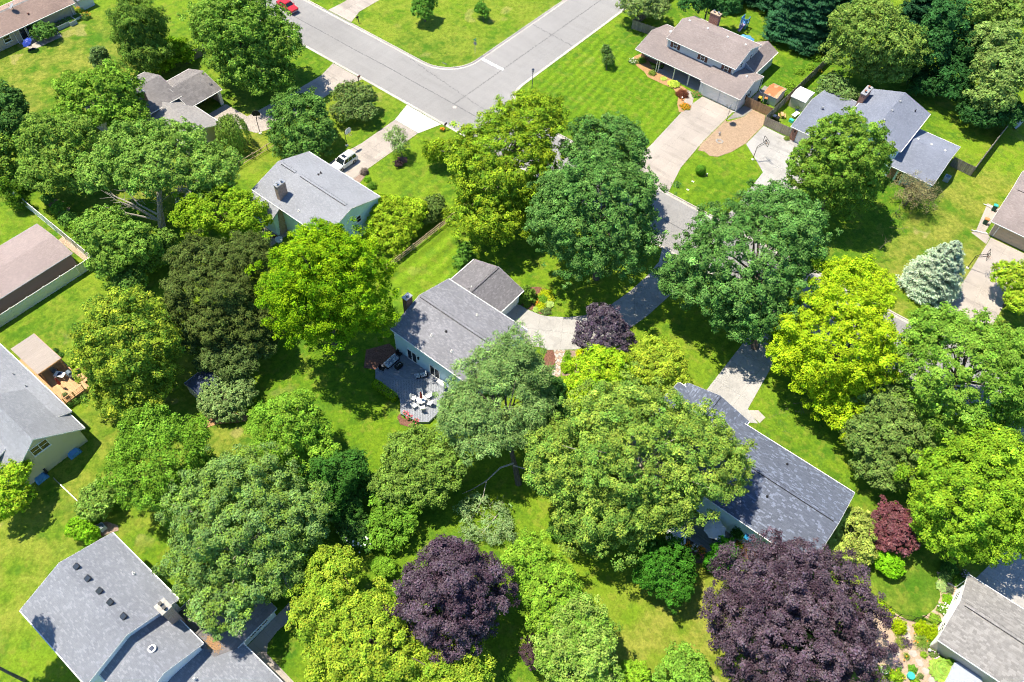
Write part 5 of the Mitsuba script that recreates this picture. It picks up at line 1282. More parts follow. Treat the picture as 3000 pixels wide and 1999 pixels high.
board_fence('brown cedar fence and gate between the garage and the small metal shed', (-38.62, 115.95), (-33.75, 116.05), 1.8, 'm_cedar_fence', panel=1.25)
board_fence('weathered grey board fence in front of the small shed with the white roof', (-33.45, 113.35), (-28.75, 113.42), 1.75, 'm_grey_fence')
board_fence('long grey board fence running back between the two storey house and the slate roofed house', (-33.6, 113.5), (-33.0, 142.0), 1.8, 'm_grey_fence_y', front=-1)
board_fence('short old grey fence beside the air conditioner of the slate roofed house', (-5.3, 124.35), (-1.75, 124.1), 1.85, 'm_old_fence')
board_fence('long dark old fence running back along the right side yard', (-1.75, 124.2), (-1.1, 146.0), 1.85, 'm_grey_fence_y', front=1)
board_fence('pale grey board fence from the left end of the two storey house', (-66.3, 122.4), (-60.4, 123.4), 1.8, 'm_grey_fence', front=1)
board_fence('grey board fence going back from the corner by the side street', (-66.35, 122.6), (-65.9, 152.0), 1.8, 'm_grey_fence_y', front=-1)
board_fence('dark wooden fence in shade behind the bright bush at the upper left', (-119.07, 61.05), (-118.87, 64.97), 1.8, 'm_old_fence')

k = thing('vinyl_fence', 'white vinyl privacy fence round the mauve roofed building', 'fence')
for run in ([(-90.3, 23.45 - 2.44 * i) for i in range(13)], [(-90.3 - 2.44 * i, 23.45 + .012 * i) for i in range(12)]):
    for i in range(len(run) - 1):
        a, b = np.array(run[i]), np.array(run[i + 1])
        d = (b - a) / np.linalg.norm(b - a)
        ang = math.degrees(math.atan2(d[1], d[0]))
        mb = MB()
        for j in range(14):
            c = a + d * (.08 + 2.28 * (j + .5) / 14)
            mb.obox((*c, .93), (2.28 / 14 - .006, .03, 1.62), ang)
        pk = put('panel', mb, 'm_vinyl', parent=k)
        m2 = MB()
        m2.beam((*(a + d * .06), .12), (*(b - d * .06), .12), .06, .14)
        m2.beam((*(a + d * .06), 1.78), (*(b - d * .06), 1.78), .06, .12)
        put('rail', m2, 'm_white', parent=pk)
    for p in run:
        mb = MB().box(p[0] - .065, p[0] + .065, p[1] - .065, p[1] + .065, 0, 1.9)
        pk = put('post', mb, 'm_vinyl', parent=k)
        put('cap', MB().add([(p[0] + i, p[1] + j, 1.902) for i, j in ((-.085, -.085), (.085, -.085), (.085, .085), (-.085, .085))] + [(p[0], p[1], 2.0)], [[0, 1, 4], [1, 2, 4], [2, 3, 4], [3, 0, 4], [0, 2, 1], [0, 3, 2]]), 'm_white', parent=pk)


def rail_fence(label, pts, h=1.15, rails=3):
    k = thing('rail_fence', label, 'fence')
    rng = np.random.default_rng(int(abs(pts[0][0] * 13)))
    for p in pts:
        put('post', MB().tube([(p[0], p[1], -.05), (p[0] + rng.normal(0, .02), p[1] + rng.normal(0, .02), h + .1)], [.085, .075], 6), 'm_rail', parent=k)
    for a, b in zip(pts, pts[1:]):
        for i in range(rails):
            z = .3 + (h - .35) * i / (rails - 1)
            s = rng.normal(0, .03, 4)
            put('rail', MB().tube([(a[0] + s[0], a[1] - .1, z + s[1]), ((a[0] + b[0]) / 2, (a[1] + b[1]) / 2, z + s[2] - .02), (b[0] + s[3], b[1] + .1, z)], [.05, .062, .05], 6), 'm_rail', parent=k)


rail_fence('split rail fence along the striped lawn left of the grey house in the middle', [(-58.75 + .05 * i, 48.8 + 2.75 * i) for i in range(10)], rails=3)
rail_fence('split rail fence in the gap left of the pale grey house', [(-91.2 + .08 * i, 46.6 + 2.8 * i) for i in range(5)], rails=2)
rail_fence('weathered split rail fence under the spiky tree at the bottom edge', [(-7.79, 21.20), (-6.48, 21.18), (-5.00, 21.14)], rails=2)

k = thing('metal_fence', 'black metal garden fence with an arched gate in the bottom right garden', 'fence')
gp = [(12.6, 48.9), (14.5, 48.75), (16.1, 48.65), (17.3, 48.6)], [(18.75, 49.35), (19.4, 50.2), (20.9, 50.5)]
for line in gp:
    for a, b in zip(line, line[1:]):
        a, b = np.array(a), np.array(b)
        mb = MB()
        n = int(np.linalg.norm(b - a) / .13)
        for i in range(n):
            c = a + (b - a) * (i + .5) / n
            mb.tube([(*c, .05), (*c, 1.08)], .009, 4)
        for z in (.15, 1.0):
            mb.beam((*a, z), (*b, z), .025, .03)
        put('panel', mb, 'm_black', parent=k)
    for p in line:
        put('post', MB().box(p[0] - .03, p[0] + .03, p[1] - .03, p[1] + .03, 0, 1.2), 'm_black', parent=k)
mb = MB()
a, b = np.array((17.4, 48.62)), np.array((18.65, 49.3))
for i in range(10):
    t = (i + .5) / 10
    c = a + (b - a) * t
    mb.tube([(*c, .08), (*c, 1.05 + .22 * math.sin(math.pi * t))], .009, 4)
mb.tube([(*(a + (b - a) * t), 1.05 + .22 * math.sin(math.pi * t)) for t in np.linspace(0, 1, 9)], .018, 5)
mb.beam((*a, .15), (*b, .15), .025, .03)
put('gate', mb, 'm_black', parent=k)


# ---------------------------------------------------------------- decks
def deck_boards(k, poly, ang, z, m, w=.145, th=.035, gap=.014, holder=True):
    c = poly.centroid
    p = affinity.rotate(poly, -ang, origin=c)
    x0, y0, x1, y1 = p.bounds
    n = int((y1 - y0) / w) + 1
    for j in range(n):
        g = p.intersection(sbox(x0 - 1, y0 + j * w + gap / 2, x1 + 1, y0 + (j + 1) * w - gap / 2))
        for q in getattr(g, 'geoms', [g]):
            if q.geom_type == 'Polygon' and q.area > .02:
                put('board', MB().slab(affinity.rotate(q, ang, origin=c), z - th, z), m, parent=k)


k = thing('deck', 'blue grey composite deck behind the grey house in the middle', 'deck')
dpoly = Polygon([(-47.3, 39.66), (-38.2, 39.66), (-37.3, 38.9), (-37.4, 34.2), (-38.3, 33.45), (-40.85, 32.9), (-42.5, 34.5), (-46.9, 34.65), (-47.9, 35.6)])
s0, s1 = np.array((-45.41, 35.39, 0.4)), np.array((-41.51, 39.09, 0.4))
dv = s1[:2] - s0[:2]
cut = Polygon([tuple(s0[:2] - dv * 3), tuple(s1[:2] + dv * 3), tuple(s1[:2] + dv * 3 + np.array([-dv[1], dv[0]]) * 9), tuple(s0[:2] - dv * 3 + np.array([-dv[1], dv[0]]) * 9)])
v0, v1 = np.array((-38.22, 34.21, 0.4)), np.array((-41.70, 37.99, 0.4))
ang = math.degrees(math.atan2(*(v1 - v0)[1::-1]))
put('frame', MB().slab(dpoly.buffer(-.06), .0, .37), 'm_dark', parent=k)
deck_boards(k, dpoly.difference(cut), ang, .42, 'm_deck_grey', w=.2, gap=.024)
deck_boards(k, dpoly.intersection(cut), ang - 90, .42, 'm_deck_grey_y', w=.2, gap=.024)
put('fascia', MB().slab(dpoly.difference(dpoly.buffer(-.04)), .02, .38), 'm_deck_grey', parent=k)

k = thing('deck', 'orange brown wooden deck with railings and steps behind the yellow house', 'deck')
dp2 = sbox(-83.0, 7.3, -72.9, 10.95)
deck_boards(k, dp2, 0, .72, 'm_cedar')
put('frame', MB().slab(dp2.buffer(-.05), .0, .67), 'm_cedar', parent=k)
for j in range(4):
    put('skirt_board', MB().box(-72.898, -72.86, 7.3, 10.95, .02 + .17 * j, .17 + .17 * j), 'm_cedar', parent=k)
for a, b in (((-79.6, 10.85), (-75.9, 10.85)), ((-72.98, 7.7), (-72.98, 10.3)), ((-78.8, 7.5), (-74.2, 7.5))):
    a, b = np.array(a), np.array(b)
    mb = MB()
    mb.beam((*a, 1.6), (*b, 1.6), .12, .05)
    mb.beam((*a, .9), (*b, .9), .05, .09)
    n = int(np.linalg.norm(b - a) / .2)
    for i in range(n + 1):
        c = a + (b - a) * i / n
        mb.tube([(*c, .85), (*c, 1.6)], .02, 4)
    for c in (a, (a + b) / 2, b):
        mb.box(c[0] - .06, c[0] + .06, c[1] - .06, c[1] + .06, .7, 1.75)
    put('railing', mb, 'm_cedar', parent=k)
for i in range(4):
    put('step', MB().box(-75.6, -74.0, 10.96 + .3 * i, 11.24 + .3 * i, .58 - .15 * i - .04, .58 - .15 * i), 'm_cedar', parent=k)
for x in (-75.7, -73.9):
    mb = MB().beam((x, 10.98, 1.5), (x, 12.15, .95), .06, .1)
    mb.box(x - .05, x + .05, 12.1, 12.2, 0, 1.05)
    put('railing', mb, 'm_cedar', parent=k)

k = thing('terrace', 'small blue grey terrace with a raised edge under the white umbrella', 'terrace')
tp = Polygon([(-4.89, 42.02), (-2.00, 42.06), (-1.62, 42.76), (-1.18, 45.27), (-4.67, 45.49), (-6.55, 43.46), (-6.45, 41.54)])
put('frame', MB().slab(tp.buffer(-.08), 0, .26), 'm_dark', parent=k)
deck_boards(k, tp, 0, .3, 'm_deck_old', w=.18)
a, b = (-4.89, 42.02), (-2.00, 42.06)
for j in range(3):
    put('board', MB().beam((a[0], a[1] - .02 - .12 * j, .3), (b[0], b[1] - .02 - .12 * j, .3), .11, .04), 'm_deck_grey', parent=k)


# ---------------------------------------------------------------- garden furniture
def chair(label, x, y, rz, frame, seat, z=0.0, group=None, name='patio_chair', w=.56, key=None):
    k = key or thing(name, label, 'chair', group)
    def P_(mb):
        return mb.move((x, y, z), rz)
    put('seat', P_(MB().obox((0, 0, .42), (w, .54, .06))), seat, parent=k)
    put('backrest', P_(MB().hull([(i * w / 2, -.27 - .02 * q, .45) for i in (-1, 1) for q in (0, 2)] + [(i * w / 2 * .9, -.42 - .02 * q, .98) for i in (-1, 1) for q in (0, 2)])), seat, parent=k)
    for i in (-1, 1):
        put('armrest', P_(MB().tube([(i * w * .52, -.34, .66), (i * w * .52, .24, .64), (i * w * .52, .26, .0)], .022, 5)), frame, parent=k)
        put('leg', P_(MB().tube([(i * w * .5, -.26, .42), (i * w * .5, -.36, 0)], .022, 5)), frame, parent=k)
    return k


def umbrella(label, x, y, z, r, h, m, panels=8, drop=.45, tilt=None, group=None):
    k = thing('umbrella', label, 'umbrella', group)
    put('pole', MB().tube([(x, y, z), (x, y, z + h)], .03, 6), 'm_metal', parent=k)
    put('base', MB().cyl((x, y, z), .28, .09, 14), 'm_dark', parent=k)
    ca = MB()
    V, n = [], panels
    for q, (rr, zz) in enumerate(((.0, 0), (.5, -.36), (1, -1))):
        for i in range(n * 2):
            a = i * math.pi / n
            sc = 1 if i % 2 == 0 else math.cos(math.pi / n) * (1 - .03 * q)
            V.append((x + r * rr * sc * math.cos(a), y + r * rr * sc * math.sin(a), z + h + zz * drop - (.03 * q if i % 2 else 0)))
    F = [[q * 2 * n + i, q * 2 * n + (i + 1) % (2 * n), (q + 1) * 2 * n + (i + 1) % (2 * n), (q + 1) * 2 * n + i] for q in range(2) for i in range(2 * n)]
    F = np.array(F)
    V = np.array(V)
    if tilt is not None:
        c = np.array([x, y, z + h])
        V = (V - c) @ np.array(tilt).T + c
    ca.add(V, np.vstack([F[:, [0, 1, 2]], F[:, [0, 2, 3]]]))
    put('canopy', ca, m, parent=k)
    put('finial', MB().ball((x, y, z + h + .05), .05, 1), 'm_metal', parent=k)
    mb = MB()
    for i in range(n):
        mb.tube([V[2 * i] - [0, 0, .03], V[2 * n * 2 + 2 * i] - [0, 0, .03]], .012, 4)
    put('rib', mb, 'm_metal', parent=k)
    return k


def closed_umbrella(label, x, y, z, h, m):
    k = thing('umbrella', label, 'umbrella')
    put('pole', MB().tube([(x, y, z), (x, y, z + h)], .025, 6), 'm_offwhite', parent=k)
    mb = MB()
    n = 10
    rings = [(.03, h), (.10, h - .25), (.13, h - .8), (.17, h - 1.25), (.12, h - 1.4)]
    V = [(x + r * (1 + .25 * (i % 2)) * math.cos(i * 2 * math.pi / n), y + r * (1 + .25 * (i % 2)) * math.sin(i * 2 * math.pi / n), z + q) for r, q in rings for i in range(n)]
    F = np.array([[q * n + i, q * n + (i + 1) % n, (q + 1) * n + (i + 1) % n, (q + 1) * n + i] for q in range(4) for i in range(n)])
    mb.add(V, np.vstack([F[:, [0, 1, 2]], F[:, [0, 2, 3]]]))
    put('canopy', mb, m, parent=k)
    return k


def round_table(label, x, y, z, r, m, h=.72, glass=None):
    k = thing('patio_table', label, 'table')
    put('tabletop', MB().cyl((x, y, z + h - .03), r, .03, 20), m, parent=k)
    for i in range(4):
        a = i * math.pi / 2 + .6
        put('leg', MB().tube([(x + r * .35 * math.cos(a), y + r * .35 * math.sin(a), z + h - .03), (x + r * .75 * math.cos(a), y + r * .75 * math.sin(a), z)], .025, 5), m, parent=k)
    return k


DZ = .42
tx, ty = -39.95, 35.75
round_table('round white table under the folded red umbrella on the grey deck', tx, ty, DZ, .62, 'm_white')
closed_umbrella('folded dark red umbrella standing in the white deck table', tx, ty, DZ, 2.45, 'm_umb_red')
for i, w in enumerate(['nearest the house wall', 'toward the pine', 'toward the rose bed', 'nearest the lawn side edge', 'toward the clipped hedge', 'toward the cushioned loungers']):
    a = math.radians(80 - 60 * i)
    chair('white deck chair at the round white table, ' + w, tx + 1.08 * math.cos(a), ty + 1.08 * math.sin(a), math.degrees(a) + 90, 'm_white', 'm_white', DZ, 'white chairs round the deck table', w=.58)
k = thing('sofa', 'long patterned outdoor sofa in the shade at the far end of the grey deck', 'sofa')
put('frame', MB().obox((-46.95, 37.65, DZ + .17), (.78, 2.1, .3), -2), 'm_black', parent=k)
for i in range(3):
    put('seat_cushion', MB().obox((-46.85, 36.98 + .67 * i, DZ + .39), (.62, .64, .13), -2), 'm_cushion', parent=k)
    put('back_cushion', MB().obox((-47.22, 36.98 + .67 * i, DZ + .62), (.16, .64, .4), -2), 'm_cushion', parent=k)
chair('black metal chair at the house end of the patterned sofa', -46.95, 39.15, -90, 'm_black', 'm_black', DZ)
chair('black metal chair at the lawn end of the patterned sofa', -47.0, 36.1, -70, 'm_black', 'm_black', DZ)
k = thing('fire_table', 'black low fire table in front of the patterned sofa', 'table')
put('body', MB().obox((-45.8, 37.8, DZ + .22), (.6, .95, .44), -2), 'm_black', parent=k)
put('tabletop', MB().obox((-45.8, 37.8, DZ + .46), (.7, 1.05, .04), -2), 'm_black', parent=k)
for i in range(3):
    put('candle', MB().cyl((-45.8, 37.55 + .25 * i, DZ + .48), .05, .12, 8), 'm_white', parent=k)
k = thing('lounge_chair', 'patterned cushioned lounger with a footrest by the sliding doors', 'chair')
put('frame', MB().obox((-42.55, 38.65, DZ + .2), (.62, 1.5, .06), -38).move((0, 0, 0)), 'm_black', parent=k)
fx = lambda u, w: (-42.55 + u * math.sin(math.radians(38)) + w * math.cos(math.radians(38)), 38.65 + u * math.cos(math.radians(38)) - w * math.sin(math.radians(38)))
put('seat_cushion', MB().obox((*fx(.12, 0), DZ + .36), (.6, .62, .14), -38), 'm_cushion', parent=k)
put('footrest', MB().obox((*fx(-.62, 0), DZ + .33), (.6, .62, .14), -38), 'm_cushion', parent=k)
put('back_cushion', MB().obox((*fx(.52, 0), DZ + .62), (.6, .16, .55), -38), 'm_cushion', parent=k)
for u in (-.6, .5):
    put('leg', MB().obox((*fx(u, 0), DZ + .1), (.56, .05, .2), -38), 'm_black', parent=k)
k = thing('grill', 'white covered grill against the house wall under the pine', 'grill')
put('body', MB().hull([(x, y, z) for x in (-39.9, -39.0) for y in (38.8, 39.4) for z in (DZ, DZ + .9)] + [(x, y, DZ + 1.15) for x in (-39.8, -39.1) for y in (38.95, 39.25)]), 'm_white', parent=k)
put('side_shelf', MB().box(-40.25, -39.91, 38.85, 39.35, DZ + .8, DZ + .85), 'm_white', parent=k)


# ---------------------------------------------------------------- small plants and flowers
def plant(label, x, y, r, h, color, cat='plant', name='garden_plant', n=None, kind='bush', flowers=None, seed=0, L=None, z=0.0, group=None, alt=None, fcount=40):
    """A garden plant: 'bush' a leafy mound, 'rosette' arching blades from one base, 'hosta' broad leaves in rings."""
    rng = np.random.default_rng(900 + seed + len(labels))
    k = thing(name, label, cat, group)
    if kind == 'bush':
        n = n or int(900 * r * (r + h) + 60)
        d = unit(n, rng)
        d[:, 2] = np.abs(d[:, 2])
        rad = rng.uniform(.6, 1.05, n) * (1 + .14 * np.sin(5 * np.arctan2(d[:, 1], d[:, 0]) + seed))
        Pp = d * rad[:, None] * [r, r, h] + [x, y, z + .04]
        N = d * .8 + rng.normal(size=(n, 3)) * .4 + [0, 0, .3]
        l = L or .13
        V, F, C = leaf_arrays(Pp, N / np.linalg.norm(N, axis=1, keepdims=True), l, l * .75, tint(color, n, rng, .2, alt, None if alt is None else rng.random(n) ** 2), rng)
        put('foliage', (V, F), 'm_leaf', parent=k, color=C)
        put('stem', MB().tube([(x, y, z - .02), (x, y, z + h * .6)], [.04, .02], 5), 'm_bark_dark', parent=k)
    else:
        n = n or (70 if kind == 'rosette' else 46)
        V, F, C = [], [], []
        for i in range(n):
            a = i * 2.39996
            q = rng.uniform(.35, 1.05) * r if kind == 'rosette' else r * math.sqrt((i + 1) / n)
            d = np.array([math.cos(a), math.sin(a), 0])
            s = np.array([-d[1], d[0], 0])
            w = (.05 if kind == 'rosette' else .30) * (r / .6) ** .5
            hz = h * (rng.uniform(.7, 1.1) if kind == 'rosette' else 1.0 - .55 * q / r)
            b = np.array([x, y, z + .02])
            if kind == 'rosette':
                pts = [b, b + d * q * .45 + [0, 0, hz], b + d * q + [0, 0, hz * .45]]
                ws = (.5, 1, .05)
            else:
                pts = [b + d * max(0, q - .3 * r) + [0, 0, hz * .8], b + d * (q - .02) + [0, 0, hz], b + d * (q + .22 * r) + [0, 0, hz * .55]]
                ws = (.25, 1, .08)
            o = sum(len(u) for u in V)
            V.append(np.array([p + s * w * k2 * e for p, k2 in zip(pts, ws) for e in (-.5, .5)]))
            F.append(np.array([[0, 2, 1], [1, 2, 3], [2, 4, 3], [3, 4, 5]]) + o)
            C.append(np.repeat(tint(color, 1, rng, .18, alt, None if alt is None else rng.random(1)), 6, axis=0))
        put('foliage', (np.vstack(V), np.vstack(F)), 'm_leaf', parent=k, color=np.vstack(C))
    if flowers:
        mb = MB()
        for _ in range(fcount):
            a, q = rng.uniform(0, 6.283), r * math.sqrt(rng.random())
            mb.ball((x + q * math.cos(a), y + q * math.sin(a), z + h * (1.15 - .5 * (q / r) ** 2) + rng.uniform(-.05, .1)), rng.uniform(.035, .075) * (1.4 if fcount < 30 else 1), 0, (1, 1, .7))
        put('flowers', mb, flowers, parent=k, kind='stuff')
    return k


HOSTA, DAY, BOX, YEL = (.085, .145, .030), (.100, .150, .022), (.055, .100, .016), (.21, .235, .010)
mat('m_fl_white', (.80, .78, .72), .7)
mat('m_fl_orange', (.72, .27, .02), .7)
mat('m_fl_yellow', (.75, .50, .03), .7)
mat('m_fl_pink', (.62, .12, .16), .7)
mat('m_fl_lilac', (.58, .42, .58), .7)
# the bed of the two storey house
plant('flowering pale green clump at the left end of the wood chip bed', *(-60.15, 113.73), .9, .5, (.10, .14, .05), flowers='m_fl_white', seed=1, fcount=20)
plant('green clump beside the white flowered clump in the wood chip bed', *(-59.11, 114.92), .85, .7, (.070, .125, .020), seed=2)
plant('dark round evergreen at the corner of the two storey house', *(-60.91, 117.78), .55, .9, (.030, .070, .015), cat='shrub', name='shrub', seed=3)
plant('pale yellow plant in the middle of the wood chip bed', *(-56.53, 114.88), .45, .25, (.21, .23, .06), seed=4, kind='hosta')
plant('olive rounded shrub by the left porch post', *(-55.62, 113.01), .75, .6, (.105, .135, .030), seed=5)
plant('low pale hosta between the porch posts', *(-53.26, 113.11), .6, .22, (.17, .205, .05), seed=6, kind='hosta')
plant('large bright variegated hosta at the bend of the wood chip bed', *(-50.95, 112.79), 1.05, .7, (.135, .185, .022), seed=7, kind='hosta', n=60, alt=(.24, .26, .05))
plant('dark red laceleaf maple mound beside the curved walk', *(-48.29, 111.30), 1.15, .85, (.090, .030, .024), cat='shrub', name='shrub', seed=8, L=.16)
plant('mass of orange marigolds at the tip of the wood chip bed', *(-46.06, 108.78), .95, .35, (.09, .13, .01), flowers='m_fl_orange', seed=9, fcount=170)
plant('mixed flower clump at the left edge of the garage', *(-46.36, 112.99), .95, .5, (.085, .145, .035), flowers='m_fl_pink', seed=10, fcount=14)
k = thing('garden_ornament', 'orange and white garden ornament between the red mound and the marigolds', 'ornament')
put('body', MB().cyl((*(-47.58, 110.04), 0), .16, .45, 10, .1), 'm_orange', parent=k)
put('head', MB().ball((*(-47.58, 110.04), .56), .14, 1), 'm_white', parent=k)
for i, (p, rz) in enumerate((((-51.49, 116.51), 180), ((-49.46, 116.18), 170), ((-48.32, 116.14), 200))):
    chair(['dark chair on the porch, left of the three', 'dark chair on the porch, middle of the three', 'dark chair on the porch next to the garage'][i], p[0] + .15, p[1] + .6, rz, 'm_black', 'm_black', .16, 'dark chairs on the porch')
# the bed of the middle house
conifer('small weeping evergreen at the garage corner of the middle house', (-40.6, 57.7), 2.3, 1.55, (.075, .125, .022), 'shrub', 'weeping_shrub', 111, L=.26, W=.11, power=.35, up=-.25, dens=2.0, n_branch=60)
plant('clipped green ball in front of the weeping evergreen', -39.75, 56.75, .5, .55, BOX, cat='shrub', name='shrub', seed=12)
plant('yellow ground cover along the back of the garage bed', *(-38.92, 59.97), 1.0, .4, YEL, seed=13)
plant('yellow plant beside the pale hosta in the garage bed', *(-37.99, 59.74), .7, .4, (.23, .24, .02), seed=14)
plant('bright yellow spirea in the front of the garage bed', *(-38.01, 57.81), .85, .4, YEL, seed=15)
plant('leafy green plant in the middle of the garage bed', *(-38.70, 58.96), .8, .5, (.085, .165, .020), seed=16)
plant('orange and green plant left of the yellow spirea', *(-38.94, 58.03), .55, .35, (.13, .13, .02), seed=17, flowers='m_fl_orange', fcount=12)
plant('pale silver hosta at the lawn edge of the garage bed', *(-37.48, 58.80), .65, .35, (.17, .215, .085), seed=18, kind='hosta')
plant('small light hosta at the driveway edge of the garage bed', *(-38.25, 56.97), .5, .3, (.15, .20, .05), seed=19, kind='hosta')
plant('grey green lavender shrub at the driveway end of the garage bed', *(-37.10, 57.59), .8, .45, (.085, .115, .050), seed=20)
plant('feathery bright green plant beside the flagstone path, upper one', *(-29.95, 52.89), .95, .6, (.085, .165, .012), seed=21, kind='rosette', n=160)
plant('round yellow green shrub beside the flagstone path', *(-29.17, 51.92), .95, .85, (.125, .195, .012), cat='shrub', name='shrub', seed=22, L=.18)
plant('bright yellow shrub under the small purple tree', *(-29.01, 54.84), .9, .6, (.27, .28, .008), seed=23, cat='shrub', name='shrub')
plant('small green plant at the driveway edge right of the flagstone path', *(-30.55, 53.79), .4, .35, (.085, .14, .03), seed=24)
plant('bushy plant at the lawn end of the flagstone path', *(-30.31, 49.21), .6, .4, (.10, .17, .03), seed=25)
for i, (p, w) in enumerate((((-40.46, 33.31), 'left'), ((-39.72, 33.27), 'middle'), ((-38.72, 33.33), 'right'))):
    plant('pink rose bush in the bed at the deck end, ' + w + ' of the three', *p, .42, .5, (.035, .080, .022), cat='rose bush', name='rose_bush', flowers='m_fl_pink', seed=26 + i, fcount=18, group='rose bushes at the deck end')


def pot_plant(label, x, y, z, r, h, m, color, seed=0, name='potted_plant', flowers=None):
    k = thing(name, label, 'potted plant')
    put('pot', MB().tube([(x, y, z), (x, y, z + h)], [r * .75, r], 14), m, parent=k)
    rng = np.random.default_rng(50 + seed)
    n = int(700 * r) + 40
    d = unit(n, rng)
    d[:, 2] = np.abs(d[:, 2])
    V, F, C = leaf_arrays(d * rng.uniform(.5, 1.1, n)[:, None] * [r * 1.3, r * 1.3, r * 1.5] + [x, y, z + h], d, .13, .1, tint(color, n, rng, .2), rng)
    put('foliage', (V, F), 'm_leaf', parent=k, color=C)
    if flowers:
        mb = MB()
        for _ in range(25):
            q = unit(1, rng)[0]
            mb.ball(np.array([x, y, z + h]) + np.abs(q) * [0, 0, r * 1.6] + q * [r * 1.2, r * 1.2, 0], .05, 0)
        put('flowers', mb, flowers, parent=k, kind='stuff')
    return k


pot_plant('potted shrub on the grey deck beside the pine', -37.9, 38.3, DZ, .35, .45, 'm_teal', (.040, .100, .020), 1)
pot_plant('dark potted plant at the left porch post', *(-55.10, 115.34), .16, .26, .4, 'm_bin_black', (.03, .06, .015), 2)
pot_plant('white urn with a leafy plant in the bottom right garden', *(18.35, 42.45), 0, .45, .4, 'm_white', (.085, .155, .022), 3)
# the gravel garden at the lower right
for i, (p, r, h, c, kd, lab, kw) in enumerate([
    ((17.74, 47.56), 1.15, 1.5, (.165, .205, .006), 'bush', 'tall golden cypress by the purple tree in the gravel garden', {}),
    ((19.80, 48.99), 1.2, 1.25, (.160, .200, .006), 'bush', 'golden cypress mound in the gravel garden, left of the pair', {}),
    ((20.83, 49.23), 1.25, 1.35, (.140, .185, .006), 'bush', 'golden cypress mound by the gable wall, right of the pair', {}),
    ((16.34, 48.24), .8, .9, (.175, .215, .008), 'bush', 'small golden shrub behind the metal fence', {}),
    ((15.38, 48.66), .7, .8, (.150, .210, .010), 'bush', 'yellow green shrub beside the purple tree above the metal fence', {}),
    ((18.64, 46.25), .95, .8, (.115, .140, .028), 'bush', 'clipped olive boxwood ball in the gravel garden', {'L': .10}),
    ((20.23, 47.55), 1.3, .75, (.110, .155, .030), 'rosette', 'large daylily clump in the middle of the gravel garden', {'n': 130, 'flowers': 'm_fl_orange', 'fcount': 5}),
    ((19.60, 45.20), .65, .55, (.105, .140, .028), 'rosette', 'small daylily clump on the left of the gravel garden', {'flowers': 'm_fl_orange', 'fcount': 4}),
    ((19.44, 43.75), .45, .4, (.070, .150, .020), 'bush', 'small green mound on the left of the gravel garden', {}),
    ((20.63, 44.48), .65, .5, (.070, .155, .018), 'bush', 'round green mound in the lower middle of the gravel garden', {}),
    ((20.99, 46.59), .5, .4, (.125, .180, .022), 'bush', 'little yellow green shrub right of the stepping stones', {}),
    ((21.73, 47.36), .75, .5, (.085, .115, .040), 'bush', 'low grey pink flowering plant near the house corner', {'flowers': 'm_fl_lilac', 'fcount': 12}),
    ((23.08, 46.25), 1.45, .7, (.135, .195, .042), 'hosta', 'broad variegated hosta bed beside the covered tub', {'n': 110}),
    ((23.35, 47.53), .8, .8, (.090, .155, .022), 'rosette', 'upright leafy plant behind the variegated hostas', {'n': 90}),
    ((21.51, 44.32), .4, .5, (.085, .105, .040), 'bush', 'small greyish shrub at the bottom of the gravel garden', {}),
    ((19.61, 42.76), 1.1, .55, (.125, .190, .012), 'bush', 'spreading yellow green plant at the bottom left of the gravel garden', {'flowers': 'm_fl_yellow', 'fcount': 8}),
    ((21.42, 43.36), .9, .4, (.120, .185, .016), 'bush', 'yellow green plant cut by the bottom edge of the gravel garden', {}),
    ((19.61, 57.44), 1.3, .9, (.035, .085, .020), 'bush', 'deep green shrub in the shade at the back of the wall bed', {}),
    ((19.65, 56.26), 1.05, .6, (.085, .135, .045), 'bush', 'grey green plant in the upper wall bed', {}),
    ((20.96, 56.45), .75, .6, (.085, .160, .020), 'bush', 'bright green plant near the upper wall corner', {}),
    ((19.75, 54.95), .75, .4, (.125, .165, .075), 'hosta', 'pale silvery plant at the lawn edge of the wall bed', {}),
    ((20.54, 55.10), .65, .6, (.065, .075, .055), 'bush', 'grey purple plant in the middle of the wall bed', {}),
    ((20.81, 53.96), .9, .6, (.105, .195, .014), 'bush', 'vivid green plant against the white gable wall', {}),
    ((20.76, 52.57), .9, .7, (.085, .145, .026), 'bush', 'green hydrangea with white blooms in the wall bed', {'flowers': 'm_fl_white', 'fcount': 26}),
    ((20.55, 50.96), .95, .45, (.115, .180, .020), 'bush', 'low light green plant at the bottom of the wall bed', {}),
    ((21.21, 57.93), .6, .5, (.060, .085, .035), 'bush', 'pink and white flowered plant at the upper wall corner', {'flowers': 'm_fl_lilac', 'fcount': 30}),
]):
    s = .86 if kd != 'bush' else .74
    plant(lab, *p, r * s, h * (.9 if kd == 'bush' else 1), c, kind=kd, seed=40 + i, **kw)
k = thing('garden_tub', 'teal lidded tub standing in the gravel garden', 'tub')
put('body', MB().cyl((*(20.69, 43.60), 0), .32, .42, 12, .36), 'm_teal', parent=k)
put('lid', MB().cyl((*(20.69, 43.60), .42), .4, .06, 12), 'm_teal', parent=k)
for i, p in enumerate(((18.49, 48.09), (18.91, 47.41), (20.07, 46.04), (20.94, 45.59), (21.81, 45.21), (18.59, 45.03), (22.64, 44.75))):
    q = [(p[0] + .42 * (1 + .2 * math.sin(i * 3 + a * 2)) * math.cos(a), p[1] + .36 * (1 + .2 * math.cos(i + a * 3)) * math.sin(a)) for a in np.arange(9) * 2 * math.pi / 9]
    put('stepping_stone', MB().slab(Polygon(q), .0, .075), 'm_stone', parent='gravel_bed_001')
k = thing('globe', 'white globe lamp beside the large daylily clump', 'ornament')
put('stake', MB().tube([(*(21.20, 47.26), 0), (*(21.20, 47.26), .4)], .02, 5), 'm_dark', parent=k)
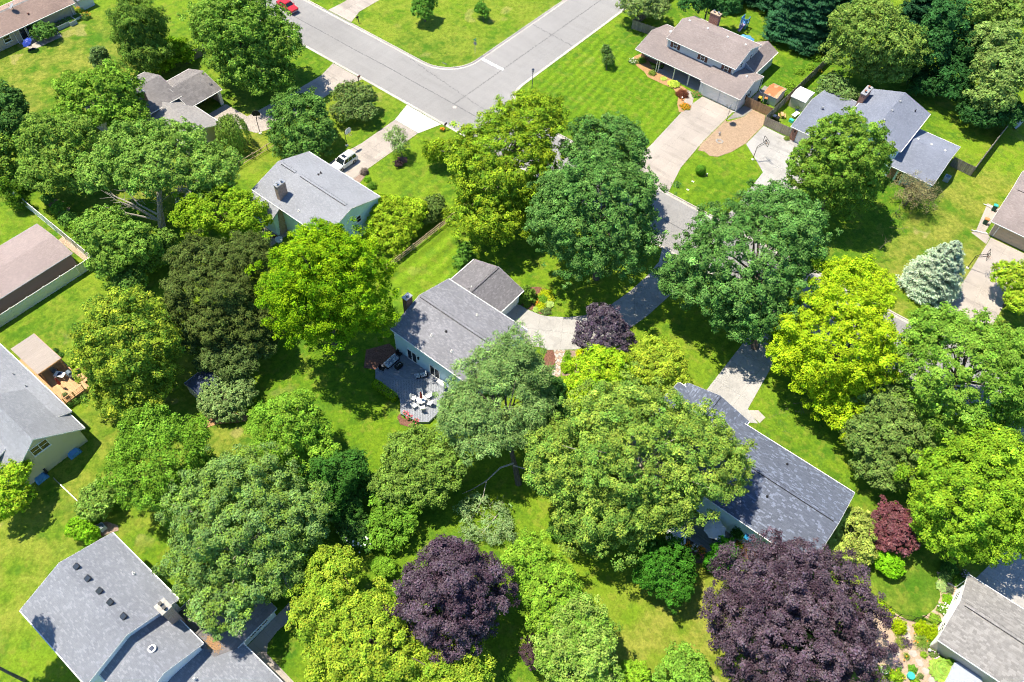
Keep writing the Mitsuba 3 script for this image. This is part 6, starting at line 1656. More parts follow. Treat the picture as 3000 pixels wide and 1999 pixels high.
put('ball', MB().ball((*(21.20, 47.26), .52), .16, 2), 'm_white', parent=k, smooth=True)
k = thing('covered_tub', 'large grey covered tub with rounded corners against the house at the bottom right', 'tub')
cp = sbox(23.55, 43.4, 26.5, 47.75).buffer(-.45).buffer(.45, quad_segs=6)
put('body', MB().slab(cp.buffer(-.06), 0, .85), 'm_offwhite', parent=k)
put('cover', MB().slab(cp, .852, .93).slab(cp.buffer(-.12), .93, .97), 'm_cover', parent=k)
# terrace of the blue roofed house
for i, (p, r, f, n, lab) in enumerate((((-4.28, 41.01), .5, 'm_fl_orange', 46, 'orange lilies below the terrace, left clump'), ((-2.97, 41.47), .55, 'm_fl_orange', 60, 'orange lilies below the terrace, right clump'), ((-3.63, 41.19), .5, 'm_fl_white', 22, 'white flowers between the orange lily clumps'), ((0.10, 44.72), .6, 'm_fl_yellow', 34, 'yellow lilies under the house window'), ((1.28, 44.99), .5, 'm_fl_yellow', 18, 'yellow lilies near the purple tree at the wall'), ((-2.89, 40.58), .6, 'm_fl_pink', 10, 'mixed flower clump at the end of the terrace bed'), ((0.22, 44.11), .45, 'm_fl_orange', 16, 'orange lilies beside the deep green shrub'))):
    plant(lab, *p, r, .6, (.065, .120, .020), flowers=f, fcount=n, seed=80 + i, kind='rosette', cat='flowers', name='lily_clump')
umbrella('open white umbrella on the terrace of the blue roofed house', -2.95, 43.65, .3, 1.3, 2.35, 'm_umb_white')
umbrella('second pale umbrella half hidden under the silver green maple', *(-5.83, 40.22, 2.2)[:2], .3, 1.25, 2.1, 'm_umb_white')
k = thing('utility_box', 'grey metal utility box at the house wall beside the umbrella', 'box')
put('body', MB().obox((*(-0.76, 44.45), .45), (.55, .7, .9), 8), 'm_ac', parent=k)
put('lid', MB().obox((*(-0.76, 44.45), .92), (.62, .77, .05), 8), 'm_metal', parent=k)
chair('dark wicker chair under the open white umbrella', *(-2.33, 43.33), 30, 'm_black', 'm_ac_dark', .3)


# ---------------------------------------------------------------- street furniture
def mailbox(label, x, y, rz, m='m_black', post='m_bark_dark'):
    k = thing('mailbox', label, 'mailbox')
    put('post', MB().obox((0, 0, .55), (.1, .1, 1.1)).obox((.0, .16, 1.0), (.1, .5, .08)).beam((0, .04, .65), (0, .34, .97), .06, .06).move((x, y, 0), rz), post, parent=k)
    mb = MB()
    mb.profile([(-.1, 1.05), (.1, 1.05), (.1, 1.2), (.06, 1.27), (-.06, 1.27), (-.1, 1.2)], -.05, .48, 'y')
    put('box', mb.move((x, y, 0), rz), m, parent=k)
    put('flag', MB().obox((.115, .1, 1.22), (.012, .04, .2)).move((x, y, 0), rz), 'm_red', parent=k)
    put('door', MB().obox((0, .487, 1.155), (.19, .012, .2)).move((x, y, 0), rz), m, parent=k)
    return k


mailbox('black mailbox on a post at the corner lawn driveway', *(-105.95, 89.92), 180)
mailbox('brown mailbox on a post left of the crabapple', *(-92.79, 76.93), 0, 'm_shutter')
mailbox('mailbox with orange flowers at its foot beside the new white apron', *(-73.09, 77.26), 0, 'm_bin_black')
plant('orange flowers at the foot of the mailbox', *(-73.28, 76.83), .45, .45, (.08, .12, .02), flowers='m_fl_orange', fcount=70, cat='flowers', name='marigolds', seed=99)
lx, ly = (-68.08, 94.01)
k = thing('street_lamp', 'dark post top street lamp at the striped lawn corner', 'street lamp')
put('pole', MB().tube([(lx, ly, -.1), (lx, ly, .5), (lx, ly, .55), (lx, ly, 4.5)], [.11, .1, .065, .05], 8), 'm_navy', parent=k)
hd = put('head', MB().tube([(lx, ly, 4.5), (lx, ly, 4.6), (lx, ly, 4.75)], [.05, .16, .17], 8), 'm_navy', parent=k)
put('lantern', MB().tube([(lx, ly, 4.752), (lx, ly, 5.0)], [.13, .2], 8), 'm_offwhite', parent=hd)
put('cap', MB().tube([(lx, ly, 5.0), (lx, ly, 5.06), (lx, ly, 5.25)], [.27, .26, .03], 8), 'm_navy', parent=hd)
sx, sy = (-83.10, 96.61)
k = thing('street_sign', 'street name sign post with green blades and an octagonal sign seen from behind', 'sign')
put('post', MB().tube([(sx, sy, -.05), (sx, sy, 2.95)], .035, 6), 'm_lead', parent=k)
put('name_blade', MB().obox((sx, sy, 2.82), (.75, .02, .17), 4), 'm_street_green', parent=k)
put('name_blade', MB().obox((sx, sy, 3.02), (.02, .75, .17), 4), 'm_street_green', parent=k)
oc = [(math.cos(a) * .36, 2.2 + math.sin(a) * .36) for a in np.arange(8) * math.pi / 4 + math.pi / 8]
put('sign_plate', MB().profile(oc, .04, .055, 'y').move((sx, sy, 0), 6), 'm_lead', parent=k)


def hoop(label, x, y, rz, m='m_dark', board='m_lead', fan=False, arm=1.1, h=3.05, lean=.0):
    """A basketball hoop on a pole; local +y points from the pole to the court."""
    k = thing('basketball_hoop', label, 'basketball hoop')
    A_ = lambda mb: mb.move((x, y, 0), rz)
    put('pole', A_(MB().tube([(0, 0, -.05), (0, lean, 2.6), (0, arm * .35 + lean, 3.1)], [.06, .055, .05], 7)), m, parent=k)
    put('arm', A_(MB().beam((0, lean, 2.3), (0, arm, h + .05), .05, .07).beam((0, lean + .1, 2.75), (0, arm, h + .55), .05, .07)), m, parent=k)
    if fan:
        pts = [(-.5, h - .1), (.5, h - .1), (.66, h + .25), (.6, h + .6), (.33, h + .82), (0, h + .88), (-.33, h + .82), (-.6, h + .6), (-.66, h + .25)]
        b = put('backboard', A_(MB().profile(pts, arm, arm + .05, 'y')), board, parent=k)
    else:
        mb = MB()
        for a, c in (((-.75, h - .1), (.75, h - .1)), ((-.75, h + .9), (.75, h + .9)), ((-.75, h - .1), (-.75, h + .9)), ((.75, h - .1), (.75, h + .9)), ((-.3, h + .05), (-.3, h + .5)), ((.3, h + .05), (.3, h + .5)), ((-.3, h + .5), (.3, h + .5)), ((0, h - .1), (0, h + .9))):
            mb.beam((a[0], arm, a[1]), (c[0], arm, c[1] + 1e-4), .05, .05)
        b = put('backboard', A_(mb), m, parent=k)
    ring = [(0 + .23 * math.cos(t), arm + .38 + .23 * math.sin(t), h) for t in np.linspace(0, 6.283, 17)]
    put('rim', A_(MB().tube(ring, .012, 5, cap=False).beam((0, arm + .05, h), (0, arm + .16, h), .1, .03)), 'm_orange', parent=k)
    net = MB()
    for i in range(8):
        t = i * math.pi / 4
        net.tube([(.23 * math.cos(t), arm + .38 + .23 * math.sin(t), h), (.13 * math.cos(t + .4), arm + .38 + .13 * math.sin(t + .4), h - .4)], .008, 3, cap=False)
    put('net', A_(net), 'm_white', parent=k)
    put('base', A_(MB().box(-.2, .2, -.2, .2, -.02, .1)), 'm_offwhite', parent=k)
    return k


hoop('basketball hoop with a dark fan shaped backboard on the carport house driveway', *(-95.04, 56.93), 45, board='m_dark', fan=True, arm=.7)
hoop('basketball hoop with a pale fan shaped backboard beside the white car', *(-82.38, 63.99), -90, board='m_offwhite', fan=True, arm=.9)
hoop('basketball hoop with a clear framed backboard at the edge of the white driveway', *(-30.61, 104.39), -35, m='m_bin_black', arm=1.35)
hoop('black basketball hoop at the edge of the driveway on the right', *(5.04, 103.92), -75, m='m_bin_black', arm=1.3)
k = thing('satellite_dish', 'dark satellite dish on a tall pole beside the wide driveway', 'satellite dish')
satellite_dish(k, (*(-38.68, 109.85), 0), (-.75, -.1, .35), .62, 3.1, 'm_ac_dark')
k = thing('gazing_ball', 'silver gazing ball in the peach gravel', 'ornament')
put('ball', MB().ball((*(-37.93, 106.19), .42), .2, 2), 'm_metal', parent=k, smooth=True)
put('stand', MB().cyl((*(-37.93, 106.19), 0), .14, .26, 10, .09), 'm_white', parent=k)
k = thing('stone_ring', 'ring of grey stones in the peach gravel', 'stones')
rx, ry = (-37.02, 104.72)
for i in range(11):
    a = i * 2 * math.pi / 11
    put('stone', MB().ball((rx + .5 * math.cos(a), ry + .42 * math.sin(a), .08), .15, 1, (1.1, .8, .7)), 'm_lead' if i % 2 else 'm_stone', parent=k)


def bin_(label, x, y, rz, body, lid, h=1.0, w=.55, group=None):
    k = thing('wheelie_bin', label, 'bin', group)
    A_ = lambda mb: mb.move((x, y, 0), rz)
    put('body', A_(MB().hull([(i * w * .42, j * w * .46, .06) for i in (-1, 1) for j in (-1, 1)] + [(i * w * .5, j * w * .58, h - .06) for i in (-1, 1) for j in (-1, 1)])), body, parent=k)
    put('lid', A_(MB().hull([(i * w * .53, j * w * .62, h - .058) for i in (-1, 1) for j in (-1, 1)] + [(i * w * .45, j * w * .5, h + .05) for i in (-1, 1) for j in (-1, 1)])), lid, parent=k)
    for i in (-1, 1):
        put('wheel', A_(MB().tube([(i * w * .5, -w * .55, .11), (i * w * .58, -w * .55, .11)], .11, 10)), 'm_rubber', parent=k)
    put('handle', A_(MB().tube([(-w * .4, -w * .72, h - .1), (w * .4, -w * .72, h - .1)], .018, 5)), body, parent=k)
    return k


bin_('yellow lidded bin between the cedar fence and the rusty shed', *(-37.21, 118.70), 10, 'm_bin_black', 'm_yellow', .9)
bin_('dark green bin with an orange brown lid beside the rusty shed', *(-36.19, 118.91), 10, 'm_bin_green', 'm_orange', 1.15)
bin_('green bin with a teal lid on the pad at the right edge', *(3.80, 118.56), 100, 'm_bin_green', 'm_teal', 1.1)
bin_('green bin with a brown lid on the pad at the right edge', *(3.77, 114.73), 100, 'm_bin_green', 'm_orange', 1.05)
bin_('black bin with a purple lid inside the grey fence', *(-32.84, 115.80), 0, 'm_bin_black', 'm_navy', .9)
bin_('black bin right of the purple lidded one inside the grey fence', *(-32.25, 115.88), 0, 'm_bin_black', 'm_bin_black', .8)
k = thing('picnic_table', 'small brown picnic table inside the grey fence', 'table')
px, py = (-32.21, 117.43)
put('tabletop', MB().obox((px, py, .62), (.5, 1.0, .05), 30), 'm_cedar', parent=k)
for i in (-1, 1):
    put('bench', MB().obox((px + i * .55 * math.cos(.52), py + i * .55 * math.sin(.52), .36), (.22, 1.0, .04), 30), 'm_cedar', parent=k)
    put('leg', MB().obox((px - i * .35 * math.sin(.52), py + i * .35 * math.cos(.52), .3), (1.2, .06, .08), 30).obox((px - i * .35 * math.sin(.52), py + i * .35 * math.cos(.52), .3), (.1, .06, .6), 30), 'm_cedar', parent=k)
k = thing('folding_table', 'white folding table lying against the garage inside the grey fence', 'table')
put('tabletop', MB().obox((*(-30.51, 119.13), .5), (.7, 1.6, .06), -8), 'm_white', parent=k)
put('legs', MB().obox((*(-30.51, 119.13), .24), (.5, 1.3, .46), -8), 'm_metal', parent=k)
k = thing('storage_box', 'turquoise storage box against the garage inside the grey fence', 'box')
put('body', MB().obox((*(-30.35, 117.33), .22), (.7, .55, .44), -8), 'm_teal', parent=k)
put('lid', MB().obox((*(-30.35, 117.33), .46), (.76, .6, .06), -8), 'm_teal', parent=k)
pot_plant('blue glazed pot in front of the white roofed shed', *(-30.99, 120.68), 0, .3, .5, 'm_blue', (.05, .07, .03), 7)
k = thing('ball_light', 'clipped round shrub on the little front lawn between two driveways', 'shrub')
rng = np.random.default_rng(3)
d = unit(1500, rng)
V, F, C = leaf_arrays(d * .82 * rng.uniform(.85, 1.05, (1500, 1)) + [*(-35.47, 95.83), .72], d, .15, .12, tint((.050, .115, .014), 1500, rng, .2), rng)
put('foliage', (V, F), 'm_leaf', parent=k, color=C)
put('stem', MB().cyl((*(-35.47, 95.83), 0), .06, .7, 6), 'm_bark_dark', parent=k)
labels['round_shrub'] = labels.pop(k)
for q in [q for q in scene if q.startswith(k + '__')]:
    scene['round_shrub' + q[len(k):]] = scene.pop(q)
k = thing('garden_ornament', 'small white and blue ornament beside the round shrub', 'ornament')
put('body', MB().cyl((*(-34.29, 95.96), 0), .14, .4, 8, .08), 'm_navy', parent=k)
put('head', MB().ball((*(-34.29, 95.96), .5), .12, 1), 'm_white', parent=k)
for i, p in enumerate(((-35.31, 93.43), (-34.95, 91.29))):
    put('lid', MB().obox((*p, .015), (.42, .28, .05), 10), 'm_offwhite', key=thing('utility_cover', ['pale rectangular utility cover on the little front lawn, nearer the round shrub', 'pale rectangular utility cover on the little front lawn, nearer the street'][i], 'utility cover'))
k = thing('air_conditioner', 'grey blue air conditioner beside the slate roofed house', 'air conditioner')
ax, ay = (-4.44, 120.29)
put('body', MB().obox((ax, ay + .1, .42), (.85, .85, .84), 0), 'm_ac', parent=k)
put('top', MB().obox((ax, ay + .1, .87), (.9, .9, .06), 0), 'm_ac', parent=k)
put('fan_grille', MB().cyl((ax, ay + .1, .902), .36, .02, 18), 'm_ac_dark', parent=k)
k = thing('air_conditioner', 'small air conditioner in the mulch corner above the skylight roof', 'air conditioner')
ax, ay = (-55.97, 1.05)
put('body', MB().obox((ax, ay, .4), (.7, .7, .8), 0), 'm_ac', parent=k)
put('fan_grille', MB().cyl((ax, ay, .802), .3, .02, 16), 'm_ac_dark', parent=k)
k = thing('edging_board', 'reddish timber edging by the mulch corner above the skylight roof', 'edging')
put('board', MB().beam((*(-57.19, 0.45), .12), (*(-55.24, 0.53), .12), .12, .24), 'm_shutter', parent=k)
# play house
k = thing('play_house', 'blue and white plastic climbing tower with a lilac slide', 'play house')
qx, qy = (-50.51, 137.23)
for i, j in ((-.55, -.55), (.55, -.55), (-.55, .55), (.55, .55)):
    put('post', MB().box(qx + i - .07, qx + i + .07, qy + j - .07, qy + j + .07, 0, 2.1), 'm_skyblue', parent=k)
put('platform', MB().box(qx - .6, qx + .6, qy - .6, qy + .6, .95, 1.02), 'm_skyblue', parent=k)
for f, c in (('-y', qy - .6), ('+x', qx + .6), ('-x', qx - .6)):
    f = on_wall(f, c)
    u = qx if c in (qy - .6,) else qy
    mb = MB()
    wbox(mb, f, u - .6, u - .22, 0, .06, 1.03, 2.0); wbox(mb, f, u + .22, u + .6, 0, .06, 1.03, 2.0); wbox(mb, f, u - .22, u + .22, 0, .06, 1.75, 2.0); wbox(mb, f, u - .6, u - .3, 0, .05, .1, .9)
    put('wall_panel', mb, 'm_umb_white' if f(0, 1, 0)[1] < 0 else 'm_skyblue', parent=k)
put('ladder', MB().beam((qx - .62, qy - .7, 0), (qx - .62, qy - .62, 1.6), .05, .05).beam((qx - .2, qy - .7, 0), (qx - .2, qy - .62, 1.6), .05, .05).box(qx - .62, qx - .2, qy - .7, qy - .66, .3, .34).box(qx - .62, qx - .2, qy - .7, qy - .66, .6, .64).box(qx - .62, qx - .2, qy - .7, qy - .66, .9, .94), 'm_umb_white', parent=k)
put('slide', MB().beam((qx + .2, qy - .6, 1.0), (qx + .1, qy - 2.1, .12), .5, .05).beam((qx - .05, qy - .6, 1.08), (qx - .15, qy - 2.1, .2), .05, .16).beam((qx + .45, qy - .6, 1.08), (qx + .35, qy - 2.1, .2), .05, .16), 'm_purple', parent=k)
umbrella('blue umbrella behind the roof of the two storey house', *(-47.10, 130.90, 2.2)[:2], 0, 1.7, 2.35, 'm_skyblue', drop=.5)
# right edge
k = thing('boat', 'upturned grey rowing boat beside the dark old fence at the right edge', 'boat')
b0, b1 = np.array((-0.25, 140.99)), np.array((-0.43, 147.08))
dd = (b1 - b0); LL = np.linalg.norm(dd); dd /= LL; ss = np.array([-dd[1], dd[0]])
V, rows = [], 9
for i in range(rows):
    t = i / (rows - 1)
    w = .75 * math.sin(math.pi * (t * .86 + .07)) ** .7
    for a in np.linspace(-1, 1, 7):
        q = b0 + dd * LL * 1.15 * t + ss * w * a
        V.append((q[0], q[1], .08 + .55 * math.sqrt(max(0, 1 - a * a)) * math.sin(math.pi * (t * .8 + .1))))
F = np.array([[i * 7 + j, i * 7 + j + 1, (i + 1) * 7 + j + 1, (i + 1) * 7 + j] for i in range(rows - 1) for j in range(6)])
put('hull', MB().add(V, np.vstack([F[:, [0, 1, 2]], F[:, [0, 2, 3]]])), 'm_lead', parent=k, smooth=True)
put('keel', MB().tube([V[i * 7 + 3] for i in range(rows)], .03, 4), 'm_metal', parent=k)
for i, p in enumerate(((-32.94, 133.54), (-22.26, 143.07), (-32.94, 141.15))):
    plant(['yellow flower clump by the grey fence behind the slate roofed house', 'orange flowers at the foot of the leaning pale tree', 'pink flowers at the end of the long grey fence'][i], *p, .45, .5, (.06, .10, .02), flowers=['m_fl_yellow', 'm_fl_orange', 'm_fl_pink'][i], fcount=40, seed=120 + i, cat='flowers', name='flower_clump')
for i, p in enumerate(((-34.74, 133.70), (-35.75, 131.07), (-34.95, 126.09), (-34.96, 123.32), (-35.14, 136.90))):
    plant(['leafy weeds along the long grey fence, second from the top', 'leafy weeds along the long grey fence, third from the top', 'leafy weeds along the long grey fence behind the rusty shed', 'leafy weeds beside the rusty shed wall', 'leafy weeds along the long grey fence, topmost'][i], *p, 1.0, .8, (.100, .165, .020), seed=130 + i, n=600, L=.2)
plant('small spiky shrub in a stone circle before the brick wall of the slate roofed house', *(-28.78, 112.67), .5, .45, (.09, .12, .03), seed=140)
for i, (p, w) in enumerate((((-75.61, 61.21), 'purple'), ((-74.11, 60.40), 'bright green'), ((-72.49, 59.73), 'dark green'))):
    plant([w + ' round shrub beside the pinkish driveway, nearest the car', w + ' round shrub beside the pinkish driveway, middle of the three', w + ' round shrub beside the pinkish driveway, nearest the house corner'][i], *p, (.7, .6, .8)[i], (.9, .6, .8)[i], ((.10, .075, .085), (.085, .175, .014), (.055, .110, .016))[i], cat='shrub', name='shrub', seed=150 + i)
for i, p in enumerate(((-72.46, 9.71), (-72.78, 8.82), (-72.95, 7.94), (-73.38, 11.34))):
    plant(['green shrub below the wooden deck, first from the steps', 'green shrub below the wooden deck, second from the steps', 'green shrub below the wooden deck, nearest the house', 'pale shrub beside the deck steps'][i], *p, .6, .6, (.075, .135, .030), cat='shrub', name='shrub', seed=160 + i)
for i, p in enumerate(((-81.44, 11.40), (-80.39, 11.47), (-77.77, 11.22), (-76.52, 11.28))):
    plant(['dark plant at the deck canopy edge, upper one', 'dark plant at the deck canopy edge, lower one', 'bright small plant beside the deck railing', 'dark small plant beside the deck railing'][i], *p, .45, .4, ((.03, .07, .02), (.035, .08, .02), (.12, .19, .01), (.02, .05, .015))[i], seed=170 + i)
# on the wooden deck
WZ = .72
k = thing('deck_table', 'white table with things on it on the wooden deck', 'table')
put('tabletop', MB().obox((-76.6, 9.55, WZ + .72), (1.3, .8, .04), 30), 'm_white', parent=k)
for i, j in ((-.5, -.3), (.5, -.3), (-.5, .3), (.5, .3)):
    put('leg', MB().obox((-76.6 + i * .87 - j * .5, 9.55 + i * .5 + j * .87, WZ + .35), (.05, .05, .7), 30), 'm_white', parent=k)
k = thing('place_mat', 'dark purple mat on the white table of the wooden deck', 'mat')
put('mat', MB().obox((-76.6, 9.6, WZ + .746), (.55, .5, .012), 30), 'm_navy', key=k)
chair('black chair left of the white table on the wooden deck', -77.75, 9.45, -80, 'm_black', 'm_ac_dark', WZ)
chair('cedar chair near the house end of the wooden deck', -78.0, 10.3, -120, 'm_cedar', 'm_cedar', WZ)
k = thing('grill', 'dark covered grill on the wooden deck', 'grill')
put('body', MB().hull([(x, y, z) for x in (-76.2, -75.4) for y in (10.1, 10.7) for z in (WZ, WZ + .85)] + [(x, y, WZ + 1.1) for x in (-76.1, -75.5) for y in (10.25, 10.55)]), 'm_ac_dark', parent=k)
put('side_shelf', MB().box(-75.39, -75.05, 10.15, 10.65, WZ + .8, WZ + .84), 'm_dark', parent=k)
closed_umbrella('folded dark umbrella on the wooden deck', -75.3, 8.75, WZ, 2.1, 'm_umb_red')
pot_plant('grey planter barrel at the lower corner of the wooden deck', -73.6, 8.3, WZ, .3, .45, 'm_lead', (.08, .10, .05), 9)
k = thing('pole', 'long grey pole lying on the lawn beside the yellow house', 'pole')
put('pole', MB().tube([(*(-65.67, 1.09), .07), (*(-63.21, 1.13), .05), (*(-60.97, 1.17), .06)], .06, 6), 'm_metal', key=k)
# patio of the pale grey house
k = thing('garden_cart', 'pale garden cart with a large wheel on the small patio', 'cart')
cx, cy = (-76.61, 44.31)
put('bed', MB().hull([(cx + i * .75, cy + j * .4, .75) for i in (-1, 1) for j in (-1, 1)] + [(cx + i * .6, cy + j * .32, .4) for i in (-1, 1) for j in (-1, 1)]), 'm_trim_tan', parent=k)
for j in (-1, 1):
    w = put('wheel', MB().tube([(cx + .6, cy + j * .48, .32), (cx + .6, cy + j * .56, .32)], .32, 16), 'm_rubber', parent=k)
    put('hub', MB().tube([(cx + .6, cy + j * .57, .32), (cx + .6, cy + j * .59, .32)], .2, 12), 'm_white', parent=w)
put('handle', MB().tube([(cx - .7, cy - .3, .7), (cx - 1.3, cy - .3, .95), (cx - 1.3, cy + .3, .95), (cx - .7, cy + .3, .7)], .025, 5), 'm_metal', parent=k)
k = thing('doormat', 'brown mat on the small patio beside the cart', 'mat')
put('mat', MB().obox((*(-75.65, 43.28), .045), (.6, .9, .025), 8), 'm_shutter', key=k)
k = thing('water_tub', 'pale blue tub at the lower end of the small patio', 'tub')
put('body', MB().cyl((*(-74.63, 42.99), .0), .5, .35, 14, .55), 'm_umb_white', parent=k)
put('rim', MB().tube([(*(np.array((-74.63, 42.99)) + .55 * np.array([math.cos(a), math.sin(a)])), .36) for a in np.linspace(0, 6.283, 17)], .03, 5), 'm_white', parent=k)
# patio in the top left corner
u = math.radians(25)
umbrella('tilted blue umbrella on the small pink patio', *(-142.76, 45.45, 1.7)[:2], 0, 1.0, 1.9, 'm_blue', tilt=[[1, 0, 0], [0, math.cos(u), -math.sin(u)], [0, math.sin(u), math.cos(u)]])
chair('white chair on the small pink patio', *(-144.75, 47.20), 160, 'm_white', 'm_white', .03)
pot_plant('blue pot at the edge of the small pink patio', *(-144.28, 46.19), .0, .32, .45, 'm_blue', (.02, .04, .12), 12)
k = thing('patio_heater', 'dark stand at the lawn edge of the small pink patio', 'stand')
put('base', MB().cyl((*(-142.63, 46.06), 0), .3, .1, 10), 'm_dark', parent=k)
put('pole', MB().tube([(*(-142.63, 46.06), .1), (*(-142.63, 46.06), 1.1)], .03, 5), 'm_dark', parent=k)
for i, (c, w, d_, hh) in enumerate((((-145.12, 53.46), 2.6, 1.7, .75), ((-144.81, 55.05), 1.3, 2.1, .75), ((-145.50, 56.71), 1.5, 1.4, .4))):
    k = thing('raised_bed', ['long grey raised bed with seedlings by the brown roofed house', 'grey raised bed right of the long one by the brown roofed house', 'small low white raised bed by the blue grey shed'][i], 'raised bed')
    x, y = c
    put('soil', MB().box(x - d_ / 2 + .06, x + d_ / 2 - .06, y - w / 2 + .06, y + w / 2 - .06, 0, hh - .08), 'm_soil', parent=k)
    for a in ((x - d_ / 2, x + d_ / 2, y - w / 2, y - w / 2 + .05), (x - d_ / 2, x + d_ / 2, y + w / 2 - .05, y + w / 2), (x - d_ / 2, x - d_ / 2 + .05, y - w / 2 + .051, y + w / 2 - .051), (x + d_ / 2 - .05, x + d_ / 2, y - w / 2 + .051, y + w / 2 - .051)):
        put('board', MB().box(*a, 0, hh), 'm_ac' if i < 2 else 'm_white', parent=k)
    rng = np.random.default_rng(i)
    n = 160
    pp = np.column_stack([rng.uniform(x - d_ / 2 + .1, x + d_ / 2 - .1, n), rng.uniform(y - w / 2 + .1, y + w / 2 - .1, n), np.full(n, hh)])
    V, F, C = leaf_arrays(pp, unit(n, rng) + [0, 0, 1.5], .2, .16, tint((.06, .12, .02), n, rng, .2), rng)
    put('seedlings', (V, F), 'm_leaf', parent=k, color=C, kind='stuff')
plant('yellow and orange flowers at the corner of the brown roofed house', *(-144.13, 57.75), .9, .9, (.07, .12, .03), flowers='m_fl_orange', fcount=40, seed=180, cat='flowers', name='flower_clump')
plant('orange flowers beside the blue grey shed', *(-147.06, 58.42), .7, .7, (.09, .14, .02), flowers='m_fl_orange', fcount=40, seed=181, cat='flowers', name='flower_clump')
# the red awning beside the skylight roof
k = thing('awning', 'bright red awning glimpsed through the sage green tree', 'awning')
a, b = np.array((-42.48, 3.58, 2.2)), np.array((-41.03, 5.94, 2.6))
c0 = (a + b) / 2
put('cloth', MB().add([(c0[0] - 1.3, c0[1] - .9, 2.75), (c0[0] + 1.3, c0[1] - .9, 2.75), (c0[0] + 1.3, c0[1] + .9, 2.2), (c0[0] - 1.3, c0[1] + .9, 2.2), (c0[0] - 1.3, c0[1] + .9, 2.0), (c0[0] + 1.3, c0[1] + .9, 2.0)], [[0, 1, 2], [0, 2, 3], [3, 2, 5], [3, 5, 4]]), 'm_awning', parent=k)
put('frame', MB().tube([(c0[0] - 1.3, c0[1] + .9, 2.18), (c0[0] - 1.3, c0[1] + .9, 0)], .03, 5).tube([(c0[0] + 1.3, c0[1] + .9, 2.18), (c0[0] + 1.3, c0[1] + .9, 0)], .03, 5).tube([(c0[0] - 1.3, c0[1] - .9, 2.73), (c0[0] + 1.3, c0[1] - .9, 2.73)], .03, 5), 'm_metal', parent=k)
k = thing('roof_unit', 'white box on the low roof beside the sage green tree', 'box')
p = (-35.94, 5.31, 3.1)
put('body', MB().obox((p[0], p[1], 3.2), (.5, 1.0, .5), 8), 'm_offwhite', parent=k)
put('lid', MB().obox((p[0], p[1], 3.47), (.56, 1.06, .05), 8), 'm_white', parent=k)


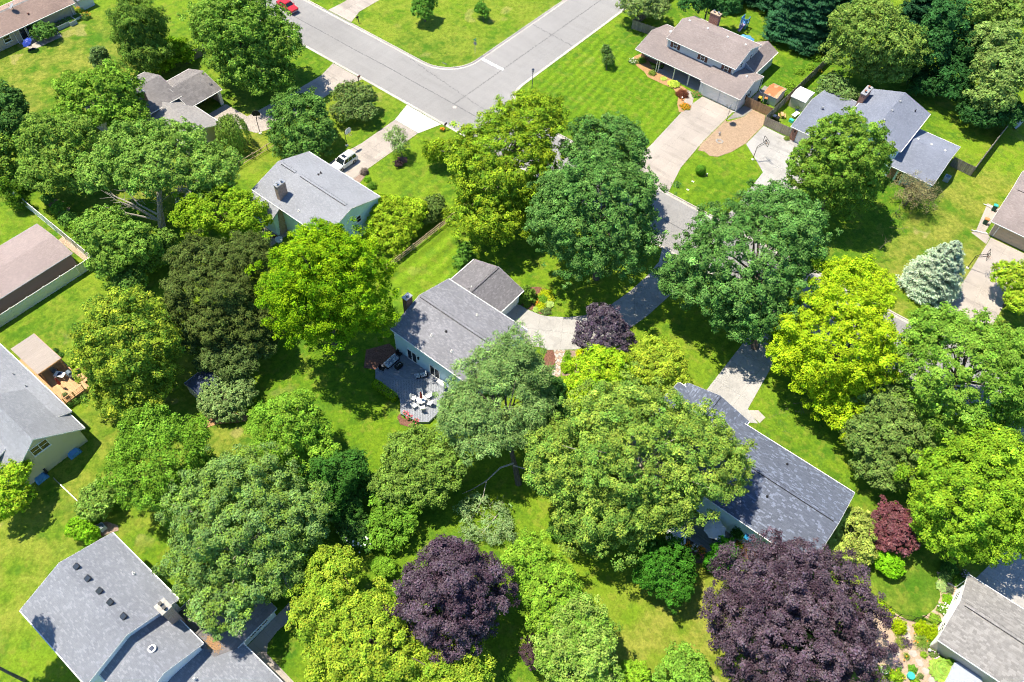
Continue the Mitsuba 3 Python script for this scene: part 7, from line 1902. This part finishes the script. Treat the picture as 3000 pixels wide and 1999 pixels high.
# ---------------------------------------------------------------- cars
def car(label, x, y, rz, paint, suv=True):
    """Local +y is forward; about 4.6 m long."""
    k = thing('car', label, 'car')
    A_ = lambda mb: mb.move((x, y, 0), rz)
    W, H, hood = .91, (1.72 if suv else 1.5), 1.02 if suv else .92

    def ring(yv, hw, z0, z1, r=.08):
        return [(s * hw, yv, z0 + r) for s in (-1, 1)] + [(s * (hw - r), yv, z0) for s in (-1, 1)] + [(s * hw, yv, z1 - r) for s in (-1, 1)] + [(s * (hw - r), yv, z1) for s in (-1, 1)]
    lower = MB().hull(ring(-2.28, .80, .42, .95) + ring(-2.1, W, .28, 1.05) + ring(1.1, W, .26, hood + .02) + ring(2.0, W * .97, .3, hood - .12) + ring(2.25, .72, .42, .8))
    body = m3.Manifold(m3.Mesh(np.asarray(lower.v[0], np.float32), np.asarray(lower.f[0], np.uint32)))
    for yy in (-1.38, 1.3):
        body -= m3.Manifold.cylinder(3, .40, .40, 24, True).rotate([0, 90, 0]).translate([0, yy, .33])
    body += m3.Manifold.cube([1.3, 3.9, .5], True).translate([0, 0, .55])
    put('body', A_(MB().mesh(body)), paint, parent=k, smooth=30)
    cab0, cab1 = (-2.12, 1.0) if suv else (-1.6, .95)
    tp0, tp1 = (-1.85, .2) if suv else (-.95, .25)
    zb = hood - .03
    cab = MB().hull([(s * W * .97, v, zb) for s in (-1, 1) for v in (cab0, cab1)] + [(s * W * .78, v, H - .05) for s in (-1, 1) for v in (tp0 - .05, tp1 + .08)] + [(s * W * .72, v, H) for s in (-1, 1) for v in (tp0, tp1)])
    cb = put('cabin', A_(cab), paint, parent=k, smooth=30)

    def face(pts, nrm, name, mtl, off=.012):
        p = np.array(pts, float) + np.array(nrm) * off
        f = [[0, 1, 2], [0, 2, 3]] if len(p) == 4 else [[0, 1, 2], [0, 2, 3], [0, 3, 4]]
        put(name, A_(MB().add(p, f)), mtl, parent=cb)
    lo, hi = .12, .86
    for s in (-1, 1):
        def sp(v0, v1, q):
            return (s * (W * .97 + (W * .78 - W * .97) * q), v0 + (v1 - v0) * q, zb + (H - .05 - zb) * q)
        for u0, u1 in ((.06, .33), (.36, .62), (.65, .93)):
            e = lambda u, q: (s * (W * .97 + (W * .78 - W * .97) * q), (cab0 + (cab1 - cab0) * u) * (1 - q) + (tp0 - .05 + (tp1 + .13 - tp0) * u) * q, zb + (H - .05 - zb) * q)
            face([e(u0, lo), e(u1, lo), e(u1, hi), e(u0, hi)], (s, 0, .3), 'side_window', 'm_glass')
    g = lambda u, q, c0, c1: (u * (W * .97 + (W * .78 - W * .97) * q) * .9, c0 + (c1 - c0) * q, zb + (H - .05 - zb) * q)
    face([g(-1, .1, cab1, tp1 + .08), g(1, .1, cab1, tp1 + .08), g(1, .9, cab1, tp1 + .08), g(-1, .9, cab1, tp1 + .08)], (0, .7, .6), 'windscreen', 'm_glass')
    face([g(-1, .2, cab0, tp0 - .05), g(1, .2, cab0, tp0 - .05), g(1, .85, cab0, tp0 - .05), g(-1, .85, cab0, tp0 - .05)], (0, -.8, .4), 'rear_window', 'm_glass')
    if suv:
        put('sunroof', A_(MB().box(-.42, .42, -.45, .08, H - .01, H + .012)), 'm_glass', parent=cb)
        for s in (-1, 1):
            put('roof_rail', A_(MB().tube([(s * .62, -1.7, H + .0), (s * .62, -1.6, H + .06), (s * .62, -.2, H + .06), (s * .62, -.1, H)], .022, 5)), 'm_metal', parent=cb)
    for s in (-1, 1):
        put('wing_mirror', A_(MB().hull([(s * (W + q), .62 + r, zb + t) for q in (.02, .2) for r in (0, .14) for t in (.02, .17)])), paint, parent=k)
        put('headlight', A_(MB().hull([(s * q, v, z) for q, v in ((.5, 2.2), (.82, 1.95), (.86, 1.7)) for z in (hood - .28, hood - .13)])), 'm_offwhite', parent=k)
        put('tail_light', A_(MB().hull([(s * q, v, z) for q, v in ((.70, -2.24), (.925, -2.05)) for z in (.85, 1.12)])), 'm_taillight', parent=k)
        for yy in (-1.38, 1.3):
            w = put('wheel', A_(MB().tube([(s * .68, yy, .335), (s * .70, yy, .335), (s * .88, yy, .335), (s * .9, yy, .335)], [.28, .335, .335, .3], 20)), 'm_rubber', parent=k)
            mb = MB().tube([(s * .895, yy, .335), (s * .908, yy, .335)], [.22, .21], 16)
            put('rim', A_(mb), 'm_metal', parent=w)
    put('bumper', A_(MB().box(-.78, .78, -2.33, -2.2, .4, .58).box(-.7, .7, 2.18, 2.28, .36, .5)), 'm_lead', parent=k)
    put('number_plate', A_(MB().box(-.16, .16, -2.345, -2.331, .45, .55)), 'm_white', parent=k)
    put('door_handle', A_(MB().box(W - .005, W + .025, .05, .25, .86, .9).box(W - .005, W + .025, -.95, -.75, .86, .9).box(-W - .025, -W + .005, .05, .25, .86, .9).box(-W - .025, -W + .005, -.95, -.75, .86, .9)), paint, parent=k)
    return k


car('white sport utility car with a sunroof parked on the pinkish driveway', -79.25, 60.45, 180, 'm_carwhite')
car('red car parked on the street under the huge cottonwood', *(-119.07, 84.29), -92, 'm_red', suv=False)
